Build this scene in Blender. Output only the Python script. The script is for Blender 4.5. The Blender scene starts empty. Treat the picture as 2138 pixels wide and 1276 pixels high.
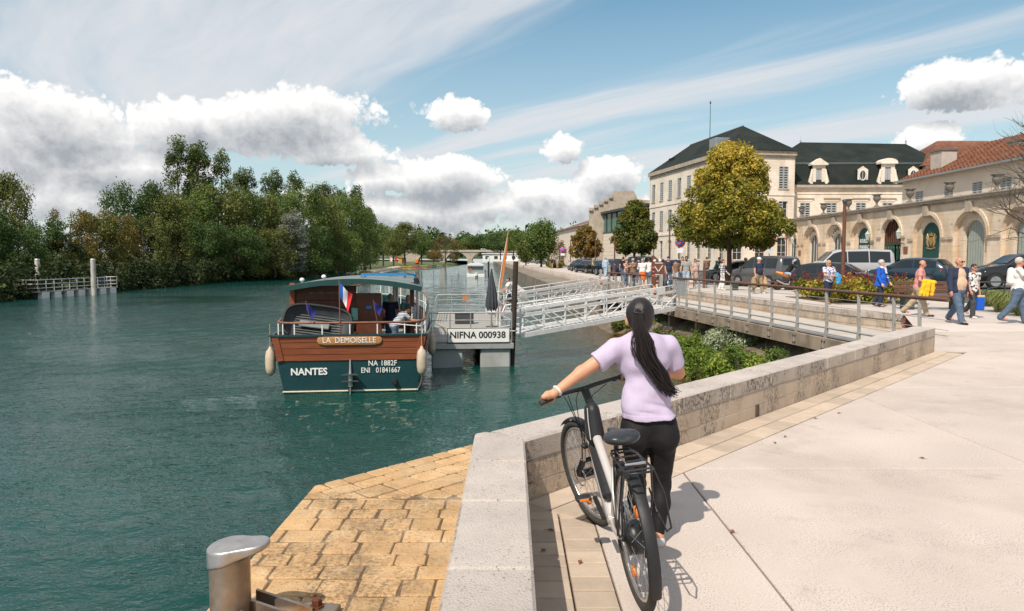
import bpy, bmesh, math, random
import numpy as np
from mathutils import Vector, Matrix
R = math.radians
sc = bpy.context.scene
COL = sc.collection
rnd = random.Random(7)
# ------------------------------------------------------------------ camera
F = 1500.0; PITCH = math.atan(100/1500.0); CAMZ = 1.75
cam_d = bpy.data.cameras.new('camera'); cam = bpy.data.objects.new('camera', cam_d); COL.objects.link(cam)
cam_d.sensor_width = 36; cam_d.lens = 36*F/2138; cam_d.clip_end = 6000; cam_d.clip_start = 0.05
cam.location = (0, 0, CAMZ); cam.rotation_euler = (R(90)-PITCH, 0, 0)
sc.camera = cam
def ray(px, py):
    u = (px-1069)/F; v = -(py-638)/F
    c, s = math.cos(PITCH), math.sin(PITCH)
    return Vector((u, c+v*s, -s+v*c))
def at_z(px, py, z=0.0):
    d = ray(px, py); t = (z-CAMZ)/d.z
    return Vector((d.x*t, d.y*t, z))
def at_y(px, py, Y):
    d = ray(px, py); t = Y/d.y
    return Vector((d.x*t, Y, CAMZ+d.z*t))
# ------------------------------------------------------------------ light
SUN = Vector((-0.42, -0.70, 1.0)).normalized()
EXPOSURE = 0.0
sc.view_settings.view_transform = 'Standard'
try: sc.view_settings.look = 'None'
except Exception: pass
sc.view_settings.exposure = EXPOSURE; sc.view_settings.gamma = 1.0
sc.cycles.use_denoising = True
try: sc.cycles.denoiser = 'OPENIMAGEDENOISE'
except Exception: pass
sc.cycles.max_bounces = 6; sc.cycles.diffuse_bounces = 3; sc.cycles.glossy_bounces = 3
sc.cycles.transmission_bounces = 4; sc.cycles.caustics_reflective = False; sc.cycles.caustics_refractive = False
ld = bpy.data.lights.new('sun', 'SUN'); ld.energy = 5.0; ld.angle = R(0.55); ld.color = (1.0, 0.91, 0.79)
lo = bpy.data.objects.new('sun', ld); COL.objects.link(lo)
lo.rotation_euler = (-SUN).to_track_quat('-Z', 'Y').to_euler()
# world -------------------------------------------------------------
W = bpy.data.worlds.new('World'); sc.world = W; W.use_nodes = True
class NT:
    """tiny node helper"""
    def __init__(s, nt): s.nt = nt
    def n(s, t, **k):
        x = s.nt.nodes.new(t)
        for a, b in k.items(): setattr(x, a, b)
        return x
    def set(s, sock, v):
        if isinstance(v, bpy.types.NodeSocket): s.nt.links.new(v, sock)
        elif v is not None: sock.default_value = v
    def m(s, op, a, b=None, c=None, clamp=False):
        x = s.n('ShaderNodeMath', operation=op, use_clamp=clamp)
        s.set(x.inputs[0], a); s.set(x.inputs[1], b); s.set(x.inputs[2], c)
        return x.outputs[0]
    def vm(s, op, a, b=None, sc_=None):
        x = s.n('ShaderNodeVectorMath', operation=op)
        s.set(x.inputs[0], a); s.set(x.inputs[1], b)
        if sc_ is not None: s.set(x.inputs['Scale'], sc_)
        return x.outputs[0] if op not in ('LENGTH', 'DOT_PRODUCT', 'DISTANCE') else x.outputs['Value']
    def xyz(s, v):
        x = s.n('ShaderNodeSeparateXYZ'); s.set(x.inputs[0], v); return x.outputs
    def comb(s, x, y, z):
        c = s.n('ShaderNodeCombineXYZ'); s.set(c.inputs[0], x); s.set(c.inputs[1], y); s.set(c.inputs[2], z); return c.outputs[0]
    def noise(s, vec, scale, detail=4, rough=.5, dist=0, ntype=None):
        x = s.n('ShaderNodeTexNoise')
        if vec is not None: s.set(x.inputs['Vector'], vec)
        x.inputs['Scale'].default_value = scale; x.inputs['Detail'].default_value = detail
        x.inputs['Roughness'].default_value = rough; x.inputs['Distortion'].default_value = dist
        return x.outputs['Fac']
    def mr(s, v, a, b, c=0.0, d=1.0, smooth=False):
        x = s.n('ShaderNodeMapRange'); x.clamp = True
        if smooth: x.interpolation_type = 'SMOOTHSTEP'
        s.set(x.inputs[0], v)
        for i, q in enumerate((a, b, c, d)): s.set(x.inputs[1+i], q)
        return x.outputs[0]
    def mix(s, f, a, b, blend='MIX'):
        x = s.n('ShaderNodeMix', data_type='RGBA', blend_type=blend)
        s.set(x.inputs[0], f)
        s.set(x.inputs[6], a if isinstance(a, bpy.types.NodeSocket) else (*a[:3], 1))
        s.set(x.inputs[7], b if isinstance(b, bpy.types.NodeSocket) else (*b[:3], 1))
        return x.outputs[2]
def build_world():
    nt = W.node_tree; nt.nodes.clear(); N = NT(nt)
    out = N.n('ShaderNodeOutputWorld'); bg = N.n('ShaderNodeBackground')
    sky = N.n('ShaderNodeTexSky', sky_type='NISHITA'); sky.sun_disc = False
    sky.sun_elevation = math.asin(SUN.z); sky.sun_rotation = math.atan2(SUN.x, SUN.y)
    sky.air_density = 1.0; sky.dust_density = 0.6; sky.ozone_density = 1.3
    geo = N.n('ShaderNodeTexCoord').outputs['Generated']
    x, y, z = N.xyz(geo)
    # spherical coordinates; the cloud layout is mirrored on round the sky, the noise in it does not repeat
    az = N.m('ARCTAN2', x, y); el = N.m('ARCSINE', z)
    azw = N.m('SUBTRACT', N.m('PINGPONG', N.m('ADD', az, .70), 1.40), .70)
    def b(px, py, rx, ry, s=1.0):
        d = ray(px, py); a = math.atan2(d.x, d.y); e = math.atan2(d.z, math.hypot(d.x, d.y))
        return (a, e, rx/1500, ry/1500, s)
    blobs = [b(150,262,140,75), b(20,290,120,95,.9), b(350,266,110,58), b(590,268,165,68), b(650,312,190,36,.9), b(230,345,220,45,.8),
             b(952,238,80,42), b(935,372,130,52,1.1), b(1010,425,130,34,.9), b(800,440,130,34,.8), b(800,368,80,30,.7), b(1130,402,95,32,.75), b(1275,372,80,52), b(2020,180,125,50), b(2060,212,90,24,.7),
             b(1940,288,75,34,.9), b(900,440,220,30,.7), b(1200,425,180,42,.85), b(90,410,220,40,.6), b(1175,308,46,32,.75),
             b(60,385,260,50,.5), b(540,420,260,40,.35), b(900,452,330,38,.6), b(1270,440,190,50,.8), b(740,235,150,40,.35), b(1960,215,60,18,.3), b(30,200,150,30,.35)]
    # density as a node group so that it can be read twice
    g = bpy.data.node_groups.new('cloud_density', 'ShaderNodeTree')
    g.interface.new_socket('A', in_out='INPUT', socket_type='NodeSocketFloat')
    g.interface.new_socket('E', in_out='INPUT', socket_type='NodeSocketFloat')
    g.interface.new_socket('T', in_out='INPUT', socket_type='NodeSocketFloat')
    g.interface.new_socket('D', in_out='OUTPUT', socket_type='NodeSocketFloat'); g.interface.new_socket('S', in_out='OUTPUT', socket_type='NodeSocketFloat')
    G = NT(g); gi = G.n('NodeGroupInput'); go = G.n('NodeGroupOutput')
    ga, ge, gt = gi.outputs['A'], gi.outputs['E'], gi.outputs['T']
    acc = None
    P2 = G.comb(ga, ge, 0.0)
    for (a, e, rx, ry, s) in blobs:
        q = G.n('ShaderNodeVectorMath', operation='MULTIPLY_ADD'); G.set(q.inputs[0], P2)
        q.inputs[1].default_value = (1/rx, 1/ry, 0); q.inputs[2].default_value = (-a/rx, -e/ry, 0)
        r2 = G.vm('DOT_PRODUCT', q.outputs[0], q.outputs[0])
        v = G.m('MULTIPLY_ADD', r2, -s, s)
        acc = v if acc is None else G.m('MAXIMUM', acc, v)
    acc = G.m('MAXIMUM', acc, -1.5)
    vec = G.comb(gt, ge, 0.0)
    n1 = G.noise(vec, 8.0, 5, .56)
    n2 = G.noise(vec, 42.0, 3, .55)
    bil = G.m('ABSOLUTE', G.m('SUBTRACT', n2, .5))
    nn = G.m('ADD', G.m('MULTIPLY', G.m('SUBTRACT', n1, .5), 3.2), G.m('MULTIPLY', G.m('SUBTRACT', bil, .10), 3.0))
    D = G.m('MULTIPLY_ADD', acc, 1.25, nn)
    g.links.new(D, go.inputs['D']); g.links.new(G.m('MULTIPLY_ADD', acc, 1.25, G.m('MULTIPLY', G.m('SUBTRACT', n1, .5), 3.2)), go.inputs['S'])
    def dens(A, E, T):
        q = N.n('ShaderNodeGroup'); q.node_tree = g
        N.set(q.inputs['A'], A); N.set(q.inputs['E'], E); N.set(q.inputs['T'], T); return q.outputs['D'], q.outputs['S']
    d0, s0 = dens(azw, el, az)
    d1, s1 = dens(N.m('SUBTRACT', azw, .007), N.m('ADD', el, .022), N.m('SUBTRACT', az, .007))
    mask = N.mr(d0, -.10, .30, 0, 1, True)
    above = N.mr(s1, -.3, 1.7)                     # cloud between here and the sun
    edge = N.m('MULTIPLY', N.m('SUBTRACT', d0, d1), .24)
    lit = N.m('ADD', N.m('SUBTRACT', .98, N.m('MULTIPLY', above, .84)), edge)
    ccol = N.mix(N.mr(lit, .12, 1.0), (.43, .465, .51), (1.16, 1.14, 1.12))
    # cirrus on a plane high above
    zz = N.m('MAXIMUM', z, .03)
    pxx = N.m('DIVIDE', x, zz); pyy = N.m('DIVIDE', y, zz)
    cs, sn = .57, -.82
    al = N.m('ADD', N.m('MULTIPLY', pxx, cs), N.m('MULTIPLY', pyy, sn))
    ac = N.m('SUBTRACT', N.m('MULTIPLY', pyy, cs), N.m('MULTIPLY', pxx, sn))
    wob = N.noise(N.comb(N.m('MULTIPLY', al, .35), N.m('MULTIPLY', ac, .6), 2.0), 1.0, 3, .5)
    ac2 = N.m('ADD', ac, N.m('MULTIPLY', wob, .9))
    c1 = N.noise(N.comb(N.m('MULTIPLY', al, .11), N.m('MULTIPLY', ac2, .8), 3.3), 1.0, 5, .55)
    c2 = N.noise(N.comb(N.m('MULTIPLY', al, .9), N.m('MULTIPLY', ac2, 5.0), 1.0), 1.0, 6, .6)
    cir = N.m('MULTIPLY', N.mr(c1, .425, .61, 0, 1, True), N.mr(c2, .1, .65, .55, 1))
    cir = N.m('MULTIPLY', cir, .92)
    veil = N.mr(el, .0, .36, .80, .08)
    cir = N.m('MULTIPLY', cir, N.mr(el, .05, .12))
    skyc = N.vm('SCALE', sky.outputs[0], None, .125)
    # thin air pales and greys the blue a little everywhere, most of all low down
    base = N.mix(veil, N.mix(1.0, skyc, (1.10, 1.24, 1.10), 'MULTIPLY'), (.76, .81, .86))
    hue = N.n('ShaderNodeHueSaturation'); hue.inputs['Hue'].default_value = .497; hue.inputs['Saturation'].default_value = 1.24; hue.inputs['Value'].default_value = 1.0
    nt.links.new(base, hue.inputs['Color'])
    withcir = N.mix(cir, hue.outputs[0], (.86, .87, .90))
    allc = N.mix(N.m('MULTIPLY', mask, .97), withcir, ccol)
    N.set(bg.inputs['Color'], allc)
    bg.inputs['Strength'].default_value = .9
    nt.links.new(bg.outputs[0], out.inputs[0])
    try: W.cycles.sampling_method = 'NONE'
    except Exception: pass
build_world()
# ------------------------------------------------------------------ object helpers
def link(o, parent=None):
    COL.objects.link(o)
    if parent is not None: o.parent = parent
    return o
def tag(o, label=None, cat=None, group=None, kind=None):
    if label: o['label'] = label
    if cat: o['category'] = cat
    if group: o['group'] = group
    if kind: o['kind'] = kind
    return o
def thing(name, label, cat, loc=(0,0,0), rz=0.0, group=None):
    o = bpy.data.objects.new(name, None); o.empty_display_size = .2
    link(o); o.location = loc; o.rotation_euler = (0, 0, rz)
    return tag(o, label, cat, group)
def obj(name, me, parent=None, loc=None, rot=None, scale=None):
    o = bpy.data.objects.new(name, me); link(o, parent)
    if loc is not None: o.location = loc
    if rot is not None: o.rotation_euler = rot
    if scale is not None: o.scale = scale
    return o
def copy_tree(o, parent=None):
    c = o.copy(); COL.objects.link(c); c.parent = parent
    for ch in list(o.children): copy_tree(ch, c)
    return c
class MB:
    """collects shapes into one mesh"""
    def __init__(s): s.v = []; s.f = []; s.mi = []; s.sm = []
    def add(s, vs, fs, mi=0, smooth=False, M=None):
        b = len(s.v)
        if M is not None: vs = [M @ Vector(v) for v in vs]
        s.v += [tuple(v) for v in vs]
        for f in fs: s.f.append(tuple(b+i for i in f)); s.mi.append(mi); s.sm.append(smooth)
        return s
    def box(s, c, d, mi=0, M=None, bev=0.0, rz=0.0):
        x, y, z = d[0]/2, d[1]/2, d[2]/2
        if bev <= 0:
            vs = [(sx*x, sy*y, sz*z) for sz in (-1,1) for sy in (-1,1) for sx in (-1,1)]
            fs = [(0,2,3,1),(4,5,7,6),(0,1,5,4),(2,6,7,3),(0,4,6,2),(1,3,7,5)]
        else:
            b = min(bev, x*.9, y*.9, z*.9)
            vs = []; ids = {}
            for sx in (-1,1):
                for sy in (-1,1):
                    for sz in (-1,1):
                        for ax in range(3):
                            p = [sx*(x-b), sy*(y-b), sz*(z-b)]; p[ax] = (sx*x, sy*y, sz*z)[ax]
                            ids[(sx,sy,sz,ax)] = len(vs); vs.append(tuple(p))
            fs = []
            for ax in range(3):
                o1, o2 = [a for a in range(3) if a != ax]
                for sg in (-1,1):
                    q = []
                    for (a, b2) in ((-1,-1),(1,-1),(1,1),(-1,1)):
                        k = [0,0,0]; k[ax] = sg; k[o1] = a; k[o2] = b2; q.append(ids[(*k, ax)])
                    flip = (sg < 0) ^ (ax == 1)
                    fs.append(tuple(reversed(q)) if flip else tuple(q))
            for ax in range(3):
                o1, o2 = [a for a in range(3) if a != ax]
                for a in (-1,1):
                    for b2 in (-1,1):
                        k0 = [0,0,0]; k0[o1] = a; k0[o2] = b2; k1 = list(k0); k0[ax] = -1; k1[ax] = 1
                        fs.append((ids[(*k0,o1)], ids[(*k1,o1)], ids[(*k1,o2)], ids[(*k0,o2)]))
            for sx in (-1,1):
                for sy in (-1,1):
                    for sz in (-1,1): fs.append((ids[(sx,sy,sz,0)], ids[(sx,sy,sz,1)], ids[(sx,sy,sz,2)]))
        T = Matrix.Translation(c) @ Matrix.Rotation(rz, 4, 'Z')
        return s.add(vs, fs, mi, False, (M @ T) if M is not None else T)
    def bar(s, a, b, w, h, mi=0, up=(0,0,1), M=None, bev=0.0):
        """rectangular bar from a to b, w sideways, h along up"""
        a, b = Vector(a), Vector(b); d = b-a; L = d.length; d.normalize()
        up = Vector(up)
        if abs(d.dot(up)) > .98: up = Vector((0,1,0))
        sx = d.cross(up).normalized(); uz = sx.cross(d).normalized()
        T = Matrix((( sx.x, d.x, uz.x, (a.x+b.x)/2), (sx.y, d.y, uz.y, (a.y+b.y)/2), (sx.z, d.z, uz.z, (a.z+b.z)/2), (0,0,0,1)))
        return s.box((0,0,0), (w, L, h), mi, (M @ T) if M is not None else T, bev)
    def tube(s, pts, r, n=8, mi=0, cap=True, M=None, closed=False, squash=None):
        pts = [Vector(p) for p in pts]; k = len(pts)
        rs = r if hasattr(r, '__len__') else [r]*k
        vs = []; fs = []; prev = None
        for i, p in enumerate(pts):
            if closed: t = (pts[(i+1) % k]-pts[i-1])
            else: t = pts[min(i+1, k-1)]-pts[max(i-1, 0)]
            t.normalize()
            if prev is None:
                a = Vector((0,0,1)) if abs(t.z) < .9 else Vector((1,0,0))
                nx = t.cross(a).normalized()
            else:
                nx = (prev - t*prev.dot(t)).normalized()
            prev = nx; ny = t.cross(nx)
            for j in range(n):
                an = 2*math.pi*j/n
                vs.append(p + nx*(rs[i]*math.cos(an)) + ny*(rs[i]*math.sin(an)*(squash or 1)))
        for i in range(k if closed else k-1):
            for j in range(n):
                i2 = (i+1) % k; j2 = (j+1) % n
                fs.append((i*n+j, i*n+j2, i2*n+j2, i2*n+j))
        s.add(vs, fs, mi, n > 4, M)
        if cap and not closed:
            s.add(vs[:n], [tuple(range(n-1,-1,-1))], mi, False, M); s.add(vs[-n:], [tuple(range(n))], mi, False, M)
        return s
    def lathe(s, prof, n=16, mi=0, M=None, smooth=True, cap=True):
        """prof: (r, z) pairs"""
        vs = []; fs = []; k = len(prof)
        for (r, z) in prof:
            for j in range(n):
                a = 2*math.pi*j/n; vs.append((r*math.cos(a), r*math.sin(a), z))
        for i in range(k-1):
            for j in range(n):
                j2 = (j+1) % n; fs.append((i*n+j, i*n+j2, (i+1)*n+j2, (i+1)*n+j))
        s.add(vs, fs, mi, smooth, M)
        if cap:
            if prof[0][0] > 1e-4: s.add(vs[:n], [tuple(range(n-1,-1,-1))], mi, False, M)
            if prof[-1][0] > 1e-4: s.add(vs[-n:], [tuple(range(n))], mi, False, M)
        return s
    def prism(s, poly, h0, h1, mi=0, M=None, inset=0.0):
        """poly of (x,y) counter-clockwise, from z=h0 to h1; inset bevels the top edge"""
        n = len(poly); vs = [(x, y, h0) for x, y in poly]
        if inset > 0:
            cx = sum(p[0] for p in poly)/n; cy = sum(p[1] for p in poly)/n
            vs += [(x, y, h1-inset) for x, y in poly]
            for i in range(n):
                p0, p, p1 = Vector(poly[i-1]), Vector(poly[i]), Vector(poly[(i+1) % n])
                e0 = (p-p0).normalized(); e1 = (p1-p).normalized()
                n0 = Vector((-e0.y, e0.x)); n1 = Vector((-e1.y, e1.x)); q = (n0+n1)
                q = q/max(.3, 1+n0.dot(n1))
                w = p+q*inset; vs.append((w.x, w.y, h1))
            L = 3
        else:
            vs += [(x, y, h1) for x, y in poly]; L = 2
        fs = [tuple(range(n-1,-1,-1)), tuple((L-1)*n+i for i in range(n))]
        for l in range(L-1):
            for i in range(n):
                j = (i+1) % n; fs.append((l*n+i, l*n+j, (l+1)*n+j, (l+1)*n+i))
        return s.add(vs, fs, mi, False, M)
    def sheet(s, rows, mi=0, M=None, smooth=True, closed=False):
        """rows of points: a grid surface"""
        k = len(rows); n = len(rows[0]); vs = [p for r in rows for p in r]; fs = []
        for i in range(k-1):
            for j in range(n if closed else n-1):
                j2 = (j+1) % n; fs.append((i*n+j, i*n+j2, (i+1)*n+j2, (i+1)*n+j))
        return s.add(vs, fs, mi, smooth, M)
    def mesh(s, name, mats):
        me = bpy.data.meshes.new(name); me.from_pydata(s.v, [], s.f)
        if not isinstance(mats, (list, tuple)): mats = [mats]
        for m in mats: me.materials.append(m)
        me.polygons.foreach_set('material_index', s.mi); me.polygons.foreach_set('use_smooth', s.sm)
        me.update(); return me
    def build(s, name, mats, parent=None, loc=None, rot=None):
        return obj(name, s.mesh(name, mats), parent, loc, rot)
def np_mesh(name, V, Q, mats, smooth=True, mi=None):
    me = bpy.data.meshes.new(name); k = Q.shape[1]
    me.vertices.add(len(V)); me.vertices.foreach_set('co', np.ascontiguousarray(V, np.float32).ravel())
    me.loops.add(Q.size); me.loops.foreach_set('vertex_index', np.ascontiguousarray(Q, np.int32).ravel())
    me.polygons.add(len(Q)); me.polygons.foreach_set('loop_start', np.arange(0, Q.size, k, dtype=np.int32))
    me.polygons.foreach_set('loop_total', np.full(len(Q), k, np.int32))
    if not isinstance(mats, (list, tuple)): mats = [mats]
    for m in mats: me.materials.append(m)
    if mi is not None: me.polygons.foreach_set('material_index', np.ascontiguousarray(mi, np.int32))
    me.polygons.foreach_set('use_smooth', np.full(len(Q), smooth, bool))
    me.update(calc_edges=True); me.validate(); return me
def text_mesh(txt, size, mat, depth=.004, sx=1.0, bold=0.0, align='CENTER'):
    c = bpy.data.curves.new('lettering', 'FONT'); c.body = txt; c.size = size; c.align_x = align; c.align_y = 'CENTER'
    c.extrude = depth; c.offset = bold; c.resolution_u = 3
    o = bpy.data.objects.new('lettering', c); COL.objects.link(o)
    dg = bpy.context.evaluated_depsgraph_get(); me = bpy.data.meshes.new_from_object(o.evaluated_get(dg))
    bpy.data.objects.remove(o); bpy.data.curves.remove(c)
    me.materials.clear(); me.materials.append(mat); me.name = 'lettering'
    if sx != 1.0: me.transform(Matrix.Diagonal((sx, 1, 1, 1)))
    return me
# ------------------------------------------------------------------ materials
MATS = {}
def mk(name, c, r=.75, m=0.0, v=.14, s=3.0, b=0.0, bs=60.0, stain=None, rndv=0.0, spec=.4, coat=0.0, c2=None, c2s=1.2, emit=None, vec_scale=None, obj_space=False, sheen=0):
    """procedural material: colour c broken up by noise, optional second colour, stain, bump and per-object variation"""
    if name in MATS: return MATS[name]
    ma = bpy.data.materials.new(name); ma.use_nodes = True; nt = ma.node_tree; nt.nodes.clear(); N = NT(nt)
    out = N.n('ShaderNodeOutputMaterial'); p = N.n('ShaderNodeBsdfPrincipled')
    nt.links.new(p.outputs[0], out.inputs[0])
    pos = N.n('ShaderNodeTexCoord').outputs['Object'] if obj_space else N.n('ShaderNodeNewGeometry').outputs['Position']
    if vec_scale: pos = N.vm('MULTIPLY', pos, vec_scale)
    n1 = N.noise(pos, s, 6, .6)
    f = N.mr(n1, .25, .75, 1-v, 1+v)
    col = N.mix(1.0, c, N.comb(f, f, f), 'MULTIPLY')
    if c2: col = N.mix(N.mr(N.noise(pos, c2s, 6, .62, .4), .46, .66, 0, 1, True), col, c2)
    if stain:
        sc_, amt, ss = stain
        nz = N.noise(pos, ss, 8, .68, .3)
        col = N.mix(N.mr(nz, .56, .72, 0, amt, True), col, sc_)
    if rndv:
        oi = N.n('ShaderNodeObjectInfo').outputs['Random']
        g = N.mr(oi, 0, 1, 1-rndv, 1+rndv); col = N.mix(1.0, col, N.comb(g, g, g), 'MULTIPLY')
    N.set(p.inputs['Base Color'], col)
    rr = N.mr(N.noise(pos, s*2.3, 3), .3, .7, max(.02, r-.08), min(1, r+.08)); N.set(p.inputs['Roughness'], rr)
    p.inputs['Metallic'].default_value = m; p.inputs['Specular IOR Level'].default_value = spec
    p.inputs['Coat Weight'].default_value = coat
    if sheen: p.inputs['Sheen Weight'].default_value = sheen
    if emit: p.inputs['Emission Color'].default_value = (*emit[:3], 1); p.inputs['Emission Strength'].default_value = emit[3]
    if b:
        bp = N.n('ShaderNodeBump'); bp.inputs['Strength'].default_value = b; bp.inputs['Distance'].default_value = .02
        N.set(bp.inputs['Height'], N.noise(pos, bs, 5, .6)); nt.links.new(bp.outputs[0], p.inputs['Normal'])
    MATS[name] = ma; return ma
def srgb(r, g, b):
    f = lambda q: (q/255/12.92) if q/255 <= .04045 else ((q/255+.055)/1.055)**2.4
    return (f(r), f(g), f(b))
# ------------------------------------------------------------------ signed-distance mesher (bodies, clothes, soft things)
def s_cone(a, b, ra, rb):
    a = np.array(a, np.float32); b = np.array(b, np.float32); ab = b-a; L2 = max(float(ab@ab), 1e-9)
    def f(P):
        t = np.clip(((P-a)@ab)/L2, 0, 1); d = P-a-t[:, None]*ab
        return np.sqrt((d*d).sum(1)) - (ra+(rb-ra)*t)
    f.bb = (np.minimum(a, b)-max(ra, rb), np.maximum(a, b)+max(ra, rb)); return f
def s_ell(c, r, rot=None):
    c = np.array(c, np.float32); r = np.array(r, np.float32)
    Mx = None if rot is None else np.array(rot.to_3x3(), np.float32)
    def f(P):
        q = P-c
        if Mx is not None: q = q@Mx
        k0 = np.sqrt(((q/r)**2).sum(1)); k1 = np.sqrt(((q/(r*r))**2).sum(1))
        return k0*(k0-1)/np.maximum(k1, 1e-6)
    m = float(max(r)); f.bb = (c-m, c+m); return f
def s_flat(a, b, ra, rb, axis, k):
    """cone flattened: distances along `axis` count k times"""
    ax = np.array(axis, np.float32); ax /= np.linalg.norm(ax); a_, b_ = np.array(a, np.float32), np.array(b, np.float32)
    T = np.eye(3, dtype=np.float32)+(k-1)*np.outer(ax, ax); g = s_cone(a_@T, b_@T, ra, rb)
    def f(P): return g(P@T)/max(1, k*.85)
    m = max(ra, rb); f.bb = (np.minimum(a_, b_)-m, np.maximum(a_, b_)+m); return f
def smin(a, b, k):
    h = np.clip(.5+.5*(b-a)/k, 0, 1); return b+(a-b)*h-k*h*(1-h)
def s_union(fs, k=.03):
    def f(P):
        d = fs[0](P)
        for g in fs[1:]: d = smin(d, g(P), k)
        return d
    f.bb = (np.min([g.bb[0] for g in fs], 0), np.max([g.bb[1] for g in fs], 0)); return f
def s_cut(f0, planes, k=.006):
    """keep the side where n.p < d for each (n, d)"""
    pl = [(np.array(n, np.float32)/np.linalg.norm(n), d) for n, d in planes]
    def f(P):
        d = f0(P)
        for n, o in pl: d = -smin(-d, -(P@n-o), k)
        return d
    f.bb = f0.bb; return f
def s_sub(f0, f1):
    def f(P): return np.maximum(f0(P), -f1(P))
    f.bb = f0.bb; return f
def s_infl(f0, r):
    def f(P): return f0(P)-r
    f.bb = (f0.bb[0]-r, f0.bb[1]+r); return f
def wob(f0, amp, fr, seed=0, stretch=(1,1,1)):
    rs = np.random.RandomState(seed); K = (rs.randn(7, 3)*fr*np.array(stretch)).astype(np.float32); ph = (rs.rand(7)*6.28).astype(np.float32)
    def f(P): return f0(P)+amp*np.sin(P@K.T+ph).mean(1)*1.6
    f.bb = (f0.bb[0]-amp, f0.bb[1]+amp); return f
def sdf_mesh(f, h):
    lo = np.array(f.bb[0])-2.5*h; hi = np.array(f.bb[1])+2.5*h
    C = 4; n = np.ceil((hi-lo)/(h*C)).astype(int)+1; fine = n*C+1
    ax = [lo[i]+np.arange(n[i]+1)*h*C for i in range(3)]
    Gc = np.stack(np.meshgrid(*ax, indexing='ij'), -1).reshape(-1, 3).astype(np.float32)
    fc = f(Gc).reshape(n+1)
    near = np.abs(fc) < h*C*1.9
    cell = np.zeros(n, bool)
    for dx in (0,1):
        for dy in (0,1):
            for dz in (0,1): cell |= near[dx:n[0]+dx, dy:n[1]+dy, dz:n[2]+dz]
    val = np.repeat(np.repeat(np.repeat(fc[:-1,:-1,:-1], C, 0), C, 1), C, 2)
    val = np.pad(val, ((0,1),)*3, mode='edge').astype(np.float32)
    mk_ = np.zeros(fine, bool)
    ci = np.repeat(np.repeat(np.repeat(cell, C, 0), C, 1), C, 2); mk_[:-1,:-1,:-1] |= ci; mk_[1:,1:,1:] |= ci
    mk_[1:,:-1,:-1] |= ci; mk_[:-1,1:,:-1] |= ci; mk_[:-1,:-1,1:] |= ci; mk_[1:,1:,:-1] |= ci; mk_[1:,:-1,1:] |= ci; mk_[:-1,1:,1:] |= ci
    idx = np.argwhere(mk_); val[mk_] = f((lo+idx*h).astype(np.float32))
    S = val < 0
    nx, ny, nz = [q-1 for q in val.shape]
    cnt = np.zeros((nx, ny, nz), np.int8)
    for dx in (0,1):
        for dy in (0,1):
            for dz in (0,1): cnt += S[dx:nx+dx, dy:ny+dy, dz:nz+dz]
    act = (cnt > 0) & (cnt < 8); ids = np.full((nx, ny, nz), -1, np.int64); ac = np.argwhere(act); ids[act] = np.arange(len(ac))
    P = np.zeros((len(ac), 3)); w = np.zeros(len(ac))
    I, J, K = ac.T
    cr = [(a, b, c) for a in (0,1) for b in (0,1) for c in (0,1)]
    for a in cr:
        for ax_ in range(3):
            if a[ax_]: continue
            b = list(a); b[ax_] = 1
            va = val[I+a[0], J+a[1], K+a[2]]; vb = val[I+b[0], J+b[1], K+b[2]]
            x = (va < 0) != (vb < 0); t = np.where(x, va/np.where(x, va-vb, 1), 0)
            for q in range(3): P[:, q] += x*(a[q]+(t if q == ax_ else 0))
            w += x
    V = lo+(ac+P/w[:, None])*h
    quads = []
    for ax_ in range(3):
        o1, o2 = [(1,2),(2,0),(0,1)][ax_]
        sl0 = [slice(None)]*3; sl1 = [slice(None)]*3; sl0[ax_] = slice(0,-1); sl1[ax_] = slice(1,None)
        ch = S[tuple(sl0)] != S[tuple(sl1)]; e = np.argwhere(ch)
        e = e[(e[:, o1] > 0) & (e[:, o2] > 0) & (e[:, o1] < (nx,ny,nz)[o1]) & (e[:, o2] < (nx,ny,nz)[o2])]
        if not len(e): continue
        def g(d1, d2):
            q = e.copy(); q[:, o1] -= d1; q[:, o2] -= d2; return ids[q[:,0], q[:,1], q[:,2]]
        q = np.stack([g(1,1), g(0,1), g(0,0), g(1,0)], 1)
        fl = S[e[:,0], e[:,1], e[:,2]]
        q[~fl] = q[~fl][:, ::-1]
        quads.append(q[(q >= 0).all(1)])
    return V, np.concatenate(quads)
def sdf_obj(name, f, h, mat, parent=None, loc=None, rot=None):
    V, Q = sdf_mesh(f, h)
    return obj(name, np_mesh(name, V, Q, mat), parent, loc, rot)
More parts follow.
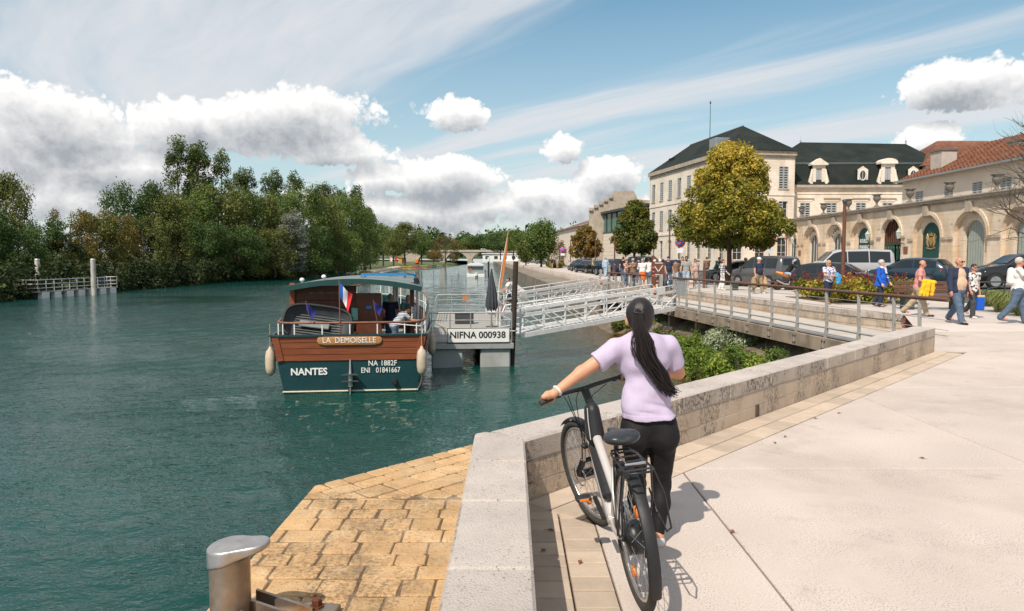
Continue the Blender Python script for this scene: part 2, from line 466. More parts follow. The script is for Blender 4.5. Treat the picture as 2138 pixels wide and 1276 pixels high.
# ================================================================== SETTING
WZ = -2.25                      # water level
QZ = -0.5                       # lower quay level
XE_Y = [-8, 5.03, 13.3, 22, 24.5, 37, 62, 262, 430, 900]
XE_X = [.087, .087, 7.87, 12.04, 11.2, 9.6, 6.7, -1.5, -8, -20]
def xe(y): return float(np.interp(y, XE_Y, XE_X))
def sstep(a, b, x): t = min(1, max(0, (x-a)/(b-a))); return t*t*(3-2*t)
def gz(x, y):
    return .30*sstep(5, 13, x-xe(y))*sstep(12, 26, y)
def struct(name, me, parent=None, kind='structure'):
    o = obj(name, me, parent)
    if parent is None: o['kind'] = kind
    return o
M_conc = mk('concrete_paving', (.555,.472,.418), .85, v=.16, s=1.1, b=.22, bs=170, c2=(.475,.40,.35), c2s=.55, stain=((.36,.30,.26), .6, 1.7), rndv=.04)
def speckle(ma, amt=.5, scale=150, dark=(.16,.14,.12), lo=.60, hi=.66):
    """pits and aggregate: small dark specks on top of the colour"""
    nt = ma.node_tree; N = NT(nt); p = next(n for n in nt.nodes if n.type == 'BSDF_PRINCIPLED')
    src = p.inputs['Base Color'].links[0].from_socket; pos = N.n('ShaderNodeNewGeometry').outputs['Position']
    sp = N.mr(N.noise(pos, scale, 2, .6), lo, hi, 0, amt); big = N.mr(N.noise(pos, 2.2, 4, .6), .42, .62, .25, 1)
    nt.links.new(N.mix(N.m('MULTIPLY', sp, big), src, dark), p.inputs['Base Color']); return ma
speckle(M_conc, .7, 95, lo=.53, hi=.62)
M_stone = mk('pale_limestone', (.49,.39,.30), .9, v=.16, s=2.2, b=.6, bs=70, c2=(.50,.385,.28), c2s=1.5, rndv=.06)
M_cope = mk('weathered_coping', (.50,.44,.40), .92, v=.16, s=3, b=.7, bs=90, stain=((.20,.18,.16), .55, 3.2), rndv=.06)
speckle(M_cope, .8, 60)
def lichen(ma, scale=1.6, col=(.075,.065,.055), zscale=.45, amt=.8, z0=-9, z1=-8):
    """dark streaky growth on old stone"""
    nt = ma.node_tree; N = NT(nt); p = next(n for n in nt.nodes if n.type == 'BSDF_PRINCIPLED')
    src = p.inputs['Base Color'].links[0].from_socket; pos = N.n('ShaderNodeNewGeometry').outputs['Position']
    big = N.mr(N.noise(N.vm('MULTIPLY', pos, (1,1,zscale)), scale, 4, .6), .46, .60, 0, 1, True)
    fine = N.mr(N.noise(N.vm('MULTIPLY', pos, (1,1,.75)), 30, 7, .72), .44, .60, .0, 1)
    f = N.m('MULTIPLY', N.m('MULTIPLY', big, fine), amt)
    nt.links.new(N.mix(f, src, col), p.inputs['Base Color']); return ma
lichen(M_stone, 1.8, amt=.72)
M_copeside = mk('stained_coping', (.46,.39,.33), .92, v=.16, s=3, b=.7, bs=80, rndv=.08); lichen(M_copeside, 1.9, amt=.95, zscale=.45)
M_mortar = mk('lime_mortar', (.44,.38,.32), .95, v=.15, s=8, b=.5, bs=90)
M_sett = mk('ochre_setts', (.50,.315,.155), .88, v=.2, s=4, b=.7, bs=45, c2=(.56,.39,.22), c2s=3, stain=((.19,.135,.085), .85, 1.3), rndv=.12); speckle(M_sett, .75, 38, (.17,.095,.04), .58, .66)
M_grout = mk('sett_grout', (.13,.09,.055), .95, v=.3, s=6, b=.6, bs=60, c2=(.30,.23,.16), c2s=3)
lichen(M_sett, 1.3, (.15,.10,.06), 1.0, .75)
M_paver = mk('buff_paver', (.48,.385,.30), .88, v=.14, s=5, b=.4, bs=90, rndv=.12)
M_joint = mk('dark_joint', (.10,.075,.055), .95, v=.3, s=10)
M_asph = mk('asphalt', (.085,.082,.08), .9, v=.2, s=2, b=.4, bs=150, c2=(.11,.105,.10), c2s=.5)
M_pave2 = mk('far_paving', (.50,.44,.40), .9, v=.1, s=.6, b=.2, bs=40, c2=(.44,.38,.34), c2s=.4)
M_earth = mk('bank_earth', (.13,.10,.075), .97, v=.35, s=2, b=1, bs=9, c2=(.20,.16,.12), c2s=.7)
M_grass = mk('rough_grass', (.07,.10,.03), .95, v=.4, s=.8, b=.8, bs=6, c2=(.14,.15,.06), c2s=.25)
M_dkstone = mk('dark_quay_stone', (.23,.19,.15), .9, v=.3, s=.8, b=.6, bs=14, c2=(.13,.11,.09), c2s=.6, stain=((.07,.065,.055), .7, .9))  # dark brown stone with darker random patches
# ---- water
def water_material():
    ma = bpy.data.materials.new('river_water'); ma.use_nodes = True; nt = ma.node_tree; nt.nodes.clear(); N = NT(nt)
    out = N.n('ShaderNodeOutputMaterial'); p = N.n('ShaderNodeBsdfPrincipled'); nt.links.new(p.outputs[0], out.inputs[0])
    pos = N.n('ShaderNodeNewGeometry').outputs['Position']
    col = N.mix(N.mr(N.noise(pos, .09, 3, .5), .35, .65), (.002,.041,.035), (.003,.053,.041))
    # shallow silty margin by the right bank
    px_, py_, pz_ = N.xyz(pos)
    shal = N.m('MULTIPLY', N.mr(N.m('ADD', px_, N.m('MULTIPLY', N.noise(pos, .5, 3), 3.0)), 2.2, 7.0, 0, 1, True), N.m('MULTIPLY', N.mr(py_, 14, 19), N.mr(py_, 60, 42)))
    col = N.mix(shal, col, (.085,.055,.022))
    N.set(p.inputs['Base Color'], col); p.inputs['Roughness'].default_value = .02; p.inputs['IOR'].default_value = 1.333
    st = N.vm('MULTIPLY', pos, (.62, 1.0, 1.0))
    n1 = N.noise(st, 4.4, 3, .62, .3); n2 = N.noise(st, 14.0, 2, .5, .2)
    h = N.m('ADD', n1, N.m('MULTIPLY', n2, .42))
    gust = N.mr(N.noise(N.vm('MULTIPLY', pos, (.45,1,1)), .10, 4, .6), .40, .60, .42, 1.2)
    bp = N.n('ShaderNodeBump'); bp.inputs['Distance'].default_value = .11; N.set(bp.inputs['Strength'], N.m('MULTIPLY', gust, .75)); N.set(bp.inputs['Height'], h)
    nt.links.new(bp.outputs[0], p.inputs['Normal']); return ma
M_water = water_material()
def build_water():
    nr, nc = 560, 460
    d = 2.0*np.exp(np.linspace(0, math.log(560/2.0), nr)); u = np.linspace(-1.15, .62, nc)
    Yg = np.repeat(d[:, None], nc, 1); Xg = u[None, :]*(d[:, None]+1.5)
    rs = np.random.RandomState(3); Z = np.zeros_like(Yg)
    for i in range(26):
        lam = .30*(1.11**i); an = rs.normal(0, .55)+.15; k = 2*math.pi/lam
        kx, ky = k*math.sin(an), k*math.cos(an)
        amp = .0085*lam**.85*(1 if lam < .6 else (.6/lam)**.85)
        samp = np.maximum(d*.0101*abs(math.cos(an)), (d+1.5)*.00386*abs(math.sin(an)))
        fade = np.clip((lam/samp-3.0)/3.0, 0, 1)[:, None]
        Z += amp*fade*np.sin(kx*Xg+ky*Yg+rs.rand()*6.28+.8*np.sin(.35*Xg/lam+rs.rand()*6))
    mod = .65+.35*np.sin(.13*Xg+.21*Yg+1.5*np.sin(.07*Xg-.05*Yg))*np.sin(.05*Yg-.09*Xg+1)
    # calmer in the lee of the quay and pontoon on the right
    mod *= 1-.55*np.clip((Xg+1)/4, 0, 1)*np.clip((60-Yg)/30, 0, 1)
    # bow wave trailing from the boat's quarter
    for (cx, cy, dx, dy) in ((-6.9, 20.9, -.93, -.36),):
        rx, ry = Xg-cx, Yg-cy; t = rx*dx+ry*dy; s = -rx*dy+ry*dx
        env = np.exp(-(s/(.7+.12*np.maximum(t, 0)))**2)*np.clip(t/1.0, 0, 1)*np.exp(-np.maximum(t, 0)/7)
        Z += .035*env*np.sin(7.5*s+1.0)
    Z = WZ+Z*mod
    V = np.stack([Xg, Yg, Z], -1).reshape(-1, 3)
    i = np.arange(nr-1)[:, None]*nc+np.arange(nc-1)[None, :]
    Q = np.stack([i, i+1, i+nc+1, i+nc], -1).reshape(-1, 4)
    struct('river_water', np_mesh('river_water', V, Q, M_water))
build_water()
# ---- promenade, road, ground behind
def build_ground():
    ys = [-8,0,5.03,9,13.3,16.99,17.01,19.5,22,24.5,28,32,37,44,52,62,80,110,150,200,262,330,430,560]
    offs = [0,2.6,5,6,7,8,9,10,11,12,13,18,30,70,250,700]
    rows = [[(xe(y)+o, y, gz(xe(y)+o, y)-(.04 if (y < 17 and o < 29) else 0)) for o in offs] for y in ys]
    b = MB(); b.sheet(rows); struct('promenade_ground', b.mesh('promenade_ground', M_pave2))
    b = MB(); ys2 = [26,30,37,44,52,62,80,110,150,200,262,330,430]
    rows = [[(xe(y)+o, y, gz(xe(y)+o, y)+.006-.0) for o in (6.4,7,8,9,10,11,12,13,17.2)] for y in ys2]
    b.sheet(rows); struct('road', b.mesh('road', M_asph))
build_ground()
def clip(poly, a, b_):
    """keep the part of a convex polygon to the left of the line a->b"""
    a, b_ = Vector(a), Vector(b_); d = b_-a; out = []
    sd = lambda p: d.x*(p[1]-a.y)-d.y*(p[0]-a.x)
    for i in range(len(poly)):
        p, q = poly[i-1], poly[i]; sp, sq = sd(p), sd(q)
        if (sp >= 0) != (sq >= 0):
            t = sp/(sp-sq); out.append((p[0]+(q[0]-p[0])*t, p[1]+(q[1]-p[1])*t))
        if sq >= 0: out.append(tuple(q))
    return out
def area(poly): return .5*sum(poly[i-1][0]*poly[i][1]-poly[i][0]*poly[i-1][1] for i in range(len(poly)))
WA, WB = Vector((.087, 5.03)), Vector((7.87, 13.30))           # inner face of the slanting parapet
WD = (WB-WA).normalized(); WN = Vector((-WD.y, WD.x))           # WN points to the river
BAND = .46
def build_slabs():
    pr = thing('promenade_paving', 'pale concrete slab paving of the promenade under the bicycle', 'paving'); pr['kind'] = 'structure'
    del pr['label']; del pr['category']
    b = MB(); b.sheet([[(xe(y)-.05, y, -.035), (xe(y)+16, y, -.035)] for y in (-3, 5.03, 13.3, 17)]); b.build('bedding', M_joint, pr)
    xs = [.087+BAND, 1.4, 4.4, 7.4, 10.4, 13.4, 16.4]; ys = [-2.6, 5.88, 9.6, 13.3, 17]; g = .007
    ia = WA-WN*(BAND/1)-WD*.0; ib = WB-WN*BAND
    for i in range(len(xs)-1):
        for j in range(len(ys)-1):
            po = [(xs[i]+g, ys[j]+g), (xs[i+1]-g, ys[j]+g), (xs[i+1]-g, ys[j+1]-g), (xs[i]+g, ys[j+1]-g)]
            if j == 1 and i < 3 or j == 2 and i < 4 or (j == 0 and i < 2): po = clip(po, ib, ia)
            if j == 3: po = clip(po, (10.6-.02, 18.5), (7.87-.02, 13.3))
            if len(po) < 3 or abs(area(po)) < .02: continue
            q = MB(); q.prism(po, -.03, 0, inset=.006); q.build('paving_slab', M_conc, pr)
    # buff paver band along both parapets
    L = (WB-WA).length; rs = random.Random(2)
    for row in range(2):
        t = 0.0
        while t < L:
            l = .36+rs.random()*.16; o0, o1 = .006+row*BAND/2, (row+1)*BAND/2-.006
            p0 = WA+WD*(t+.005); p1 = WA+WD*min(t+l-.005, L)
            po = [tuple(p0-WN*o1), tuple(p1-WN*o1), tuple(p1-WN*o0), tuple(p0-WN*o0)]
            po = clip(po, (.087+BAND*.0+.006, -9), (.087+.006, -10)) if False else po
            q = MB(); q.prism(po, -.03, .002+rs.random()*.003, inset=.004); q.build('paver', M_paver, pr)
            t += l
        t = 5.03
        while t > -2.6:
            l = .15+rs.random()*.05; o0, o1 = .006+row*BAND/2, (row+1)*BAND/2-.006
            top = t-.004; cut = 5.03-(.087+o1)*0
            po = [(.087+o0, t-l+.004), (.087+o1, t-l+.004), (.087+o1, top), (.087+o0, top)]
            po = clip(po, tuple(WA-WN), tuple(WA)) if t > 4.3 else po
            if len(po) >= 3 and abs(area(po)) > .004:
                q = MB(); q.prism(po, -.03, .002+rs.random()*.003, inset=.004); q.build('paver', M_paver, pr)
            t -= l
    # fill pavers in the inner corner
    return pr
build_slabs()
# ---- parapets
def block(b, p, d, n, l, th, z0, z1, bev=.008):
    """block of length l from p along d, thickness th towards n"""
    c = Vector(p)+d*(l/2)+n*(th/2); an = math.atan2(d.y, d.x)
    b.box((c.x, c.y, (z0+z1)/2), (l, th, z1-z0), 0, None, bev, an)
PW = .357; PH = .455
def build_parapet():
    par = thing('parapet_wall', 'long low pale stone parapet slanting across the promenade with dark stains', 'wall', (0,0,0))
    rs = random.Random(5); L = (WB-WA).length
    # mortar core a little inside the faces
    q = MB(); po = [tuple(WA+WN*.005+WD*.1), tuple(WB+WN*.005-WD*.01), tuple(WB+WN*(PW-.008)-WD*.01), tuple(WA+WN*(PW-.008)-WD*.05)]
    q.prism([po[0], po[1], po[2], po[3]], -1.2, PH-.02); q.build('mortar_core', M_mortar, par)
    # courses under the coping
    for ci, (z0, z1) in enumerate(((-.03,.127),(.130,.287))):
        t = 0.04 if ci else 0
        while t < L-.02:
            l = min(.34+rs.random()*.26, L-t)
            if L-t-l < .15: l = L-t
            q = MB(); block(q, WA+WD*(t+.002)+WN*(rs.random()*.003), WD, WN, l-.004, PW-.004, z0, z1, .004)
            hole = ci == 0 and 3.55 < t < 3.95
            q.build('stone_block', M_stone, par); t += l
    t = .0
    while t < L-.02:
        l = min(.85+rs.random()*.3, L-t)
        if L-t-l < .35: l = L-t
        q = MB(); block(q, WA+WD*(t+.003)+WN*(-.004), WD, WN, l-.006, PW+.008, .29, PH+rs.random()*.003, .014)
        for k in range(len(q.mi)): q.mi[k] = 0
        me = q.mesh('coping_stone', [M_copeside, M_cope])
        for pl in me.polygons:
            if pl.normal.z > .6: pl.material_index = 1
        obj('coping_stone', me, par); t += l
    # drain slot at the foot
    q = MB(); p = WA+WD*3.8-WN*.003; q.box((p.x, p.y, .075), (.075, .012, .13), 0, None, 0, math.atan2(WD.y, WD.x)); q.build('drain_slot', M_joint, par)
    par2 = thing('parapet_wall', 'broad stone coping of the low wall running towards the camera beside the ochre quay', 'wall', (0,0,0))
    q = MB(); q.box((-.092, 1.05, -.4), (PW-.016, 8.0, 1.65), 0); q.build('mortar_core', M_mortar, par2)
    for ci, (z0, z1) in enumerate(((-.03,.125),(.131,.285),(-.19,-.034),(-.35,-.194),(-.51,-.354))):
        t = -2.8+.2*(ci % 2)
        while t < 5.0:
            l = min(.34+rs.random()*.26, 5.10-t)
            if 5.10-t-l < .12: l = 5.10-t
            q = MB(); q.box((-.0915, t+l/2, (z0+z1)/2), (PW-.004, l-.008, z1-z0), 0, None, .008); q.build('stone_block', M_stone, par2); t += l
    ys = [5.30, 4.52, 3.76, 2.92, 2.1, 1.25, .4, -.5, -1.4, -2.6]
    for i in range(len(ys)-1):
        y1, y0 = ys[i], ys[i+1]
        if i == 0:   # corner stone, cut to the mitre
            po = [(-.274, y0+.003), (.091, y0+.003), (.091, 5.028), (-.03, 5.22), (-.20, 5.29), (-.274, 5.235)]
            q = MB(); q.prism(po, .29, PH, inset=.014)
        else:
            q = MB(); q.box((-.0915, (y0+y1)/2, (.29+PH)/2), (PW+.008, y1-y0-.006, PH-.29+.001*i), 0, None, .014)
        me = q.mesh('coping_stone', [M_copeside, M_cope])
        for pl in me.polygons:
            if pl.normal.z > .6: pl.material_index = 1
        obj('coping_stone', me, par2)
build_parapet()
# ---- lower quay with its setts
def build_lower_quay():
    lq = bpy.data.objects.new('lower_quay', None); link(lq); lq['kind'] = 'structure'
    E0 = Vector((-1.96, 6.98)); E1 = Vector((-1.72, 7.24)); 
    far = E1+WD*13.0
    outer = [(-1.96, -3), (-.1, -3), (-.1, 5.1), tuple(WB+WN*.2), tuple(far), tuple(E1), tuple(E0)]
    b = MB(); b.prism([(x, y) for x, y in outer], WZ-1.5, QZ-.011); b.build('quay_body', [M_grout], lq)
    rs = random.Random(11)
    def lay(org, dx, dy, x0, x1, y0, y1, keep):
        y = y0
        while y < y1:
            h = .20+rs.random()*.085; x = x0-rs.random()*.3
            while x < x1:
                w = .20+rs.random()*.20
                g = .005+rs.random()*.007
                j = lambda: (rs.random()-.5)*.012
                c = [(x+g+j(), y+g+j()), (x+w-g+j(), y+g+j()), (x+w-g+j(), y+h-g+j()), (x+g+j(), y+h-g+j())]
                k = .008+rs.random()*.02     # knocked-off corners
                po = []
                for i in range(4):
                    p0, p, p1 = Vector(c[i-1]), Vector(c[i]), Vector(c[(i+1) % 4])
                    po += [p+(p0-p).normalized()*k, p+(p1-p).normalized()*k]
                po = [tuple(Vector(org)+Vector(dx)*p.x+Vector(dy)*p.y) for p in po]
                if area(po) < 0: po = po[::-1]
                for (a, e) in keep: 
                    po = clip(po, a, e)
                    if len(po) < 3: break
                if len(po) >= 3 and area(po) > .008:
                    q = MB(); q.prism(po, QZ-.06, QZ+(rs.random()-.5)*.006, inset=.007); q.build('sett', M_sett, lq)
                x += w
            y += h
    lay((0,0), (1,0), (0,1), -2.1, -.2, 1.9, 6.62, [((-.275,0), (-.275,9)), ((-1.955,9), (-1.955,0)), ((9,6.6), (-9,6.6))])
    lay((-1.72,7.24), tuple(WD), tuple(-WN), -1.2, 5.5, 0.0, 2.45, [((-.275,0), (-.275,9)), (tuple(E1), tuple(E0)), ((-9,6.615), (9,6.615)), ((-1.955,9), (-1.955,0)), (tuple(WA+WN*.37), tuple(WA+WN*.37+WD))])
build_lower_quay()
# ---- mooring bollard
M_boll = mk('worn_steel', (.33,.27,.22), .42, .75, v=.3, s=6, c2=(.30,.17,.09), c2s=4, stain=((.16,.08,.04), .8, 5)); M_bolt = mk('rusty_steel', (.14,.045,.02), .85, .3, v=.4, s=30, b=.5, bs=90)
M_bollt = mk('polished_cap_steel', (.50,.47,.45), .38, .85, v=.2, s=9, stain=((.3,.18,.1), .5, 6))
def build_bollard():
    p = at_z(483, 1312, QZ); bo = thing('mooring_bollard', 'worn steel mooring bollard with hooked head on the ochre stone quay', 'bollard', p)
    body = s_union([s_cone((0,0,.0),(0,0,.46),.118,.118), s_cone((0,0,0),(0,0,.02),.16,.13)], .02)
    body = s_cut(body, [((0,0,-1), 0.0), ((0,0,1), .455)], .006)
    sdf_obj('shaft', body, .008, M_boll, bo)
    head = s_union([s_cone((0,0,.38),(0,0,.60),.127,.127), s_flat((.12,.0,.50),(.15,.0,.52),.10,.095,(0,0,1),.95)], .05)
    head = s_cut(head, [((-.10,-.05,1), .525), ((.35,0,-1), -.405)], .014)
    sdf_obj('hooked_head', head, .007, M_bollt, bo)
    q = MB(); q.box((.27,.02,.02), (.62,.52,.04), 0, None, .006, R(-8)); q.build('base_plate', M_boll, bo)
    for yy in (-.12, .03, .16):
        q = MB(); q.add([(.10,yy-.012,.04),(.46,yy-.04,.04),(.46,yy-.016,.04),(.10,yy+.012,.04),(.10,yy-.012,.17),(.10,yy+.012,.17),(.46,yy-.04,.06),(.46,yy-.016,.06)],
                        [(0,3,2,1),(0,1,6,4),(3,5,7,2),(4,6,7,5),(1,2,7,6),(0,4,5,3)]); q.build('rib', M_boll, bo)
    for (bx, by) in ((.19,.21),(.47,.19),(.42,-.17)):
        q = MB(); q.lathe([(.045,.04),(.045,.05),(.032,.05),(.032,.088),(.024,.096)], 6, smooth=False, M=Matrix.Translation((bx,by,0))); q.build('bolt', M_bolt, bo)
build_bollard()
# ---- retaining wall of the promenade, ledge below it, far quay
def build_quay():
    q = MB(); ys = [22,24.5,28,32,37,44,52,62,80,110,150,200,262,330,430]
    ws = thing('retaining_wall', 'stained pale stone retaining wall along the promenade edge behind the footbridge', 'wall')
    # individual ashlar blocks where they can be told apart
    rs = random.Random(4); core = MB()
    core.sheet([[(xe(y)+.05, y, -.75), (xe(y)+.05, y, -.02), (xe(y)+.4, y, -.02)] for y in ys]); core.build('wall_core', M_mortar, ws)
    for (z0, z1, cp) in ((-.20,.012,1),(-.455,-.206,0),(-.72,-.461,0)):
        y = 22.0
        while y < 62:
            l = (1.1 if cp else .62)+rs.random()*.4; y1 = min(y+l, 62)
            a = Vector((xe(y), y)); e = Vector((xe(y1), y1)); d = (e-a).normalized(); n = Vector((d.y, -d.x))
            b = MB(); block(b, a+d*.006-n*(.03 if cp else 0), d, n, (e-a).length-.012, .45 if cp else .3, z0, z1, .012)
            me = b.mesh('coping_stone' if cp else 'stone_block', [M_copeside, M_cope] if cp else [M_stone])
            if cp:
                for pl in me.polygons:
                    if pl.normal.z > .6: pl.material_index = 1
            obj('coping_stone' if cp else 'stone_block', me, ws); y = y1
    b = MB(); b.sheet([[(xe(y)-.0, y, -.7), (xe(y), y, .005), (xe(y)+.45, y, .005)] for y in ys[7:]]); b.build('far_wall_face', M_copeside, ws)
    lg = MB(); yl = [47,52,62,80,110,150,200,262,330,430]
    lg.sheet([[(xe(y)-3.1, y, WZ-1), (xe(y)-3.1, y, -.62), (xe(y)+.02, y, -.60)] for y in yl], smooth=False); lg.sheet([[(xe(47)-3.1, 47, WZ-1), (xe(47)+.3, 47, WZ-1)], [(xe(47)-3.1, 47, -.62), (xe(47)+.3, 47, -.60)]], smooth=False)
    struct('quay_ledge', lg.mesh('quay_ledge', M_dkstone))
    for pl in bpy.data.objects['quay_ledge'].data.polygons: pass
    # low stone footing in the water beyond
    fo = MB(); fo.sheet([[(xe(y)-5.2, y, WZ-.5), (xe(y)-5.2, y, WZ+.25), (xe(y)-4.4, y, WZ+.28), (xe(y)-4.4, y, WZ-.5)] for y in (78,95,112)], smooth=False)
    fo.sheet([[(xe(78)-5.2, 78, WZ-.5), (xe(78)-4.4, 78, WZ-.5)], [(xe(78)-5.2, 78, WZ+.25), (xe(78)-4.4, 78, WZ+.28)]], smooth=False)
    tag(fo.build('stone_footing', M_cope), 'long low pale stone footing standing in the water below the far quay ledge', 'footing')
build_quay()
# ---- vegetated bank under the footbridge
def bank_z(x, y):
    xw = float(np.interp(y, [15,18,24,30,37,47], [7.6,6.6,5.75,5.3,4.6,3.4]))
    t = (x-xw)/5.0
    return WZ-.25+1.75*sstep(-.1, 1.0, t)+.10*math.sin(2.1*x+1.3*y)*math.cos(1.7*y-x)*min(1, max(0, t*4))
def build_bank():
    b = MB(); ys = np.linspace(13.5, 47, 66)
    b.sheet([[(x, y, bank_z(x, y)) for x in np.linspace(2.6, 12.6, 40)] for y in ys])
    struct('river_bank', b.mesh('river_bank', M_earth))
build_bank()
# ================================================================== BICYCLE
M_blk = mk('black_paint', (.012,.012,.013), .38, v=.1, s=20, spec=.5); M_rub = mk('tyre_rubber', (.045,.042,.039), .85, v=.3, s=30, b=.4, bs=220)
M_alu = mk('brushed_alloy', (.56,.55,.54), .30, .9, v=.08, s=20); M_silv = mk('silver_frame_paint', (.56,.52,.49), .32, .25, v=.05, s=8, coat=.4)
M_chr = mk('bright_steel', (.62,.62,.63), .22, 1.0, v=.05); M_org = mk('orange_reflector', (.75,.20,.03), .3, v=.1); M_red = mk('red_reflector', (.45,.02,.02), .25)
M_blkpl = mk('black_plastic', (.016,.016,.018), .5, v=.2, s=14, b=.15, bs=200); M_leath = mk('black_saddle', (.02,.022,.026), .33, v=.2, s=10, spec=.5)
BK_R = at_z(1337, 1262, 0); BK_F = at_z(1243, 1094, 0)
def ring_pts(c, r, n, ax='y'):
    return [Vector((c[0]+r*math.cos(2*math.pi*i/n), c[1], c[2]+r*math.sin(2*math.pi*i/n))) for i in range(n)]
def build_bike():
    d = BK_F-BK_R; yaw = math.atan2(d.y, d.x); WBs = d.length
    bk = thing('bicycle', 'silver electric bicycle with black rear rack pushed by the woman in lilac', 'bicycle', BK_R)
    bk.rotation_euler = (R(-6.5), 0, yaw)
    ST = Matrix.Translation((WBs-.17, 0, .7)) @ Matrix.Rotation(R(-18), 4, 'Y') @ Matrix.Rotation(R(17), 4, 'Z') @ Matrix.Rotation(R(18), 4, 'Y') @ Matrix.Translation((-(WBs-.17), 0, -.7))
    RW = .352
    def wheel(c, M, motor):
        T = M
        rim = MB(); rim.tube(ring_pts(c, RW-.052, 56), .0105, 6, closed=True, M=T, squash=1.25)
        w = rim.build('wheel', M_alu, bk)
        # dark brake track side
        t = MB(); t.tube(ring_pts(c, RW-.022, 72), .0225, 10, closed=True, M=T); t.build('tyre', M_rub, w)
        tr = MB()
        for i in range(110):
            a = 2*math.pi*i/110
            for sx in (-1, 1):
                p = Vector((c[0]+(RW-.0015)*math.cos(a), sx*.010, c[2]+(RW-.0015)*math.sin(a))); u = Vector((-math.sin(a), sx*.35, math.cos(a))).normalized()
                tr.bar(p-u*.007, p+u*.007, .006, .004, 0, (math.cos(a), 0, math.sin(a)), T)
        tr.build('tread', M_rub, w)
        hr = .085 if motor else .028; hub = MB()
        hub.tube([(c[0],-.062,c[2]),(c[0],-.045,c[2]),(c[0],-.034,c[2]),(c[0],.034,c[2]),(c[0],.045,c[2]),(c[0],.062,c[2])], [.012,.02,hr,hr,.02,.012], 24, M=T); hub.build('hub', M_blk, w)
        sp = MB(); ns = 36
        for i in range(ns):
            a = 2*math.pi*i/ns; sd = 1 if i % 2 else -1; tw = (1 if (i//2) % 2 else -1)*(.45 if motor else .75)
            sp.tube([(c[0]+hr*.95*math.cos(a+tw), sd*.032, c[2]+hr*.95*math.sin(a+tw)), (c[0]+(RW-.056)*math.cos(a), sd*.003, c[2]+(RW-.056)*math.sin(a))], .0013, 4, cap=False, M=T)
        sp.build('spoke_set', M_chr, w)
        for a in (-1.25, 2.2):
            rf = MB(); p = Vector((c[0]+.22*math.cos(a), 0, c[2]+.22*math.sin(a)))
            rf.lathe([(.0,-.012),(.030,-.010),(.030,.010),(.0,.012)], 12, M=T @ Matrix.Translation(p) @ Matrix.Rotation(R(90), 4, 'X')); rf.build('reflector', M_org, w)
        if not motor:
            di = MB(); di.tube(ring_pts((c[0], .055, c[2]), .072, 28), .006, 4, closed=True, M=T); di.build('brake_disc', M_chr, w)
        return w
    FX = WBs
    wheel((0,0,RW), Matrix.Identity(4), True); wheel((FX,0,RW), ST, False)
    BB = Vector((.45,0,.285)); HB = Vector((FX-.185,0,.655)); HT = Vector((FX-.235,0,.815)); SC = Vector((.215,0,.70))
    f = MB()
    f.tube([BB+Vector((-.01,0,-.02)), BB+(HB-BB)*.5+Vector((.01,0,-.02)), HB+Vector((-.01,0,.01))], [.040,.038,.034], 14)        # down tube
    f.tube([BB, SC], .0185, 12)                                              # seat tube
    f.tube([BB+(SC-BB)*.45, BB+(SC-BB)*.45+(HT-BB-(SC-BB)*.45)*.5+Vector((0,0,-.02)), HT+Vector((.01,0,-.05))], [.024,.027,.030], 12)  # low top tube
    f.tube([HB+Vector((.012,0,-.03)), HT], [.029,.027], 14)
    f.tube([(BB.x,-.036,BB.z),(BB.x,.036,BB.z)], .028, 14)
    fr = f.build('frame', M_silv, bk)
    for s in (-1,1):
        c = MB(); c.tube([BB+Vector((-.03,s*.022,0)), Vector((.25,s*.045,.30)), Vector((.02,s*.066,RW))], [.013,.012,.011], 8); c.build('chain_stay', M_silv, bk)
        c = MB(); c.tube([SC+Vector((.02,s*.016,-.06)), Vector((.12,s*.055,.56)), Vector((.0,s*.066,RW))], [.011,.010,.009], 8); c.build('seat_stay', M_silv, bk)
    dn = (HB-BB).normalized(); up = Vector((-dn.z,0,dn.x))
    q = MB(); a = BB+dn*.09+up*.055; e = BB+dn*.50+up*.050; q.bar(a, e, .082, .062, 0, up, bev=.018); q.build('battery', M_blkpl, bk)
    q = MB(); q.bar(e+dn*.002, e+dn*.06, .074, .05, 0, up, bev=.015); q.build('battery_mount', M_blk, bk)
    # bag behind the stem
    bag = s_union([s_flat(HT+Vector((-.085,0,.01)), HT+Vector((-.10,0,-.12)), .060, .074, (0,1,0), 1.3), s_flat(HT+Vector((-.05,0,.0)), HT+Vector((-.07,0,-.12)), .05, .06, (0,1,0), 1.2)], .015)
    bg = sdf_obj('frame_bag', bag, .006, M_blkpl, bk)
    q = MB(); q.tube([HT+Vector((-.125,.034,.045)), HT+Vector((-.142,.040,-.03)), HT+Vector((-.162,.040,-.14))], .0035, 5); q.build('zip', M_silv, bg)
    # fork, fender, headset
    fk = MB()
    fk.tube([HB+Vector((.01,0,-.03)), HB+Vector((.022,0,-.062))], .026, 10, M=ST)
    fk.box(HB+Vector((.026,0,-.072)), (.045,.15,.035), 0, ST, .012)
    fo = fk.build('fork', M_blk, bk)
    for s in (-1,1):
        l = MB(); l.tube([HB+Vector((.026,s*.062,-.07)), HB+Vector((.062,s*.062,-.17))], .0145, 10, M=ST); l.build('fork_stanchion', M_chr, bk)
        l = MB(); l.tube([HB+Vector((.062,s*.062,-.165)), Vector((FX-.012,s*.062,RW+.03)), Vector((FX,s*.062,RW))], [.020,.021,.015], 10, M=ST); l.build('fork_leg', M_blk, bk)
    l = MB(); l.tube([HB+Vector((.066,-.08,-.18)), HB+Vector((.075,.08,-.18))], .016, 8, M=ST); l.build('fork_arch', M_blk, bk)
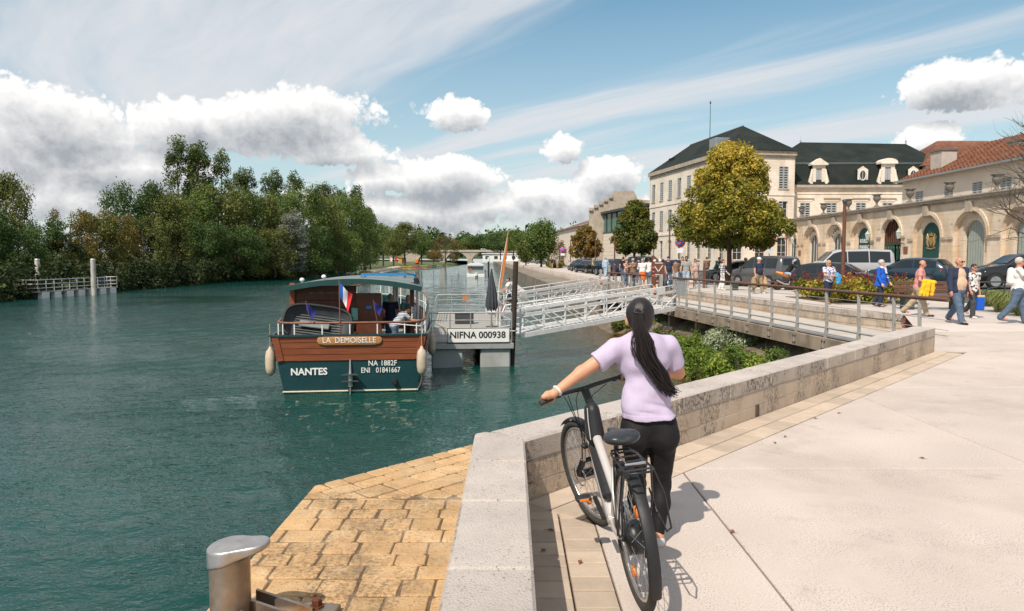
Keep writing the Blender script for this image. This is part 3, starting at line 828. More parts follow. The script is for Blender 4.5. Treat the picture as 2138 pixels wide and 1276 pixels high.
    def fender(c, a0, a1, M, nm, wd, rr):
        rows = []
        for i in range(13):
            a = R(a0+(a1-a0)*i/12); rows.append([(c[0]+(rr+.010*math.cos(t))*math.cos(a), wd*math.sin(t), c[2]+(rr+.010*math.cos(t))*math.sin(a)) for t in np.linspace(-1.45,1.45,7)])
        b = MB(); b.sheet(rows, M=M); o = b.build(nm, M_blkpl, bk); sm = o.modifiers.new('thickness', 'SOLIDIFY'); sm.thickness = .003; return o
    fender((FX,0,RW), 50, 112, ST, 'front_mudguard', .028, RW+.012)
    fender((0,0,RW), 62, 206, Matrix.Identity(4), 'rear_mudguard', .030, RW+.016)
    # stem and bar
    top = HT+Vector((-.025,0,.08)); cl = top+Vector((.055,0,.055))
    q = MB(); q.tube([HT+Vector((0,0,-.005)), HT+Vector((-.018,0,.055))], [.030,.026], 12, M=ST); q.bar(HT+Vector((-.016,0,.04)), cl, .042, .05, 0, M=ST, bev=.01); q.build('stem', M_blk, bk)
    bar = [cl+Vector((-.08,.335,.012)), cl+Vector((-.045,.20,.018)), cl+Vector((-.004,.07,.006)), cl, cl+Vector((-.004,-.07,.006)), cl+Vector((-.045,-.20,.018)), cl+Vector((-.08,-.345,.012))]
    q = MB(); q.tube(bar, [.0115,.0115,.0145,.0160,.0145,.0115,.0115], 10, M=ST); q.build('handlebar', M_blk, bk)
    grips = {}
    for s in (0, 1):
        o, i = (bar[0], bar[1]) if s == 0 else (bar[6], bar[5]); dd = (i-o).normalized()
        g = MB(); g.tube([o-dd*.006, o, o+dd*.04, o+dd*.125, o+dd*.13], [.013,.0185,.0165,.0165,.014], 12, M=ST); g.build('grip', M_rub, bk)
        lv = MB(); b0 = o+dd*.15; lv.box(b0+Vector((.02,0,-.008)), (.045,.035,.028), 0, ST, .008); lv.tube([b0+Vector((.035,0,-.01)), b0-dd*.05+Vector((.055,0,-.016)), b0-dd*.14+Vector((.048,0,-.02))], [.007,.0055,.005], 6, M=ST); lv.build('brake_lever', M_blk, bk)
        grips[s] = (ST @ (o+dd*.0), ST @ (o+dd*.13))
    for k, (sy, zz) in enumerate(((.15,.0),(.12,.01),(-.15,0),(.05,-.02))):
        c = MB(); s0 = cl+Vector((-.01,sy,-.01)); c.tube([ST @ s0, ST @ (cl+Vector((.09,sy*.6,-.08))), ST @ (cl+Vector((.10,sy*.25+.02,-.19))), ST @ (HB+Vector((.05,.03+.008*k,-.03-.03*k)))], .003, 5); c.build('cable', M_blk, bk)
    # saddle and post
    q = MB(); q.tube([SC+Vector((.0,0,-.05)), SC+Vector((-.035,0,.105))], .0135, 10); q.build('seat_post', M_blk, bk)
    sd = s_union([s_flat((.265,0,.838),(.12,0,.845),.024,.040,(0,0,1),1.6), s_ell((.055,0,.852),(.10,.083,.030)), s_ell((.03,.045,.862),(.06,.045,.022)), s_ell((.03,-.045,.862),(.06,.045,.022))], .03)
    sdf_obj('saddle', sd, .006, M_leath, bk)
    q = MB()
    for s in (-1,1): q.tube([(.20,s*.012,.82),(.12,s*.022,.805),(.03,s*.03,.825)], .0035, 6)
    q.build('saddle_rail', M_chr, bk)
    # rack
    rk = MB(); z = .775
    loop = [(.10,-.045,z),(.02,-.062,z),(-.26,-.068,z),(-.30,-.05,z),(-.30,.05,z),(-.26,.068,z),(.02,.062,z),(.10,.045,z)]
    rk.tube(loop, .0058, 7, closed=True); rack = rk.build('rear_rack', M_blk, bk)
    for xx in (.05,-.03,-.11,-.19,-.25):
        c = MB(); c.bar((xx,-.064,z),(xx,.064,z),.022,.006,bev=.002); c.build('rack_bar', M_blk, rack)
    for s in (-1,1):
        c = MB(); c.tube([(-.02,s*.063,z),(-.03,s*.078,.6),(.0,s*.078,RW+.02)], .0048, 6); c.build('rack_strut', M_blk, rack)
        c = MB(); c.tube([(-.22,s*.068,z),(-.15,s*.08,.6),(.0,s*.078,RW+.02)], .0048, 6); c.build('rack_strut', M_blk, rack)
        c = MB(); c.tube([(-.26,s*.068,z),(-.29,s*.10,.66),(-.30,s*.115,.50),(-.22,s*.115,.45),(-.12,s*.10,.52),(-.08,s*.085,.62)], .0048, 6); c.build('pannier_rail', M_blk, rack)
    c = MB()
    for s in (-1,1): c.tube([(.03,s*.035,z+.012),(-.08,s*.045,z+.025),(-.2,s*.04,z+.014)], .0028, 5)
    c.tube([(-.2,-.05,z+.014),(-.2,.05,z+.014)], .007, 6); c.build('spring_clip', M_chr, rack)
    # drive
    q = MB()
    for i in range(30):
        a = 2*math.pi*i/30; q.bar((BB.x+.086*math.cos(a),-.052,BB.z+.086*math.sin(a)),(BB.x+.094*math.cos(a),-.052,BB.z+.094*math.sin(a)),.006,.004,0,(0,1,0))
    q.tube(ring_pts((BB.x,-.052,BB.z), .082, 30), .006, 5, closed=True)
    for k in range(4): a = k*math.pi/2+.4; q.bar((BB.x,-.052,BB.z),(BB.x+.08*math.cos(a),-.052,BB.z+.08*math.sin(a)),.014,.005,0,(0,1,0))
    q.build('chainring', M_blk, bk)
    q = MB()
    for i in range(7): q.tube(ring_pts((0,-.040-.004*i,RW), .058-.005*i, 20), .0022, 4, closed=True)
    q.build('cassette', M_chr, bk)
    q = MB(); q.tube([(BB.x,-.052,BB.z+.09),(.0,-.052,RW+.05)], .004, 5); q.tube([(BB.x,-.052,BB.z-.09),(.03,-.052,RW-.13)], .004, 5); q.build('chain', M_chr, bk)
    q = MB(); q.bar((.01,-.06,RW-.03),(.035,-.06,RW-.13),.016,.02,0,bev=.004); q.build('derailleur', M_blk, bk)
    ca = R(30)
    for s, an in ((1, ca), (-1, ca+math.pi)):
        e = Vector((BB.x+.17*math.cos(an), s*.085, BB.z+.17*math.sin(an)))
        c = MB(); c.bar((BB.x, s*.055, BB.z), e-Vector((0,s*.012,0)), .018, .026, 0, (0,1,0), bev=.005); cr = c.build('crank_arm', M_blk, bk)
        p = MB(); p.box(e+Vector((0,s*.055,0)), (.075,.09,.022), 0, None, .006); pd = p.build('pedal', M_blkpl, bk)
        for sx in (-1,1): p = MB(); p.box(e+Vector((sx*.040,s*.055,0)), (.006,.055,.014), 0, None, .002); p.build('pedal_reflector', M_org, pd)
    bpy.context.view_layer.update()
    Mw = Matrix.Translation(BK_R) @ bk.rotation_euler.to_matrix().to_4x4()
    return {k: (Mw @ a, Mw @ b) for k, (a, b) in grips.items()}
GRIPS = build_bike()
# ================================================================== WOMAN BESIDE THE BICYCLE
def skin_mat(name, c): return mk(name, c, .5, v=.06, s=14, b=.06, bs=160, spec=.35)
M_skinW = mk('skin_warm', (.56,.29,.175), .5, v=.12, s=9, b=.08, bs=160, spec=.35, c2=(.60,.27,.17), c2s=7)
def hair_mat(name, c, r=.42): return mk(name, c, r, v=.25, s=40, b=.25, bs=160, vec_scale=(1,1,.15), spec=.45)
M_hairW = hair_mat('near_black_hair', (.014,.009,.008), .36)
def rib_knit(name, c):
    ma = mk(name, c, .9, v=.07, s=6); nt = ma.node_tree; N = NT(nt); p = next(n for n in nt.nodes if n.type == 'BSDF_PRINCIPLED')
    pos = N.n('ShaderNodeNewGeometry').outputs['Position']; x, y, z = N.xyz(pos)
    w = N.m('SINE', N.m('MULTIPLY', x, 2*math.pi/.0075)); w2 = N.m('SINE', N.m('MULTIPLY', z, 2*math.pi/.014))
    h = N.m('ADD', w, N.m('MULTIPLY', w2, .12))
    bp = N.n('ShaderNodeBump'); bp.inputs['Strength'].default_value = .28; bp.inputs['Distance'].default_value = .003; N.set(bp.inputs['Height'], h); nt.links.new(bp.outputs[0], p.inputs['Normal']); return ma
M_lilac = rib_knit('lilac_rib_knit', (.51,.43,.58)); M_legg = mk('black_leggings', (.010,.009,.010), .7, v=.15, s=30, spec=.25); M_mesh = mk('sheer_panel', (.045,.03,.028), .7)
M_white = mk('off_white_fabric', (.66,.62,.58), .8, v=.08, s=10)
def build_woman():
    at_y = lambda px, py, d: globals()['at_y'](px, py, d-.13 if py < 930 else d)
    J = dict(
        ankR=at_y(1374,1118,4.30), kneR=at_y(1381,1012,4.42), hipR=at_y(1384,905,4.47), hipL=at_y(1326,903,4.47), kneL=at_y(1330,1010,4.70), ankL=at_y(1326,1085,4.78),
        pel=at_y(1356,886,4.46), wai=at_y(1352,826,4.48), che=at_y(1343,752,4.49), nek=at_y(1338,706,4.51), hed=at_y(1335,664,4.56),
        shL=at_y(1286,729,4.47), shR=at_y(1394,722,4.52), elL=at_y(1214,778,4.43), elR=at_y(1416,778,4.60))
    g0, g1 = GRIPS[0]; gc = g0.lerp(g1, .42); gd = (g1-g0).normalized()
    h0, h1 = GRIPS[1]; hc = h0.lerp(h1, .42)
    fw = Vector((-.10,.99,0)).normalized(); upv = Vector((0,0,1))
    J['wrL'] = gc-fw*.055+upv*.035+gd*.035; J['wrR'] = hc-fw*.06+upv*.03
    O = Vector((.86, 4.40, 0)); 
    Jl = {k: v-O for k, v in J.items()}
    wo = thing('person', 'woman in lilac T-shirt and black leggings with long ponytail pushing the bicycle', 'person', O)
    A = lambda k: Jl[k]
    sk = []
    rt = Matrix.Rotation(R(4), 4, 'Z')
    # torso
    sk += [s_ell(A('che')+Vector((0,.005,.0)), (.150,.088,.150)), s_ell(A('wai'), (.124,.082,.11)), s_ell(A('pel')+Vector((0,.01,.01)), (.160,.098,.105)),
           s_cone(A('shL'), A('shR'), .050, .050), s_cone(A('che')+Vector((0,-.01,.08)), A('nek')+Vector((0,0,.0)), .085, .052), s_cone(A('nek'), A('hed')+Vector((0,-.01,-.04)), .046, .050)]
    for s in 'LR':
        hp, kn, an = A('hip'+s), A('kne'+s), A('ank'+s)
        sk += [s_cone(hp, kn, .084, .047), s_cone(kn, kn.lerp(an, .35)+Vector((0,-.012,0)), .046, .049), s_cone(kn.lerp(an, .35)+Vector((0,-.012,0)), an, .048, .031)]
        sk += [s_ell(hp+Vector((.0,-.055,-.015)), (.080,.066,.086)), s_cone(an, an+Vector((0,-.025,-.045)), .034, .030), s_cone(an+Vector((0,-.02,-.055)), an+Vector((-.01,.13,-.06)), .030, .024)]
        sk += [s_cone(A('sh'+s), A('el'+s), .049, .038), s_cone(A('el'+s), A('wr'+s), .039, .024)]
    # head
    hd = A('hed')
    sk += [s_ell(hd+Vector((0,-.005,.02)), (.072,.092,.092)), s_ell(hd+Vector((0,.03,-.035)), (.056,.062,.070)), s_ell(hd+Vector((0,.105,-.005)), (.011,.016,.022)),
           s_ell(hd+Vector((.0,.082,-.052)), (.024,.012,.010)), s_ell(hd+Vector((.076,.0,-.018)), (.013,.022,.033)), s_ell(hd+Vector((-.076,.0,-.018)), (.013,.022,.033))]
    body = s_union(sk, .022)
    # hands: palm, four fingers closing round the grip, thumb along the inside
    def hand(gc, gd, wr, side):
        gcl, wl = gc-O, wr-O; out = []
        back = -fw
        kn0 = [gcl+gd*(t) for t in (-.036,-.012,.012,.034)]
        palm = gcl+back*.012+upv*.030
        out += [s_cone(wl, palm, .024, .027), s_cone(palm-gd*.030, palm+gd*.028, .017, .018)]
        for i, k in enumerate(kn0):
            l = (.92, 1.0, 1.05, .98)[i]
            a = k+upv*.030+fw*.006; b = k+fw*.033*l+upv*.012; c = k+fw*.028*l-upv*.019; e = k+fw*.004-upv*.026
            out += [s_cone(a, b, .0098, .0090), s_cone(b, c, .0090, .0083), s_cone(c, e, .0083, .0074)]
        th = gcl+gd*.05
        out += [s_cone(wl.lerp(palm, .6)+gd*.02, th+back*.020+upv*.004, .012, .0105), s_cone(th+back*.020+upv*.004, th+gd*.004-upv*.024+fw*.002, .0102, .0085)]
        return s_union(out, .007)
    hl, hr = hand(gc, gd, J['wrL'], 1), hand(hc, (h1-h0).normalized(), J['wrR'], -1)
    full = s_union([body, hl, hr], .012)
    def bodyf(P): return smin(smin(body(P), hl(P), .012), hr(P), .012)
    bodyf.bb = full.bb
    sdf_obj('body', bodyf, .0068, M_skinW, wo)
    # T-shirt: follows the torso with ease, square hem, sleeves to mid upper arm
    tz = A('pel').z+.055
    sh = [s_ell(A('che')+Vector((.0,-.002,.02)), (.170,.104,.165)), s_ell(A('wai')+Vector((-.004,-.005,.01)), (.154,.102,.15)), s_flat(A('pel')+Vector((-.068,-.005,.10)), A('pel')+Vector((.06,-.005,.0)), .104, .112, (0,1,0), 1.02),
          s_flat(A('pel')+Vector((-.064,-.005,-.02)), A('pel')+Vector((.055,-.005,-.02)), .114, .114, (0,1,0), 1.0),
          s_cone(A('shL')+Vector((.01,0,.004)), A('shR')+Vector((-.01,0,.004)), .062, .060), s_cone(A('che')+Vector((0,-.005,.09)), A('nek')+Vector((0,0,-.01)), .095, .060)]
    core = s_cut(s_union(sh, .045), [((.04,.10,-1), -tz+.0), ((0,.15,1), A('nek').z+.022)], .006)
    sl = []
    for s in 'LR':
        a, e = A('sh'+s), A('el'+s); dd = (e-a).normalized(); m = a+dd*.175
        c = s_cone(a, m+dd*.05, .066, .069); sl.append(s_cut(c, [(tuple(dd), float(dd.dot(a+dd*.150)))], .005))
    shirt = s_union([core]+sl, .03)
    shirt = wob(wob(shirt, .0060, 22, 3, (1.0,1.0,.55)), .0035, 55, 5, (1,.8,.5))
    # two soft folds across the small of the back
    s0 = shirt
    def folds(P):
        d = s0(P); w = np.exp(-((P[:,2]-tz-.075+.25*(P[:,0]-.02))/.013)**2)*np.exp(-((P[:,0]-.03)/.09)**2); w2 = np.exp(-((P[:,2]-tz-.035+.10*(P[:,0]+.04))/.010)**2)*np.exp(-((P[:,0]+.05)/.06)**2)
        w3 = np.exp(-((P[:,2]-tz-.20-.7*(P[:,0]-.1))/.016)**2)*np.exp(-((P[:,0]-.09)/.06)**2); hem = np.exp(-((P[:,2]-tz-.022)/.004)**2)
        return d+.007*w+.006*w2+.005*w3+.0025*hem
    folds.bb = s0.bb
    sdf_obj('t_shirt', folds, .0062, M_lilac, wo)
    # leggings
    lg = [s_ell(A('pel')+Vector((0,.008,.01)), (.168,.106,.112))]
    for s in 'LR':
        hp, kn, an = A('hip'+s), A('kne'+s), A('ank'+s)
        lg += [s_cone(hp, kn, .092, .055), s_cone(kn, kn.lerp(an, .35)+Vector((0,-.012,0)), .053, .056), s_cone(kn.lerp(an, .35)+Vector((0,-.012,0)), an+Vector((0,0,-.0)), .055, .036), s_ell(hp+Vector((0,-.046,-.012)), (.090,.078,.098))]
    cutL = min(A('ankL').z, A('ankR').z)
    lgf = s_cut(s_union(lg, .034), [((0,0,1), tz+.10), ((0,0,-1), -(A('ankR').z-.02))], .004)
    sdf_obj('leggings', wob(lgf, .002, 40, 8), .0068, M_legg, wo)
    # shoes
    for s in 'LR':
        an = A('ank'+s)
        up_ = s_union([s_ell(an+Vector((0,-.005,-.035)), (.042,.055,.045)), s_cone(an+Vector((0,.03,-.055)), an+Vector((-.01,.145,-.066)), .042, .034)], .03)
        zf = -an.z if True else 0
        sh_ = s_cut(up_, [((0,0,-1), -(an.z-.098))], .006); o = sdf_obj('shoe', sh_, .007, M_white, wo)
    # hair: cap, tie and ponytail strands
    cap = s_union([s_ell(hd+Vector((0,-.018,.030)), (.086,.102,.100)), s_ell(hd+Vector((0,-.055,-.012)), (.075,.060,.080))], .02)
    cap = s_sub(cap, s_ell(hd+Vector((0,.105,-.06)), (.085,.10,.11)))
    sdf_obj('hair', wob(cap, .0018, 70, 4, (1,1,.2)), .006, M_hairW, wo)
    tie = at_y(1333,651,4.425)-O
    q = MB(); q.tube([tie+Vector((.026*math.cos(a), -.002+.010*math.sin(a), .010*math.sin(a)+.004*math.cos(3*a))) for a in np.linspace(0, 6.28, 17)[:-1]], .008, 8, closed=True); q.build('hair_tie', M_blkpl, wo)
    path = [tie+Vector((0,.01,.004)), at_y(1331,674,4.395)-O, at_y(1343,708,4.355)-O, at_y(1350,744,4.345)-O, at_y(1372,778,4.345)-O, at_y(1386,805,4.345)-O, at_y(1406,825,4.345)-O]
    env = [.018,.032,.042,.046,.044,.038,.030]
    rs = random.Random(9); q = MB()
    def spl(P, t):
        n = len(P)-1; x = t*n; i = min(int(x), n-1); u = x-i
        p0, p1, p2, p3 = P[max(i-1,0)], P[i], P[i+1], P[min(i+2,n)]
        return .5*((2*p1)+(p2-p0)*u+(2*p0-5*p1+4*p2-p3)*u*u+(3*p1-p0-3*p2+p3)*u**3)
    for k in range(300):
        a = rs.random()*6.28; r = math.sqrt(rs.random()); end = .80+rs.random()*.22; ph = rs.random()*6.28; wv = .008+rs.random()*.018; pts = []; rr = []
        for i in range(15):
            t = i/14*end; tt = min(t, 1); c = spl(path, tt); e = float(np.interp(tt*6, range(7), env))*r
            pts.append(c+Vector((math.cos(a)*e+wv*math.sin(8.5*t+ph)*t, math.sin(a)*e*.55, wv*math.cos(6*t+ph)*t)) + Vector((.03,0,-.03))*max(0, t-1)); rr.append((.0022+.002*(k % 3))*(1-.75*(i/14)**3))
        q.tube(pts, rr, 4, cap=False)
    for k in range(64):     # loose strands on the left shoulder and blown to the right
        lf = k < 34; st = Vector((-.02 if lf else .02, .0, -.02)); pts = []
        a0 = path[1]+st; bx = rs.uniform(.015,.085)
        for i in range(10):
            t = i/9; c = spl(path, .15+.62*t)
            pts.append(c+Vector(((-1 if lf else .8)*bx*math.sin(3.14*min(1,t*1.05))+.006*math.sin(9*t+k), .004, 0)))
        q.tube(pts, [.0022*(1-.6*i/9) for i in range(10)], 4, cap=False)
    pt = q.build('ponytail', M_hairW, wo)
    # watch
    w0 = A('wrL').lerp(A('elL'), .14); dd = (A('elL')-A('wrL')).normalized(); n1 = dd.cross(upv).normalized(); n2 = n1.cross(dd)
    q = MB(); q.tube([w0+n1*.030*math.cos(a)+n2*.028*math.sin(a) for a in np.linspace(0, 6.28, 21)[:-1]], .0085, 6, closed=True); q.build('watch', M_white, wo)
    for sx in (-1,1):
        e = MB(); e.lathe([(.0,-.004),(.011,0),(.0,.004)], 10, M=Matrix.Translation(hd+Vector((sx*.028,.088,.004))) @ Matrix.Rotation(R(90), 4, 'X')); e.build('eye', M_blk, wo)
build_woman()
# ================================================================== RIVER BOAT
M_teal = mk('dark_teal_hull_paint', (.010,.046,.052), .35, v=.12, s=3, coat=.2, stain=((.02,.05,.05), .6, 3)); M_plank = mk('varnished_red_brown_plank', (.22,.066,.028), .45, v=.3, s=5, vec_scale=(.4,.4,6), c2=(.19,.05,.018), c2s=2, rndv=.10)
M_dwood = mk('dark_brown_wood', (.11,.034,.016), .5, v=.3, s=5, rndv=.1); M_rail = mk('oiled_rail_wood', (.20,.085,.05), .5, v=.2, s=7)
M_wht = mk('white_paint', (.74,.74,.72), .45, v=.06, s=5); M_roof = mk('teal_roof_paint', (.015,.055,.052), .35, v=.15, s=2); M_roofdeck = mk('grey_roof_skin', (.13,.17,.165), .45, v=.2, s=1.5, c2=(.17,.20,.19), c2s=1)
M_fender = mk('dirty_cream_fender', (.52,.42,.32), .6, v=.2, s=7, stain=((.16,.11,.07), .7, 9)); M_rope = mk('hemp_rope', (.36,.28,.18), .9, v=.3, s=40)
M_cream = mk('waterline_cream', (.55,.50,.38), .5, v=.2, s=6, stain=((.2,.14,.07), .6, 5)); M_dark = mk('dark_interior', (.018,.012,.010), .8); M_plate = mk('honey_wood_plate', (.42,.20,.075), .5, v=.25, s=8, vec_scale=(.3,1,4))
M_glass = mk('dark_glass', (.015,.020,.022), .08, v=.1, spec=.6); M_blue = mk('blue_paint', (.02,.22,.50), .45); M_flagb = mk('flag_blue', (.015,.10,.42), .8); M_flagr = mk('flag_red', (.55,.02,.025), .8); M_flagw = mk('flag_white', (.75,.75,.75), .8); M_eu = mk('navy_flag', (.012,.02,.16), .8)
M_galv = mk('galvanised_steel', (.48,.48,.475), .42, .55, v=.12, s=5, c2=(.40,.40,.40), c2s=2); M_alw = mk('pale_aluminium', (.74,.73,.72), .5, .15, v=.08, s=4, c2=(.64,.63,.62), c2s=1.5)
M_deckg = mk('weathered_deck', (.30,.285,.26), .85, v=.2, s=4, rndv=.08, vec_scale=(1,6,1)); M_float = mk('grey_float', (.36,.37,.36), .6, v=.15, s=1.5, c2=(.28,.29,.28), c2s=.8, stain=((.14,.10,.06), .5, 1.2)); M_black = mk('black_lettering', (.015,.015,.016), .6)
M_buoy = mk('orange_buoy', (.80,.16,.03), .5); M_tub = mk('charcoal_tub', (.05,.055,.06), .5, v=.2, s=5); M_canv = mk('charcoal_canvas', (.045,.05,.06), .85, v=.25, s=9, b=.3, bs=60); M_pile = mk('tarred_timber', (.035,.024,.018), .8, v=.4, s=5, vec_scale=(3,3,.4), b=.6, bs=20)
M_yel = mk('yellow_cloth', (.70,.42,.03), .7); M_flago = mk('rust_orange_flag', (.50,.17,.045), .8, v=.2, s=3)
def on_face(me, parent, name, p, rot, label=None):
    o = obj(name, me, parent, p, rot); return o
BOAT = at_z(733, 819, WZ); BYAW = R(6.5)
def build_boat():
    bt = thing('river_boat', 'wooden-sided passenger boat with dark teal hull and curved roof moored at the pontoon', 'boat', BOAT, BYAW)
    ys = [0,.6,1.5,4,7,9,11,12.3,13.2,13.6]; hd = [2.24,2.28,2.33,2.38,2.36,2.22,1.72,1.05,.45,.06]; hc = [2.10,2.15,2.2,2.25,2.22,2.05,1.45,.8,.3,.04]; hw = [1.94,2.0,2.03,2.05,2.0,1.75,1.05,.45,.12,.02]
    zs = [1.70,1.69,1.66,1.62,1.66,1.76,1.92,2.05,2.13,2.15]; zc = [.97,.96,.95,.93,.96,1.02,1.12,1.2,1.26,1.28]
    rk = [-.10,0,0,0,0,.05,.12,.2,.25,.28]
    def S(i, lev, sd):
        y = ys[i]
        if lev == 0: return (sd*hw[i]*.86, y, -.45)
        if lev == 1: return (sd*hw[i], y+rk[i]*.2, .02)
        if lev == 2: return (sd*hc[i], y+rk[i]*.6, zc[i])
        return (sd*hd[i], y+rk[i], zs[i])
    h = MB()
    for sd in (-1, 1): h.sheet([[S(i, l, sd) for l in (0,1,2)] for i in range(len(ys))], smooth=True)
    h.add([S(0,0,-1), S(0,1,-1), S(0,2,-1), S(0,2,1), S(0,1,1), S(0,0,1)], [(0,1,2,3,4,5)][:1])
    hull = h.build('hull', M_teal, bt)
    w = MB()
    for sd in (-1, 1): w.tube([Vector(S(i,1,sd))+Vector((sd*.012,0,.03)) for i in range(len(ys))], .030, 6)
    w.tube([Vector(S(0,1,-1))+Vector((0,-.02,.03)), Vector(S(0,1,1))+Vector((0,-.02,.03))], .030, 6); w.build('waterline_strip', M_cream, hull)
    # topside planks
    def lerp3(a, b, t): return tuple(a[k]+(b[k]-a[k])*t for k in range(3))
    npk = 4
    for sd in (-1, 1):
        for k in range(npk):
            t0, t1 = k/npk+.012, (k+1)/npk-.012; p = MB(); o = sd*.035
            rows = []
            for i in range(len(ys)):
                a, e = S(i,2,sd), S(i,3,sd); p0, p1 = lerp3(a,e,t0), lerp3(a,e,t1); m0, m1 = lerp3(a,e,t0+.02), lerp3(a,e,t1-.02)
                rows.append([p0, (m0[0]+o,m0[1],m0[2]), (m1[0]+o,m1[1],m1[2]), p1])
            p.sheet(rows, smooth=False); p.build('side_plank', M_plank, bt)
    # transom planks
    for k in range(npk):
        t0, t1 = k/npk, (k+1)/npk
        l0, l1 = lerp3(S(0,2,-1),S(0,3,-1),t0), lerp3(S(0,2,-1),S(0,3,-1),t1); r0, r1 = lerp3(S(0,2,1),S(0,3,1),t0), lerp3(S(0,2,1),S(0,3,1),t1)
        p = MB(); g = .007
        f0 = [(l0[0]+.2,l0[1]-.035,l0[2]+g),(r0[0]-.2,r0[1]-.035,r0[2]+g),(r1[0]-.2,r1[1]-.035,r1[2]-g),(l1[0]+.2,l1[1]-.035,l1[2]-g)]; bk = [(x,y+.05,z) for x,y,z in f0]
        p.add(f0+bk, [(0,1,2,3),(4,7,6,5),(0,4,5,1),(3,2,6,7),(0,3,7,4),(1,5,6,2)]); p.build('transom_plank', M_plank, bt)
    for sd in (-1,1):
        a, e = Vector(S(0,2,sd)), Vector(S(0,3,sd)); p = MB(); p.bar(a+Vector((-sd*.10,-.030,.0)), e+Vector((-sd*.10,-.030,0)), .20, .075, 0, (0,-1,0), bev=.01); p.build('corner_post', M_plank, bt)
    c = MB()
    for sd in (-1,1): c.tube([Vector(S(i,3,sd))+Vector((0,0,.02)) for i in range(len(ys))], .045, 6)
    c.bar(Vector(S(0,3,-1))+Vector((-.05,-.03,.025)), Vector(S(0,3,1))+Vector((.05,-.03,.025)), .12, .05); c.build('gunwale', M_teal, bt)
    dk = MB(); dk.sheet([[(-hd[i]*.97, ys[i]+.02, 1.0 if ys[i] < 8 else 1.2), (hd[i]*.97, ys[i]+.02, 1.0 if ys[i] < 8 else 1.2)] for i in range(len(ys))], smooth=False); dk.build('deck', M_deckg, bt)
    inn = MB()
    for sd in (-1,1): inn.sheet([[(sd*hd[i]*.965, ys[i]+.03, 1.0), (sd*hd[i]*.965, ys[i]+.03, zs[i])] for i in range(len(ys))], smooth=False)
    inn.add([(-2.2,.03,1.0),(2.2,.03,1.0),(2.2,.03,1.68),(-2.2,.03,1.68)], [(0,1,2,3)]); inn.build('inner_bulwark', M_teal, bt)
    # lettering
    pl = s_flat((-.82,0,0),(.82,0,0),.125,.125,(0,1,0),5.5); pl = s_union([pl, s_flat((-.70,0,0),(.70,0,0),.145,.145,(0,1,0),5.5)], .01)
    V, Q = sdf_mesh(pl, .012); npo = obj('name_plate', np_mesh('name_plate', V, Q, M_plate), bt, (0, -.162, 1.575))
    for w_, x_ in (('LA', -.66), ('DEMOISELLE', .17)): obj('lettering', text_mesh(w_, .235, M_wht, .006, .92), npo, (x_,-.030,0), (R(90),0,0))
    tz = R(90)
    def letter(t, size, x, z, sx=1.0, bold=.004):
        yy = -.06*z-.028
        obj('lettering', text_mesh(t, size, M_wht, .004, sx, bold), hull, (x, yy+.0, z), (tz, 0, 0))
    letter('NANTES', .285, -1.20, .64, .98, .008); letter('NA', .225, .66, .865, .88, .0015); letter('1882F', .225, 1.12, .865, .88, .0015); letter('ENI', .225, .44, .655, .80, .0015); letter('01841667', .225, 1.10, .655, .80, .0015)
    # rudder
    r = MB(); r.tube([(0,-.10,.99),(0,-.14,.40)], [.02,.05], 8); r.tube([(0,-.14,.55),(0,-.14,.2)], .075, 10); r.build('rudder_stock', M_galv, bt)
    for z in (.55,.36): p = MB(); p.add([(-.26,-.30,z),(.26,-.30,z),(.10,-.05,z),(-.10,-.05,z),(-.26,-.30,z+.025),(.26,-.30,z+.025),(.10,-.05,z+.025),(-.10,-.05,z+.025)], [(0,3,2,1),(4,5,6,7),(0,1,5,4),(2,3,7,6),(0,4,7,3),(1,2,6,5)]); p.build('rudder_fin', M_tub, bt)
    p = MB(); p.add([(-.02,-.12,.30),(-.02,-.45,-.3),(-.02,.0,-.3),(.02,-.12,.30),(.02,-.45,-.3),(.02,.0,-.3)], [(0,1,2),(3,5,4),(0,3,4,1),(1,4,5,2),(0,2,5,3)]); p.build('rudder_blade', M_tub, bt)
    p = MB(); p.tube([(1.30,.0,.32),(1.30,-.20,.30)], .075, 12, cap=False); p.tube([(1.30,-.19,.30),(1.30,-.21,.30)], [.078,.06], 12); p.build('exhaust', M_black, bt)
    # stern rail
    rl = [(-2.18,7.5),(-2.26,4),(-2.2,1.2),(-2.14,.4),(-1.95,.08),(-1.6,-.02),(0,-.05),(1.6,-.02),(1.95,.1),(2.12,.45),(2.2,1.2),(2.28,4),(2.25,7),(2.1,9),(1.65,10.9),(1.0,12.2),(.42,13.1),(0,13.35),(-.42,13.1),(-1,12.2),(-1.65,10.9),(-2.1,9)]
    zr = lambda y: float(np.interp(y, [-.1,1,4,8,11,13.4], [2.08,2.10,2.26,2.45,2.66,2.80]))
    p = MB(); p.tube([(x,y,zr(y)) for x,y in rl], .042, 8, closed=True, squash=.8); rail = p.build('handrail', M_rail, bt)
    for i in range(len(rl)):
        a, e = rl[i], rl[(i+1) % len(rl)]; n = max(1, round(math.dist(a,e)/1.0))
        for k in range(n):
            x, y = a[0]+(e[0]-a[0])*k/n, a[1]+(e[1]-a[1])*k/n
            b = MB(); b.tube([(x,y,1.0 if y > 8 else 1.6),(x,y,zr(y))], .022, 6); b.build('stanchion', M_wht, bt)
    p = MB(); p.tube([(x*1.0,y,(zr(y)+1.70)/2+.02) for x,y in rl if y > .3 and x > 0 or y > 2], .014, 5); p.build('mid_rail', M_wht, bt)
    # wheelhouse
    cab = MB(); cab.box((-1.95,3.1,2.05), (.06,2.8,2.1)); cab.build('side_wall', M_dwood, bt)
    for k in range(9):
        b = MB(); z0 = 1.0+k*.235; b.box((-.95,1.78,z0+.115), (1.94,.05,.228), 0, None, .006); b.build('aft_wall_plank', M_dwood, bt)
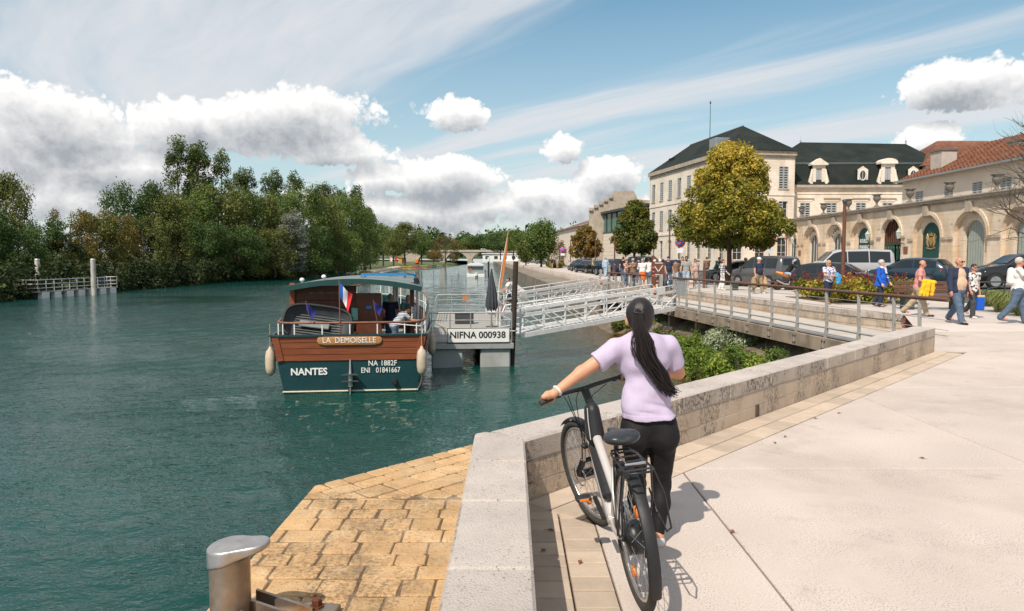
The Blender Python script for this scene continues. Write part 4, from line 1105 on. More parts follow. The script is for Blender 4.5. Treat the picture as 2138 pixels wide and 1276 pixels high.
    b = MB(); b.box((-1.96,1.74,2.1),(.16,.12,2.2),0,None,.01); b.build('cabin_post', M_plank, bt)
    b = MB(); b.box((1.78,1.9,2.1),(.14,.14,2.2),0,None,.01); b.build('cabin_post', M_dwood, bt)
    b = MB(); b.box((.42,1.62,1.95),(.80,.045,1.85),0,None,.008); dr = b.build('cabin_door', M_dwood, bt)
    b = MB(); b.box((.42,1.59,2.42),(.18,.01,.09)); b.build('door_notice', M_blue, dr)
    b = MB(); b.box((-.02,1.66,2.2),(.22,.14,.42),0,None,.03); b.build('first_aid_box', mk('pale_green_box', (.20,.50,.42), .5), bt)
    b = MB(); b.lathe([(.0,0),(.07,.01),(.07,.34),(.045,.40),(.02,.42),(.02,.47),(0,.47)], 12, M=Matrix.Translation((.05,1.5,1.15))); b.build('fire_extinguisher', M_flagr, bt)
    # forward cabin with windows, seen through the open side
    b = MB(); b.box((-1.0,4.3,1.75),(1.9,.06,1.5)); b.build('bulkhead', M_dwood, bt)
    for (sx) in (-.4,.9):
        for k in range(4): b = MB(); b.box((sx+.5,5.6+k*1.2,1.42),(1.1,.5,.06),0,None,.01); b.box((sx+.5,5.85+k*1.2,1.7),(1.1,.05,.5),0,None,.01); b.build('bench_seat', M_dwood, bt)
    # roof: arched shell
    rows = []; rt = []
    for y in (.85, 1.0, 3, 5.1, 5.2):
        rows.append([(x, y, 3.36-.24*(x/2.06)**2-(.0 if .9 < y < 5.15 else .012)) for x in np.linspace(-2.06,2.06,17)])
    b = MB(); b.sheet(rows); roof = b.build('roof', M_roofdeck, bt); so = roof.modifiers.new('thickness', 'SOLIDIFY'); so.thickness = .05; so.offset = -1
    for y in (.80, 5.24):
        b = MB()
        for i in range(16):
            x0, x1 = -2.08+4.16*i/16, -2.08+4.16*(i+1)/16
            z0, z1 = 3.31-.24*(x0/2.06)**2, 3.31-.24*(x1/2.06)**2; b.bar((x0-.004,y,z0-.035),(x1+.004,y,z1-.035),.06,.16)
        b.build('roof_fascia', M_roof, roof)
    for sd in (-1,1): b = MB(); b.bar((sd*2.07,.83,3.04),(sd*2.07,5.22,3.04),.06,.13); b.build('roof_fascia', M_roof, roof)
    for (x, y) in ((-1.55,1.1),(-.95,1.5),(1.9,5.0),(-1.9,5.0)):
        b = MB()
        if y < 2: b.lathe([(.0,0),(.035,0),(.035,.04),(.07,.06),(.075,.11),(.04,.15),(0,.16)], 12, M=Matrix.Translation((x,y,3.36-.24*(x/2.06)**2))); b.build('roof_lamp', M_wht, bt)
        else: b.tube([(x,y,1.0),(x,y,3.1)], .05, 8); b.build('cabin_post', M_wht, bt)
    for (x, y) in ((1.15,3.1),(1.15,5.0)): b = MB(); b.tube([(x,y,1.0),(x,y,3.25)], .055, 8); b.build('cabin_post', M_wht, bt)
    # blue frame on the roof
    b = MB(); z = 3.44
    pts = [(.15,2.2),(1.85,2.2),(1.85,3.4),(.15,3.4)]
    for i in range(4): b.bar((*pts[i],z),(*pts[(i+1)%4],z),.05,.06)
    for p_ in pts: b.bar((*p_,z-.03),(*p_,3.36-.24*(p_[0]/2.06)**2),.05,.05)
    b.build('roof_rack', M_blue, bt)
    b = MB(); b.box((1.92,2.0,3.24),(.14,.3,.22),0,None,.02); b.tube([(1.6,2.1,3.5),(1.9,2.0,3.42),(2.02,1.9,3.2),(1.98,1.8,3.0)], .018, 6); b.build('roof_winch', M_black, bt)
    b = MB()
    for k in range(5): b.bar((1.78+.0,1.35,2.02+.09*k),(1.86,2.3,2.02+.09*k),.02,.05)
    b.bar((1.78,1.35,1.95),(1.78,1.35,2.45),.03,.03); b.bar((1.86,2.3,1.95),(1.86,2.3,2.45),.03,.03); b.build('white_rack', M_wht, bt)
    # fenders
    for (x, y, zt) in ((-2.34,.15,1.5),(2.10,-.22,1.55),(2.40,4.2,1.5)):
        b = MB(); b.lathe([(.0,-.02),(.05,0),(.13,.1),(.15,.25),(.15,.55),(.12,.72),(.05,.80),(.03,.86),(0,.87)], 14, M=Matrix.Translation((x,y,.52))); fd = b.build('fender', M_fender, bt)
        b = MB(); b.tube([(x,y,1.36),(x,y+.02,zt+.55)], .014, 5); b.build('fender_rope', M_rope, fd)
    return bt
BT = build_boat()
def boat_pt(x, y, z): return Matrix.Translation(BOAT) @ Matrix.Rotation(BYAW, 4, 'Z') @ Vector((x, y, z))
# small open tub (tender) tilted on the after deck
def build_tender():
    o = thing('dinghy', 'charcoal ribbed plastic dinghy lying tilted on the stern deck of the boat', 'dinghy', boat_pt(-1.06,.86,1.86), BYAW)
    T = Matrix.Rotation(R(8), 4, 'Y') @ Matrix.Rotation(R(56), 4, 'X')
    def se(t, a, b, e=.6): return (a*math.copysign(abs(math.cos(t))**e, math.cos(t)), b*math.copysign(abs(math.sin(t))**e, math.sin(t)))
    ts = np.linspace(0, 2*math.pi, 41)[:-1]
    rows = [[(*se(t, a, b), z) for t in ts] for (a, b, z) in ((1.08,.66,.05),(1.05,.63,.30),(.99,.57,.33),(.93,.51,.26),(.86,.44,.04),(.5,.25,.02),(.01,.01,.02))]
    b = MB(); b.sheet(rows, closed=True, M=T); b.build('shell', M_tub, o)
    b = MB(); b.tube([Vector((*se(t,1.0,.58),.335)) for t in ts], .05, 8, closed=True, M=T); b.build('gunwale_tube', M_black, o)
    for k in range(9): b = MB(); b.bar((-.72,-.34+k*.085,.05),(.72,-.34+k*.085,.05),.03,.03,M=T); b.build('floor_rib', M_tub, o)
    b = MB(); b.box((-.1,.0,.16),(.9,.22,.05),0,T,.02); b.build('seat', mk('grey_thwart', (.17,.18,.18), .5), o)
build_tender()
def flag(name, label, p, pole_h, w, h, stripes, tilt=(0,0), mat_pole=None, drop=.5):
    o = thing(name, label, 'flag', p); top = Vector((tilt[0], tilt[1], 1)).normalized()*pole_h
    b = MB(); b.tube([(0,0,0), top], .018 if pole_h > 1 else .010, 6); b.lathe([(0,-.02),(.025,0),(0,.03)], 8, M=Matrix.Translation(top)); b.build('flag_pole', mat_pole or M_rail, o)
    n = len(stripes)
    for k in range(n):
        rows = []
        for i in range(5):
            u = (k+i/4)/n; r = []
            for j in range(9):
                v = j/8; r.append(top*(1-.02)-Vector((0,0,h*v))*1.0+Vector((u*w*(1-.25*v)+.0, -.05*math.sin(5*u+2.5*v)*u*2, -u*drop*w*(1.1+.3*v)+.02*math.sin(7*u))))
            rows.append(r)
        b = MB(); b.sheet(rows); q = b.build('flag_stripe', stripes[k], o)
    return o
flag('flag', 'French tricolour hanging from the stern pole of the boat', boat_pt(-.28,-.10,1.72), 1.58, .36, .42, [M_flagb, M_flagw, M_flagr], drop=.9)
flag('flag', 'small navy flag on a stick above the left stern rail', boat_pt(-1.12,-.06,2.1), .62, .26, .24, [M_eu], (-.22,0), drop=.9)
flag('flag', 'small navy flag on a stick right of the tricolour on the stern rail', boat_pt(.80,-.06,2.1), .62, .26, .24, [M_eu], (-.18,0), drop=.5)
# ================================================================== PONTOON
PY = R(4.5); PO = Vector((-1.50, 26.0, -1.30))
PM = Matrix.Translation(PO) @ Matrix.Rotation(PY, 4, 'Z')
def rail_run(parent, a, e, zt, n, mid, mat, rp=.025, z0=0.0):
    a, e = Vector(a), Vector(e)
    for i in range(n+1):
        p = a.lerp(e, i/n); b = MB(); b.tube([p+Vector((0,0,z0)), p+Vector((0,0,zt))], rp, 6); b.build('rail_post', mat, parent)
    b = MB(); b.tube([a+Vector((0,0,zt)), e+Vector((0,0,zt))], rp*1.05, 8); b.build('top_rail', mat, parent)
    for m in mid: b = MB(); b.tube([a+Vector((0,0,m)), e+Vector((0,0,m))], rp*.6, 6); b.build('mid_rail', mat, parent)
def build_pontoon():
    po = thing('pontoon', 'grey landing pontoon with rails and grey floats between boat and gangway', 'pontoon', PO, PY)
    W2, L = 1.50, 13.0
    for k in range(26):
        b = MB(); b.box((0, .25+k*.5, -.03), (2*W2, .488, .06), 0, None, .006); b.build('deck_board', M_deckg, po)
    b = MB()
    for sd in (-1,1): b.box((sd*(W2-.06), L/2, -.16), (.16, L-.02, .19), 0)
    b.build('side_beam', M_galv, po)
    b = MB(); b.box((0,.06,-.17),(2*W2+.14,.14,.20),0,None,.01); b.build('front_beam', M_galv, po)
    for (x, w) in ((-.86,1.14),(.90,1.10)):
        for k in range(2): b = MB(); b.box((x, 2.7+k*6.2, -.72), (w, 5.2, .98), 0, None, .04); b.build('float', M_float, po)
    rail_run(po, (-W2,.08,0), (W2,.08,0), 1.05, 4, (.25,.5,.78), M_galv)
    rail_run(po, (-W2,12.9,0), (W2,12.9,0), 1.05, 4, (.25,.5,.78), M_galv)
    rail_run(po, (-W2,7.6,0), (-W2,12.9,0), 1.05, 4, (.25,.5,.78), M_galv)
    rail_run(po, (W2,2.6,0), (W2,11.0,0), 1.05, 6, (.25,.5,.78), M_galv)
    b = MB(); b.box((-.02,8.0+4.8,.86),(.30,.02,.22)); b.build('orange_notice', M_flago, po)
    sg = MB(); sg.box((.28,-.02,.235),(2.26,.03,.54),0,None,.004); s_ = tag(sg.build('registration_board', M_wht, None, PM.to_translation(), (0,0,PY)), 'white registration board with black numbers on the pontoon front', 'sign')
    fr = MB()
    for (c, d_) in (((.28,-.038,.235+.262),(2.27,.012,.016)),((.28,-.038,.235-.262),(2.27,.012,.016)),((.28-1.127,-.038,.235),(.016,.012,.51)),((.28+1.127,-.038,.235),(.016,.012,.51))): fr.box(c, d_)
    fr.build('sign_border', M_black, s_)
    for w_, x_ in (('NIFNA', -.28), ('000938', .78)): obj('lettering', text_mesh(w_, .335, M_black, .003, .98, .008), s_, (x_,-.038,.235), (R(90),0,0))
build_pontoon()
def on_pontoon(x, y, z=0): return PM @ Vector((x, y, z))
def build_pontoon_things():
    b = MB(); b.box((0,0,.24),(.86,.5,.46),0,None,.03); b.box((0,-.0,.49),(.90,.54,.05),0,None,.02)
    o = thing('storage_box', 'dark grey storage box standing on the pontoon deck', 'box', on_pontoon(-.15,7.2), PY)
    b = MB(); b.box((0,0,.24),(.86,.5,.46),0,None,.03); b.build('body', M_tub, o); b = MB(); b.box((0,0,.495),(.90,.54,.05),0,None,.02); b.build('lid', M_tub, o)
    # folded parasol
    o = thing('parasol', 'folded charcoal parasol standing on the pontoon', 'parasol', on_pontoon(1.02,5.2), PY)
    b = MB(); b.tube([(0,0,0),(0,0,2.55)], .024, 8); b.build('pole', M_black, o); b = MB(); b.lathe([(.25,0),(.25,.06),(.05,.09),(.04,.2)], 14); b.build('base', M_tub, o)
    rows = []
    for i, (z, r) in enumerate(((.78,.20),(.95,.24),(1.2,.23),(1.6,.19),(2.0,.12),(2.3,.06),(2.5,.035),(2.56,.03))):
        rows.append([(r*(1+.28*math.cos(9*a)*(1-z/3.2))*math.cos(a), r*(1+.28*math.cos(9*a)*(1-z/3.2))*math.sin(a), z+(.05*math.cos(9*a) if i == 0 else 0)) for a in np.linspace(0,2*math.pi,55)[:-1]])
    b = MB(); b.sheet(rows, closed=True); b.build('canopy', M_canv, o)
    # lifebuoy on the right rail
    o = thing('lifebuoy', 'orange lifebuoy hung beside the folded parasol', 'lifebuoy', on_pontoon(1.42,5.6,.62), PY)
    b = MB(); b.tube([(.0,.30*math.cos(a),.30*math.sin(a)) for a in np.linspace(0,6.283,29)[:-1]], .065, 8, closed=True); b.build('ring', M_buoy, o)
    for k in range(4): a0 = k*math.pi/2+.3; b = MB(); b.tube([(.0,.30*math.cos(a),.30*math.sin(a)) for a in np.linspace(a0,a0+.35,5)], .069, 8); b.build('band', M_wht, o)
    # feather flag
    o = thing('feather_flag', 'tall leaning rust orange feather flag beyond the parasol', 'flag', on_pontoon(1.30,6.4), PY)
    path = [Vector((0,0,0)),Vector((.05,0,.9)),Vector((.14,0,1.9)),Vector((.30,0,3.0)),Vector((.46,0,3.8)),Vector((.54,0,4.25))]
    b = MB(); b.tube(path, [.022,.02,.018,.014,.010,.006], 7); b.build('flag_pole', M_wht, o)
    rows = []
    for i in range(15):
        t = i/14; z = 1.75+2.5*t; x = float(np.interp(z, [p.z for p in path], [p.x for p in path])); w = .13*math.sin(math.pi*min(1, .18+.82*t))**.7*(1 if t < .9 else (1-t)*10)
        rows.append([(x+w*j/4, .03*math.sin(4*t+j), z-.10*j/4) for j in range(5)])
    b = MB(); b.sheet(rows); b.build('flag_cloth', M_flago, o)
    # tarred timber pile
    p = at_y(1066, 715, 26.6); o = MB(); q = at_y(1077, 546, 26.9)
    pl = thing('mooring_pile', 'tall dark tarred timber pile leaning beside the gangway foot', 'pile', (p.x, p.y, WZ-.6))
    b = MB(); a = Vector((0,0,0)); e = q-Vector((p.x, p.y, WZ-.6)); b.tube([a, a.lerp(e,.5)+Vector((.01,0,0)), e], [.125,.115,.10], 10); b.build('timber', M_pile, pl)
    b = MB(); c = a.lerp(e, .42); b.lathe([(.16,-.03),(.17,-.03),(.17,.03),(.16,.03)], 12, M=Matrix.Translation(c)); b.build('iron_collar', M_galv, pl)
    p = at_y(1057, 700, 27.4); pl = thing('mooring_pile', 'short dark pile stub with orange brown wear inside the pontoon corner', 'pile', (p.x, p.y, WZ-.5))
    b = MB(); b.tube([(0,0,0),(.0,0,1.7)], .12, 10); b.build('timber', M_pile, pl); b = MB(); b.tube([(0,0,1.2),(0,0,1.62)], .126, 10); b.build('worn_band', M_rail, pl)
build_pontoon_things()
# ================================================================== GANGWAYS
def build_gangway(label, A, B, width=1.35):
    A, B = Vector(A), Vector(B); d = (B-A); L = d.length; dn = d.normalized(); sd = Vector((dn.y, -dn.x, 0)).normalized()   # sd points to the camera side
    g = thing('gangway', label, 'gangway', A); H = 1.12
    O = Vector((0,0,0)); E = B-A; up = Vector((0,0,1)); n = 8
    for s in (0, 1):
        o = sd*(width/2 if s == 0 else -width/2)
        b = MB(); b.bar(o+up*.06, o+E+up*.06, .07, .17, 0, up); b.build('bottom_chord', M_alw, g)
        b = MB(); b.bar(o+up*(H-.28), o+E+up*(H-.28), .06, .10, 0, up); b.build('upper_chord', M_alw, g)
        b = MB(); b.tube([o+up*(H-.28)+dn*.1, o+up*H+dn*.25, o+E+up*H-dn*.35, o+E+up*(H-.35)-dn*.02, o+E+up*.1], .026, 7); b.build('handrail', M_alw, g)
        for m in (.30,.55): b = MB(); b.tube([o+up*m, o+E+up*m], .018, 6); b.build('mid_rail', M_alw, g)
        for i in range(n+1):
            p = o+E*(i/n); b = MB(); b.bar(p+up*.1, p+up*(H-.02), .05, .05, 0, dn); b.build('post', M_alw, g)
        for i in range(n):
            p0, p1 = o+E*(i/n), o+E*((i+1)/n)
            a, e = (p0+up*(H-.3), p1+up*.12) if i < n/2 else (p0+up*.12, p1+up*(H-.3))
            b = MB(); b.bar(a, e, .04, .05, 0, sd); b.build('diagonal', M_alw, g)
    k = int(L/.24)
    for i in range(k):
        p = E*((i+.5)/k)+up*.13; b = MB(); b.bar(p-sd*(width/2-.04), p+sd*(width/2-.04), .12, .03, 0, up); b.build('tread', M_alw, g)
    # no-entry notice near the top, on the side to the camera
    t = .80; p = sd*(width/2+.05)+E*t+up*(H-.16); an = math.atan2(E.y, E.x)
    no = thing('notice_board', label.split(' gangway')[0]+' gangway notice with red no-entry disc', 'sign', A+p, an)
    b = MB(); sl = E.z/math.hypot(E.x, E.y); Ms = Matrix.Identity(4); b.box((.35,0,0),(.9,.02,.32),0,Matrix.Rotation(-math.atan(sl),4,'Y')); b.build('panel', M_wht, no)
    b = MB(); b.lathe([(.0,0),(.105,0),(.105,.014),(0,.014)], 20, M=Matrix.Translation((.12,-.010,0)) @ Matrix.Rotation(R(90),4,'X')); b.build('red_disc', M_buoy, no)
    b = MB(); b.box((.12,-.028,0),(.14,.006,.04)); b.build('white_bar', M_wht, no)
    return g
gA0 = on_pontoon(1.55, 1.6, .02); build_gangway('nearer pale aluminium lattice gangway sloping up to the footbridge', gA0, (7.15, 32.9, -.58))
gB0 = on_pontoon(1.55, 12.0, .02); build_gangway('farther pale aluminium lattice gangway sloping up to the platform', gB0, (6.2, 45.4, -.58))
# ================================================================== FOOTBRIDGE
def xp(y): return 8.94-.1197*(y-19.4)
M_brail = mk('brown_handrail_wood', (.125,.062,.042), .65, v=.25, s=5, vec_scale=(1,.3,1)); M_beam = mk('weathered_beam', (.30,.235,.175), .9, v=.25, s=2, c2=(.20,.15,.11), c2s=1.5, stain=((.09,.07,.055), .6, 1.6), b=.5, bs=30)
M_post = mk('grey_rail_post', (.36,.345,.32), .6, .3, v=.15, s=4)
def build_footbridge():
    fb = thing('footbridge', 'grey-railed footbridge with brown handrail leading to the gangways', 'footbridge', (xp(25), 25, -.5)); O = Vector(fb.location)
    dv = Vector((-.1197,1,0)).normalized(); nv = Vector((1,.1197,0)).normalized()
    P = lambda y, o=0.0, z=-.5: Vector((xp(y),y,z))+nv*o-O
    y = 15.2
    while y < 46.9:
        y1 = min(y+.6, 47.0); w = max(.6, xe(max(22,y))-xp(y)-.02) if y > 18.6 else (xe(y+2.2)-xp(y))*.8
        b = MB(); a, e = P(y+.004), P(y1-.004); w0 = w1 = w
        vs = [a, e, e+nv*w1, a+nv*w0]; b.add([v for v in vs]+[v-Vector((0,0,.08)) for v in vs], [(0,3,2,1),(4,5,6,7),(0,1,5,4),(1,2,6,5),(2,3,7,6),(3,0,4,7)]); b.build('deck_board', mk('pale_deck_slab', (.46,.41,.36), .85, v=.15, s=2, rndv=.05), fb); y = y1
    ya = [15.0,19.0,23.0,27.0,31.0,35.0,39.0,43.0,47.0]
    for i in range(8):
        b = MB(); b.bar(P(ya[i]+.01,-.03,-.70), P(ya[i+1]-.01,-.03,-.70), .14, .40, 0, (0,0,1), bev=.01); bm = b.build('edge_beam', M_beam, fb)
    b = MB(); b.bar(P(15.05,.06,-.44), P(46.9,.06,-.44), .16, .05); b.build('kerb_rail', M_galv, fb)
    for yy in (17.2,21.6,26.0,30.6,34,41):
        b = MB(); b.bar(P(yy,.5,-.9), P(yy,.5,-2.4), .45, .35, 0, (0,1,0)); b.build('pier', M_beam, fb)
    posts = [16.3,17.2,18.6,20.1,21.7,23.3,24.9,26.4,27.9,29.5,30.96,32.4]
    for i, yy in enumerate(posts):
        p = P(yy); b = MB(); b.bar(p+Vector((0,0,.0)), p+Vector((.0,0,1.30))-nv*.05, .018, .085, 0, nv); b.bar(p+Vector((0,0,-.3))-nv*.10, p+Vector((0,0,.35))-nv*.02, .02, .08, 0, nv); b.build('rail_post', M_post, fb)
        for z in (-.60,-.80):
            for dy in (-.06,.06):
                b = MB(); b.lathe([(.0,0),(.028,0),(.022,.02),(0,.02)], 6, smooth=False, M=Matrix.Translation(P(yy+dy,-.105,z)) @ Matrix.Rotation(R(-90),4,'Y')); b.build('bolt', M_black, fb)
    def run(y0, y1):
        b = MB(); b.tube([P(y0,-.05,.84), P(y1,-.05,.84)], .045, 8); b.build('handrail', M_brail, fb)
        for z in (.62,.40,.18,-.04): b = MB(); b.tube([P(y0,-.02,z), P(y1,-.02,z)], .008, 5); b.build('wire', M_galv, fb)
        b = MB(); b.tube([P(y0,-.0,-.22), P(y1,-.0,-.22)], .028, 7); b.build('bottom_tube', M_galv, fb)
    run(15.4, 32.6); run(34.6, 44.2)
    for yy in (34.6,36.2,37.8,39.4,41.0,42.6,44.2): b = MB(); p = P(yy); b.bar(p, p+Vector((0,0,1.32)), .06, .10, 0, nv); b.build('rail_post', M_post, fb)
    b = MB(); b.bar(P(31.0,-.03,.45), P(32.2,-.03,.45), .015, .75); b.build('grey_panel', M_galv, fb)
    for (yy, z1) in ((32.6,.95),(34.5,.95),(44.3,1.3),(46.4,1.0)): b = MB(); b.bar(P(yy,.02,-.6), P(yy,.02,z1), .14, .14, 0, nv); b.build('gate_post', M_post, fb)
build_footbridge()
# ================================================================== PEOPLE
SK1 = skin_mat('skin_tanned', (.48,.25,.16)); SK2 = skin_mat('skin_pale', (.56,.33,.24)); SK3 = skin_mat('skin_ruddy', (.50,.24,.165))
def cloth(name, c, r=.88, **k): return mk(name, c, r, v=k.pop('v', .12), s=k.pop('s', 12), b=.12, bs=40, **k)
C = dict(navy=cloth('navy_cloth', (.022,.030,.062)), denim=cloth('blue_denim', (.085,.125,.19), v=.25), ltdenim=cloth('light_denim', (.33,.42,.52), v=.2), grey=cloth('grey_marl', (.27,.28,.28)), black=cloth('black_cloth', (.014,.014,.016)),
         white=cloth('white_cloth', (.72,.70,.67)), cream=cloth('cream_cloth', (.62,.47,.30)), beige=cloth('beige_cloth', (.58,.40,.28)), khaki=cloth('khaki_cloth', (.29,.215,.125)), stone=cloth('stone_chino', (.42,.32,.22)), blue=cloth('royal_blue_cloth', (.012,.10,.52)),
         pink=cloth('pink_cloth', (.58,.25,.24)), yellow=cloth('yellow_cloth2', (.78,.44,.015)), orange=cloth('orange_cloth', (.66,.13,.015)), brown=cloth('brown_cloth', (.18,.115,.075)), green=cloth('sage_green_cloth', (.16,.27,.13)), teal=cloth('teal_cloth', (.05,.20,.19)), dkgrey=cloth('charcoal_cloth', (.05,.052,.06)), sky=cloth('sky_blue_cloth', (.05,.32,.62)), red=cloth('red_cloth', (.5,.04,.03)), tan=cloth('tan_cloth', (.44,.30,.17)))
def pattern(name, base, spots, scale, lo=.48, hi=.52, stripe=False):
    if name in MATS: return MATS[name]
    ma = mk(name, base, .88); nt = ma.node_tree; N = NT(nt); p = next(n for n in nt.nodes if n.type == 'BSDF_PRINCIPLED')
    src = p.inputs['Base Color'].links[0].from_socket; pos = N.n('ShaderNodeTexCoord').outputs['Object']
    if stripe:
        x, y, z = N.xyz(pos); f = N.mr(N.m('SINE', N.m('MULTIPLY', z, 2*math.pi/scale)), .0, .2)
    else: f = N.mr(N.noise(pos, scale, 2, .5, .5), lo, hi)
    nt.links.new(N.mix(f, src, spots), p.inputs['Base Color']); return ma
C['stripe'] = pattern('navy_white_stripe', (.70,.68,.64), (.03,.035,.06), .095, stripe=True); C['fine'] = pattern('fine_stripe', (.62,.63,.65), (.05,.07,.14), .045, stripe=True)
C['floral'] = pattern('blue_floral_print', (.72,.68,.66), (.06,.11,.36), 17, .50, .56); C['print'] = pattern('rose_print', (.55,.38,.33), (.28,.10,.08), 16); C['plaid'] = pattern('faded_print', (.52,.42,.38), (.32,.22,.20), 22); C['bwprint'] = pattern('black_white_print', (.66,.65,.64), (.05,.05,.055), 15, .52, .56)
HR = dict(grey=hair_mat('grey_hair', (.30,.29,.28), .7), white=hair_mat('white_hair', (.46,.43,.40), .7), blond=hair_mat('ash_blond_hair', (.42,.30,.18), .6), dark=hair_mat('dark_brown_hair', (.028,.016,.011), .5), red=hair_mat('red_brown_hair', (.16,.03,.02), .5), black=hair_mat('black_hair', (.012,.011,.011), .5))
SH = dict(black=mk('black_shoe', (.015,.015,.016), .5), brown=mk('brown_shoe', (.20,.11,.065), .6), white=mk('white_shoe', (.62,.60,.57), .6))
M_lens = mk('dark_lens', (.012,.010,.010), .12)
def person(label, loc, H=1.70, yaw=0, skin=SK2, top=('white','short'), bottom=('denim','long'), hair=('grey','short'), shoes='black', fat=1.0, belly=0.0, pose=None, h=.022, glasses=False, lean=0.0, group=None, cap=None, pelvis=None, jacket=None, extras=None, bust=0.0, foot_z=None):
    po = dict(lL=18, lR=-14, kL=6, kR=20, aL=-12, aR=14, eL=18, eR=22, bL=9, bR=9, twist=0, head=0, nod=0, spread=0); po.update(pose or {})
    x, y = loc[0], loc[1]; zg = loc[2] if len(loc) > 2 else gz(x, y)
    t = thing('person', label, 'person', (x, y, zg), R(yaw), group)
    up = Vector((0,0,1)); f = Vector((0,-1,0)); k = H
    J = {}
    hz = 0
    for s, sx in (('L',1),('R',-1)):
        hp = Vector((sx*.052*k, 0, 0)); a = R(po['l'+s]); kb = R(po['k'+s]); sp = sx*math.sin(R(po['spread']))
        th = (f*math.sin(a)-up*math.cos(a)+Vector((sp,0,0))).normalized(); kn = hp+th*.245*k
        shn = (f*math.sin(a-kb)-up*math.cos(a-kb)+Vector((sp*.3,0,0))).normalized(); an = kn+shn*.24*k
        J['hip'+s], J['kne'+s], J['ank'+s] = hp, kn, an; hz = min(hz, an.z)
    base = -hz+.045*k if pelvis is None else pelvis
    for q in J: J[q] = J[q]+up*base
    pel = up*base; ln = R(lean); ax = f*math.sin(ln)+up*math.cos(ln); bx = f*math.cos(ln)-up*math.sin(ln)
    wai = pel+ax*.10*k; che = pel+ax*.225*k; nek = pel+ax*.335*k; hd = nek+(ax*.8+up*.2).normalized()*.088*k+f*.012*k
    for s, sx in (('L',1),('R',-1)):
        sh = pel+ax*.305*k+Vector((sx*.108*k*(.5+.5*fat),0,0)); fl, ab, el = R(po['a'+s])+ln*.3, R(po['b'+s]), R(po['e'+s])
        u = (f*math.sin(fl)*math.cos(ab)+Vector((sx,0,0))*math.sin(ab)-up*math.cos(fl)*math.cos(ab)).normalized(); eb = sh+u*.178*k
        inn = po.get('i'+s, .25)
        v = (f*math.sin(fl+el)*math.cos(ab)+Vector((sx,0,0))*(math.sin(ab)-inn*math.sin(el))-up*math.cos(fl+el)*math.cos(ab)).normalized(); wr = eb+v*.15*k
        J['sh'+s], J['el'+s], J['wr'+s], J['hv'+s] = sh, eb, wr, v
    fa = fat
    sk = [s_ell(che, (.098*k*fa,.064*k*fa,.10*k)), s_ell(wai, (.088*k*fa,.062*k*fa,.085*k)), s_ell(pel, (.098*k*fa,.068*k*fa,.07*k)), s_cone(J['shL'], J['shR'], .034*k, .034*k), s_cone(che+ax*.06*k, nek, .05*k, .033*k), s_cone(nek, hd, .030*k*fa, .034*k)]
    if belly: sk.append(s_ell(wai+f*(.032*k)+ax*.005*k, (.090*k*fa,.060*k*(1+belly),.095*k)))
    if bust: sk += [s_ell(che+f*.05*k+Vector((sx*.04*k,0,-.01*k)), (.042*k,.04*k,.042*k)) for sx in (-1,1)]
    for s, sx in (('L',1),('R',-1)):
        sk += [s_cone(J['hip'+s], J['kne'+s], .052*k*fa, .034*k), s_cone(J['kne'+s], J['ank'+s].lerp(J['kne'+s],.6)-f*.004*k, .031*k, .032*k), s_cone(J['ank'+s].lerp(J['kne'+s],.6)-f*.004*k, J['ank'+s], .032*k, .021*k), s_cone(J['ank'+s], J['ank'+s]+f*.085*k-up*.028*k, .020*k, .017*k),
               s_cone(J['sh'+s], J['el'+s], .030*k*(.5+.5*fa), .025*k), s_cone(J['el'+s], J['wr'+s], .025*k, .0165*k)]
        v = J['hv'+s]; w = J['wr'+s]; sd = Vector((sx,0,0)); sd = (sd-v*sd.dot(v)).normalized(); nn = v.cross(sd)
        sk += [s_flat(w, w+v*.05*k, .016*k, .021*k, sd, 1.6)]
        for i in range(4):
            b0 = w+v*.05*k+nn*(i-1.5)*.0105*k; sk.append(s_cone(b0, b0+v*(.040 if i in (1,2) else .034)*k-sd*.012*k, .0062*k, .0052*k))
        sk.append(s_cone(w+v*.015*k+f*.010*k, w+v*.045*k+f*.028*k, .0075*k, .006*k))
    R3 = Matrix.Rotation(R(po['head']), 4, 'Z') @ Matrix.Rotation(R(po['nod']), 4, 'X')
    def hp_(x_, y_, z_): return hd+(R3 @ Vector((x_*k, y_*k, z_*k)))
    sk += [s_ell(hp_(0,.008,.012), (.043*k,.053*k,.055*k)), s_ell(hp_(0,-.014,-.022), (.035*k,.038*k,.043*k)), s_ell(hp_(0,-.060,-.004), (.007*k,.011*k,.013*k)), s_ell(hp_(.046,.004,-.006), (.007*k,.012*k,.018*k)), s_ell(hp_(-.046,.004,-.006), (.007*k,.012*k,.018*k)), s_ell(hp_(0,-.050,-.034), (.014*k,.006*k,.006*k))]
    body = s_union(sk, .018*k); hb = max(.014, h*.8)
    sdf_obj('body', body, hb, skin, t)
    # ---- top
    tm, sl = C[top[0]], top[1]; hem = top[2] if len(top) > 2 else -.02
    tp = [s_ell(che, (.107*k*fa,.073*k*fa,.106*k)), s_ell(wai, (.099*k*fa,.073*k*fa,.10*k)), s_ell(pel+up*.01*k, (.106*k*fa,.077*k*fa,.08*k)), s_cone(J['shL'], J['shR'], .042*k, .042*k), s_cone(che+ax*.06*k, nek-ax*.01*k, .056*k, .039*k)]
    if belly: tp.append(s_ell(wai+f*(.033*k)+ax*.005*k, (.098*k*fa,.068*k*(1+belly),.105*k)))
    if bust: tp += [s_ell(che+f*.052*k+Vector((sx*.04*k,0,-.012*k)), (.047*k,.046*k,.047*k)) for sx in (-1,1)]
    if hem < -.06: tp += [s_cone(pel, pel+up*hem*k, .10*k*fa, .12*k*fa)]
    core = s_cut(s_union(tp, .03*k), [((0,0,-1), -(pel.z+hem*k)), (tuple(ax), float(ax.dot(nek-ax*.004*k)))], .006)
    allp = [core]
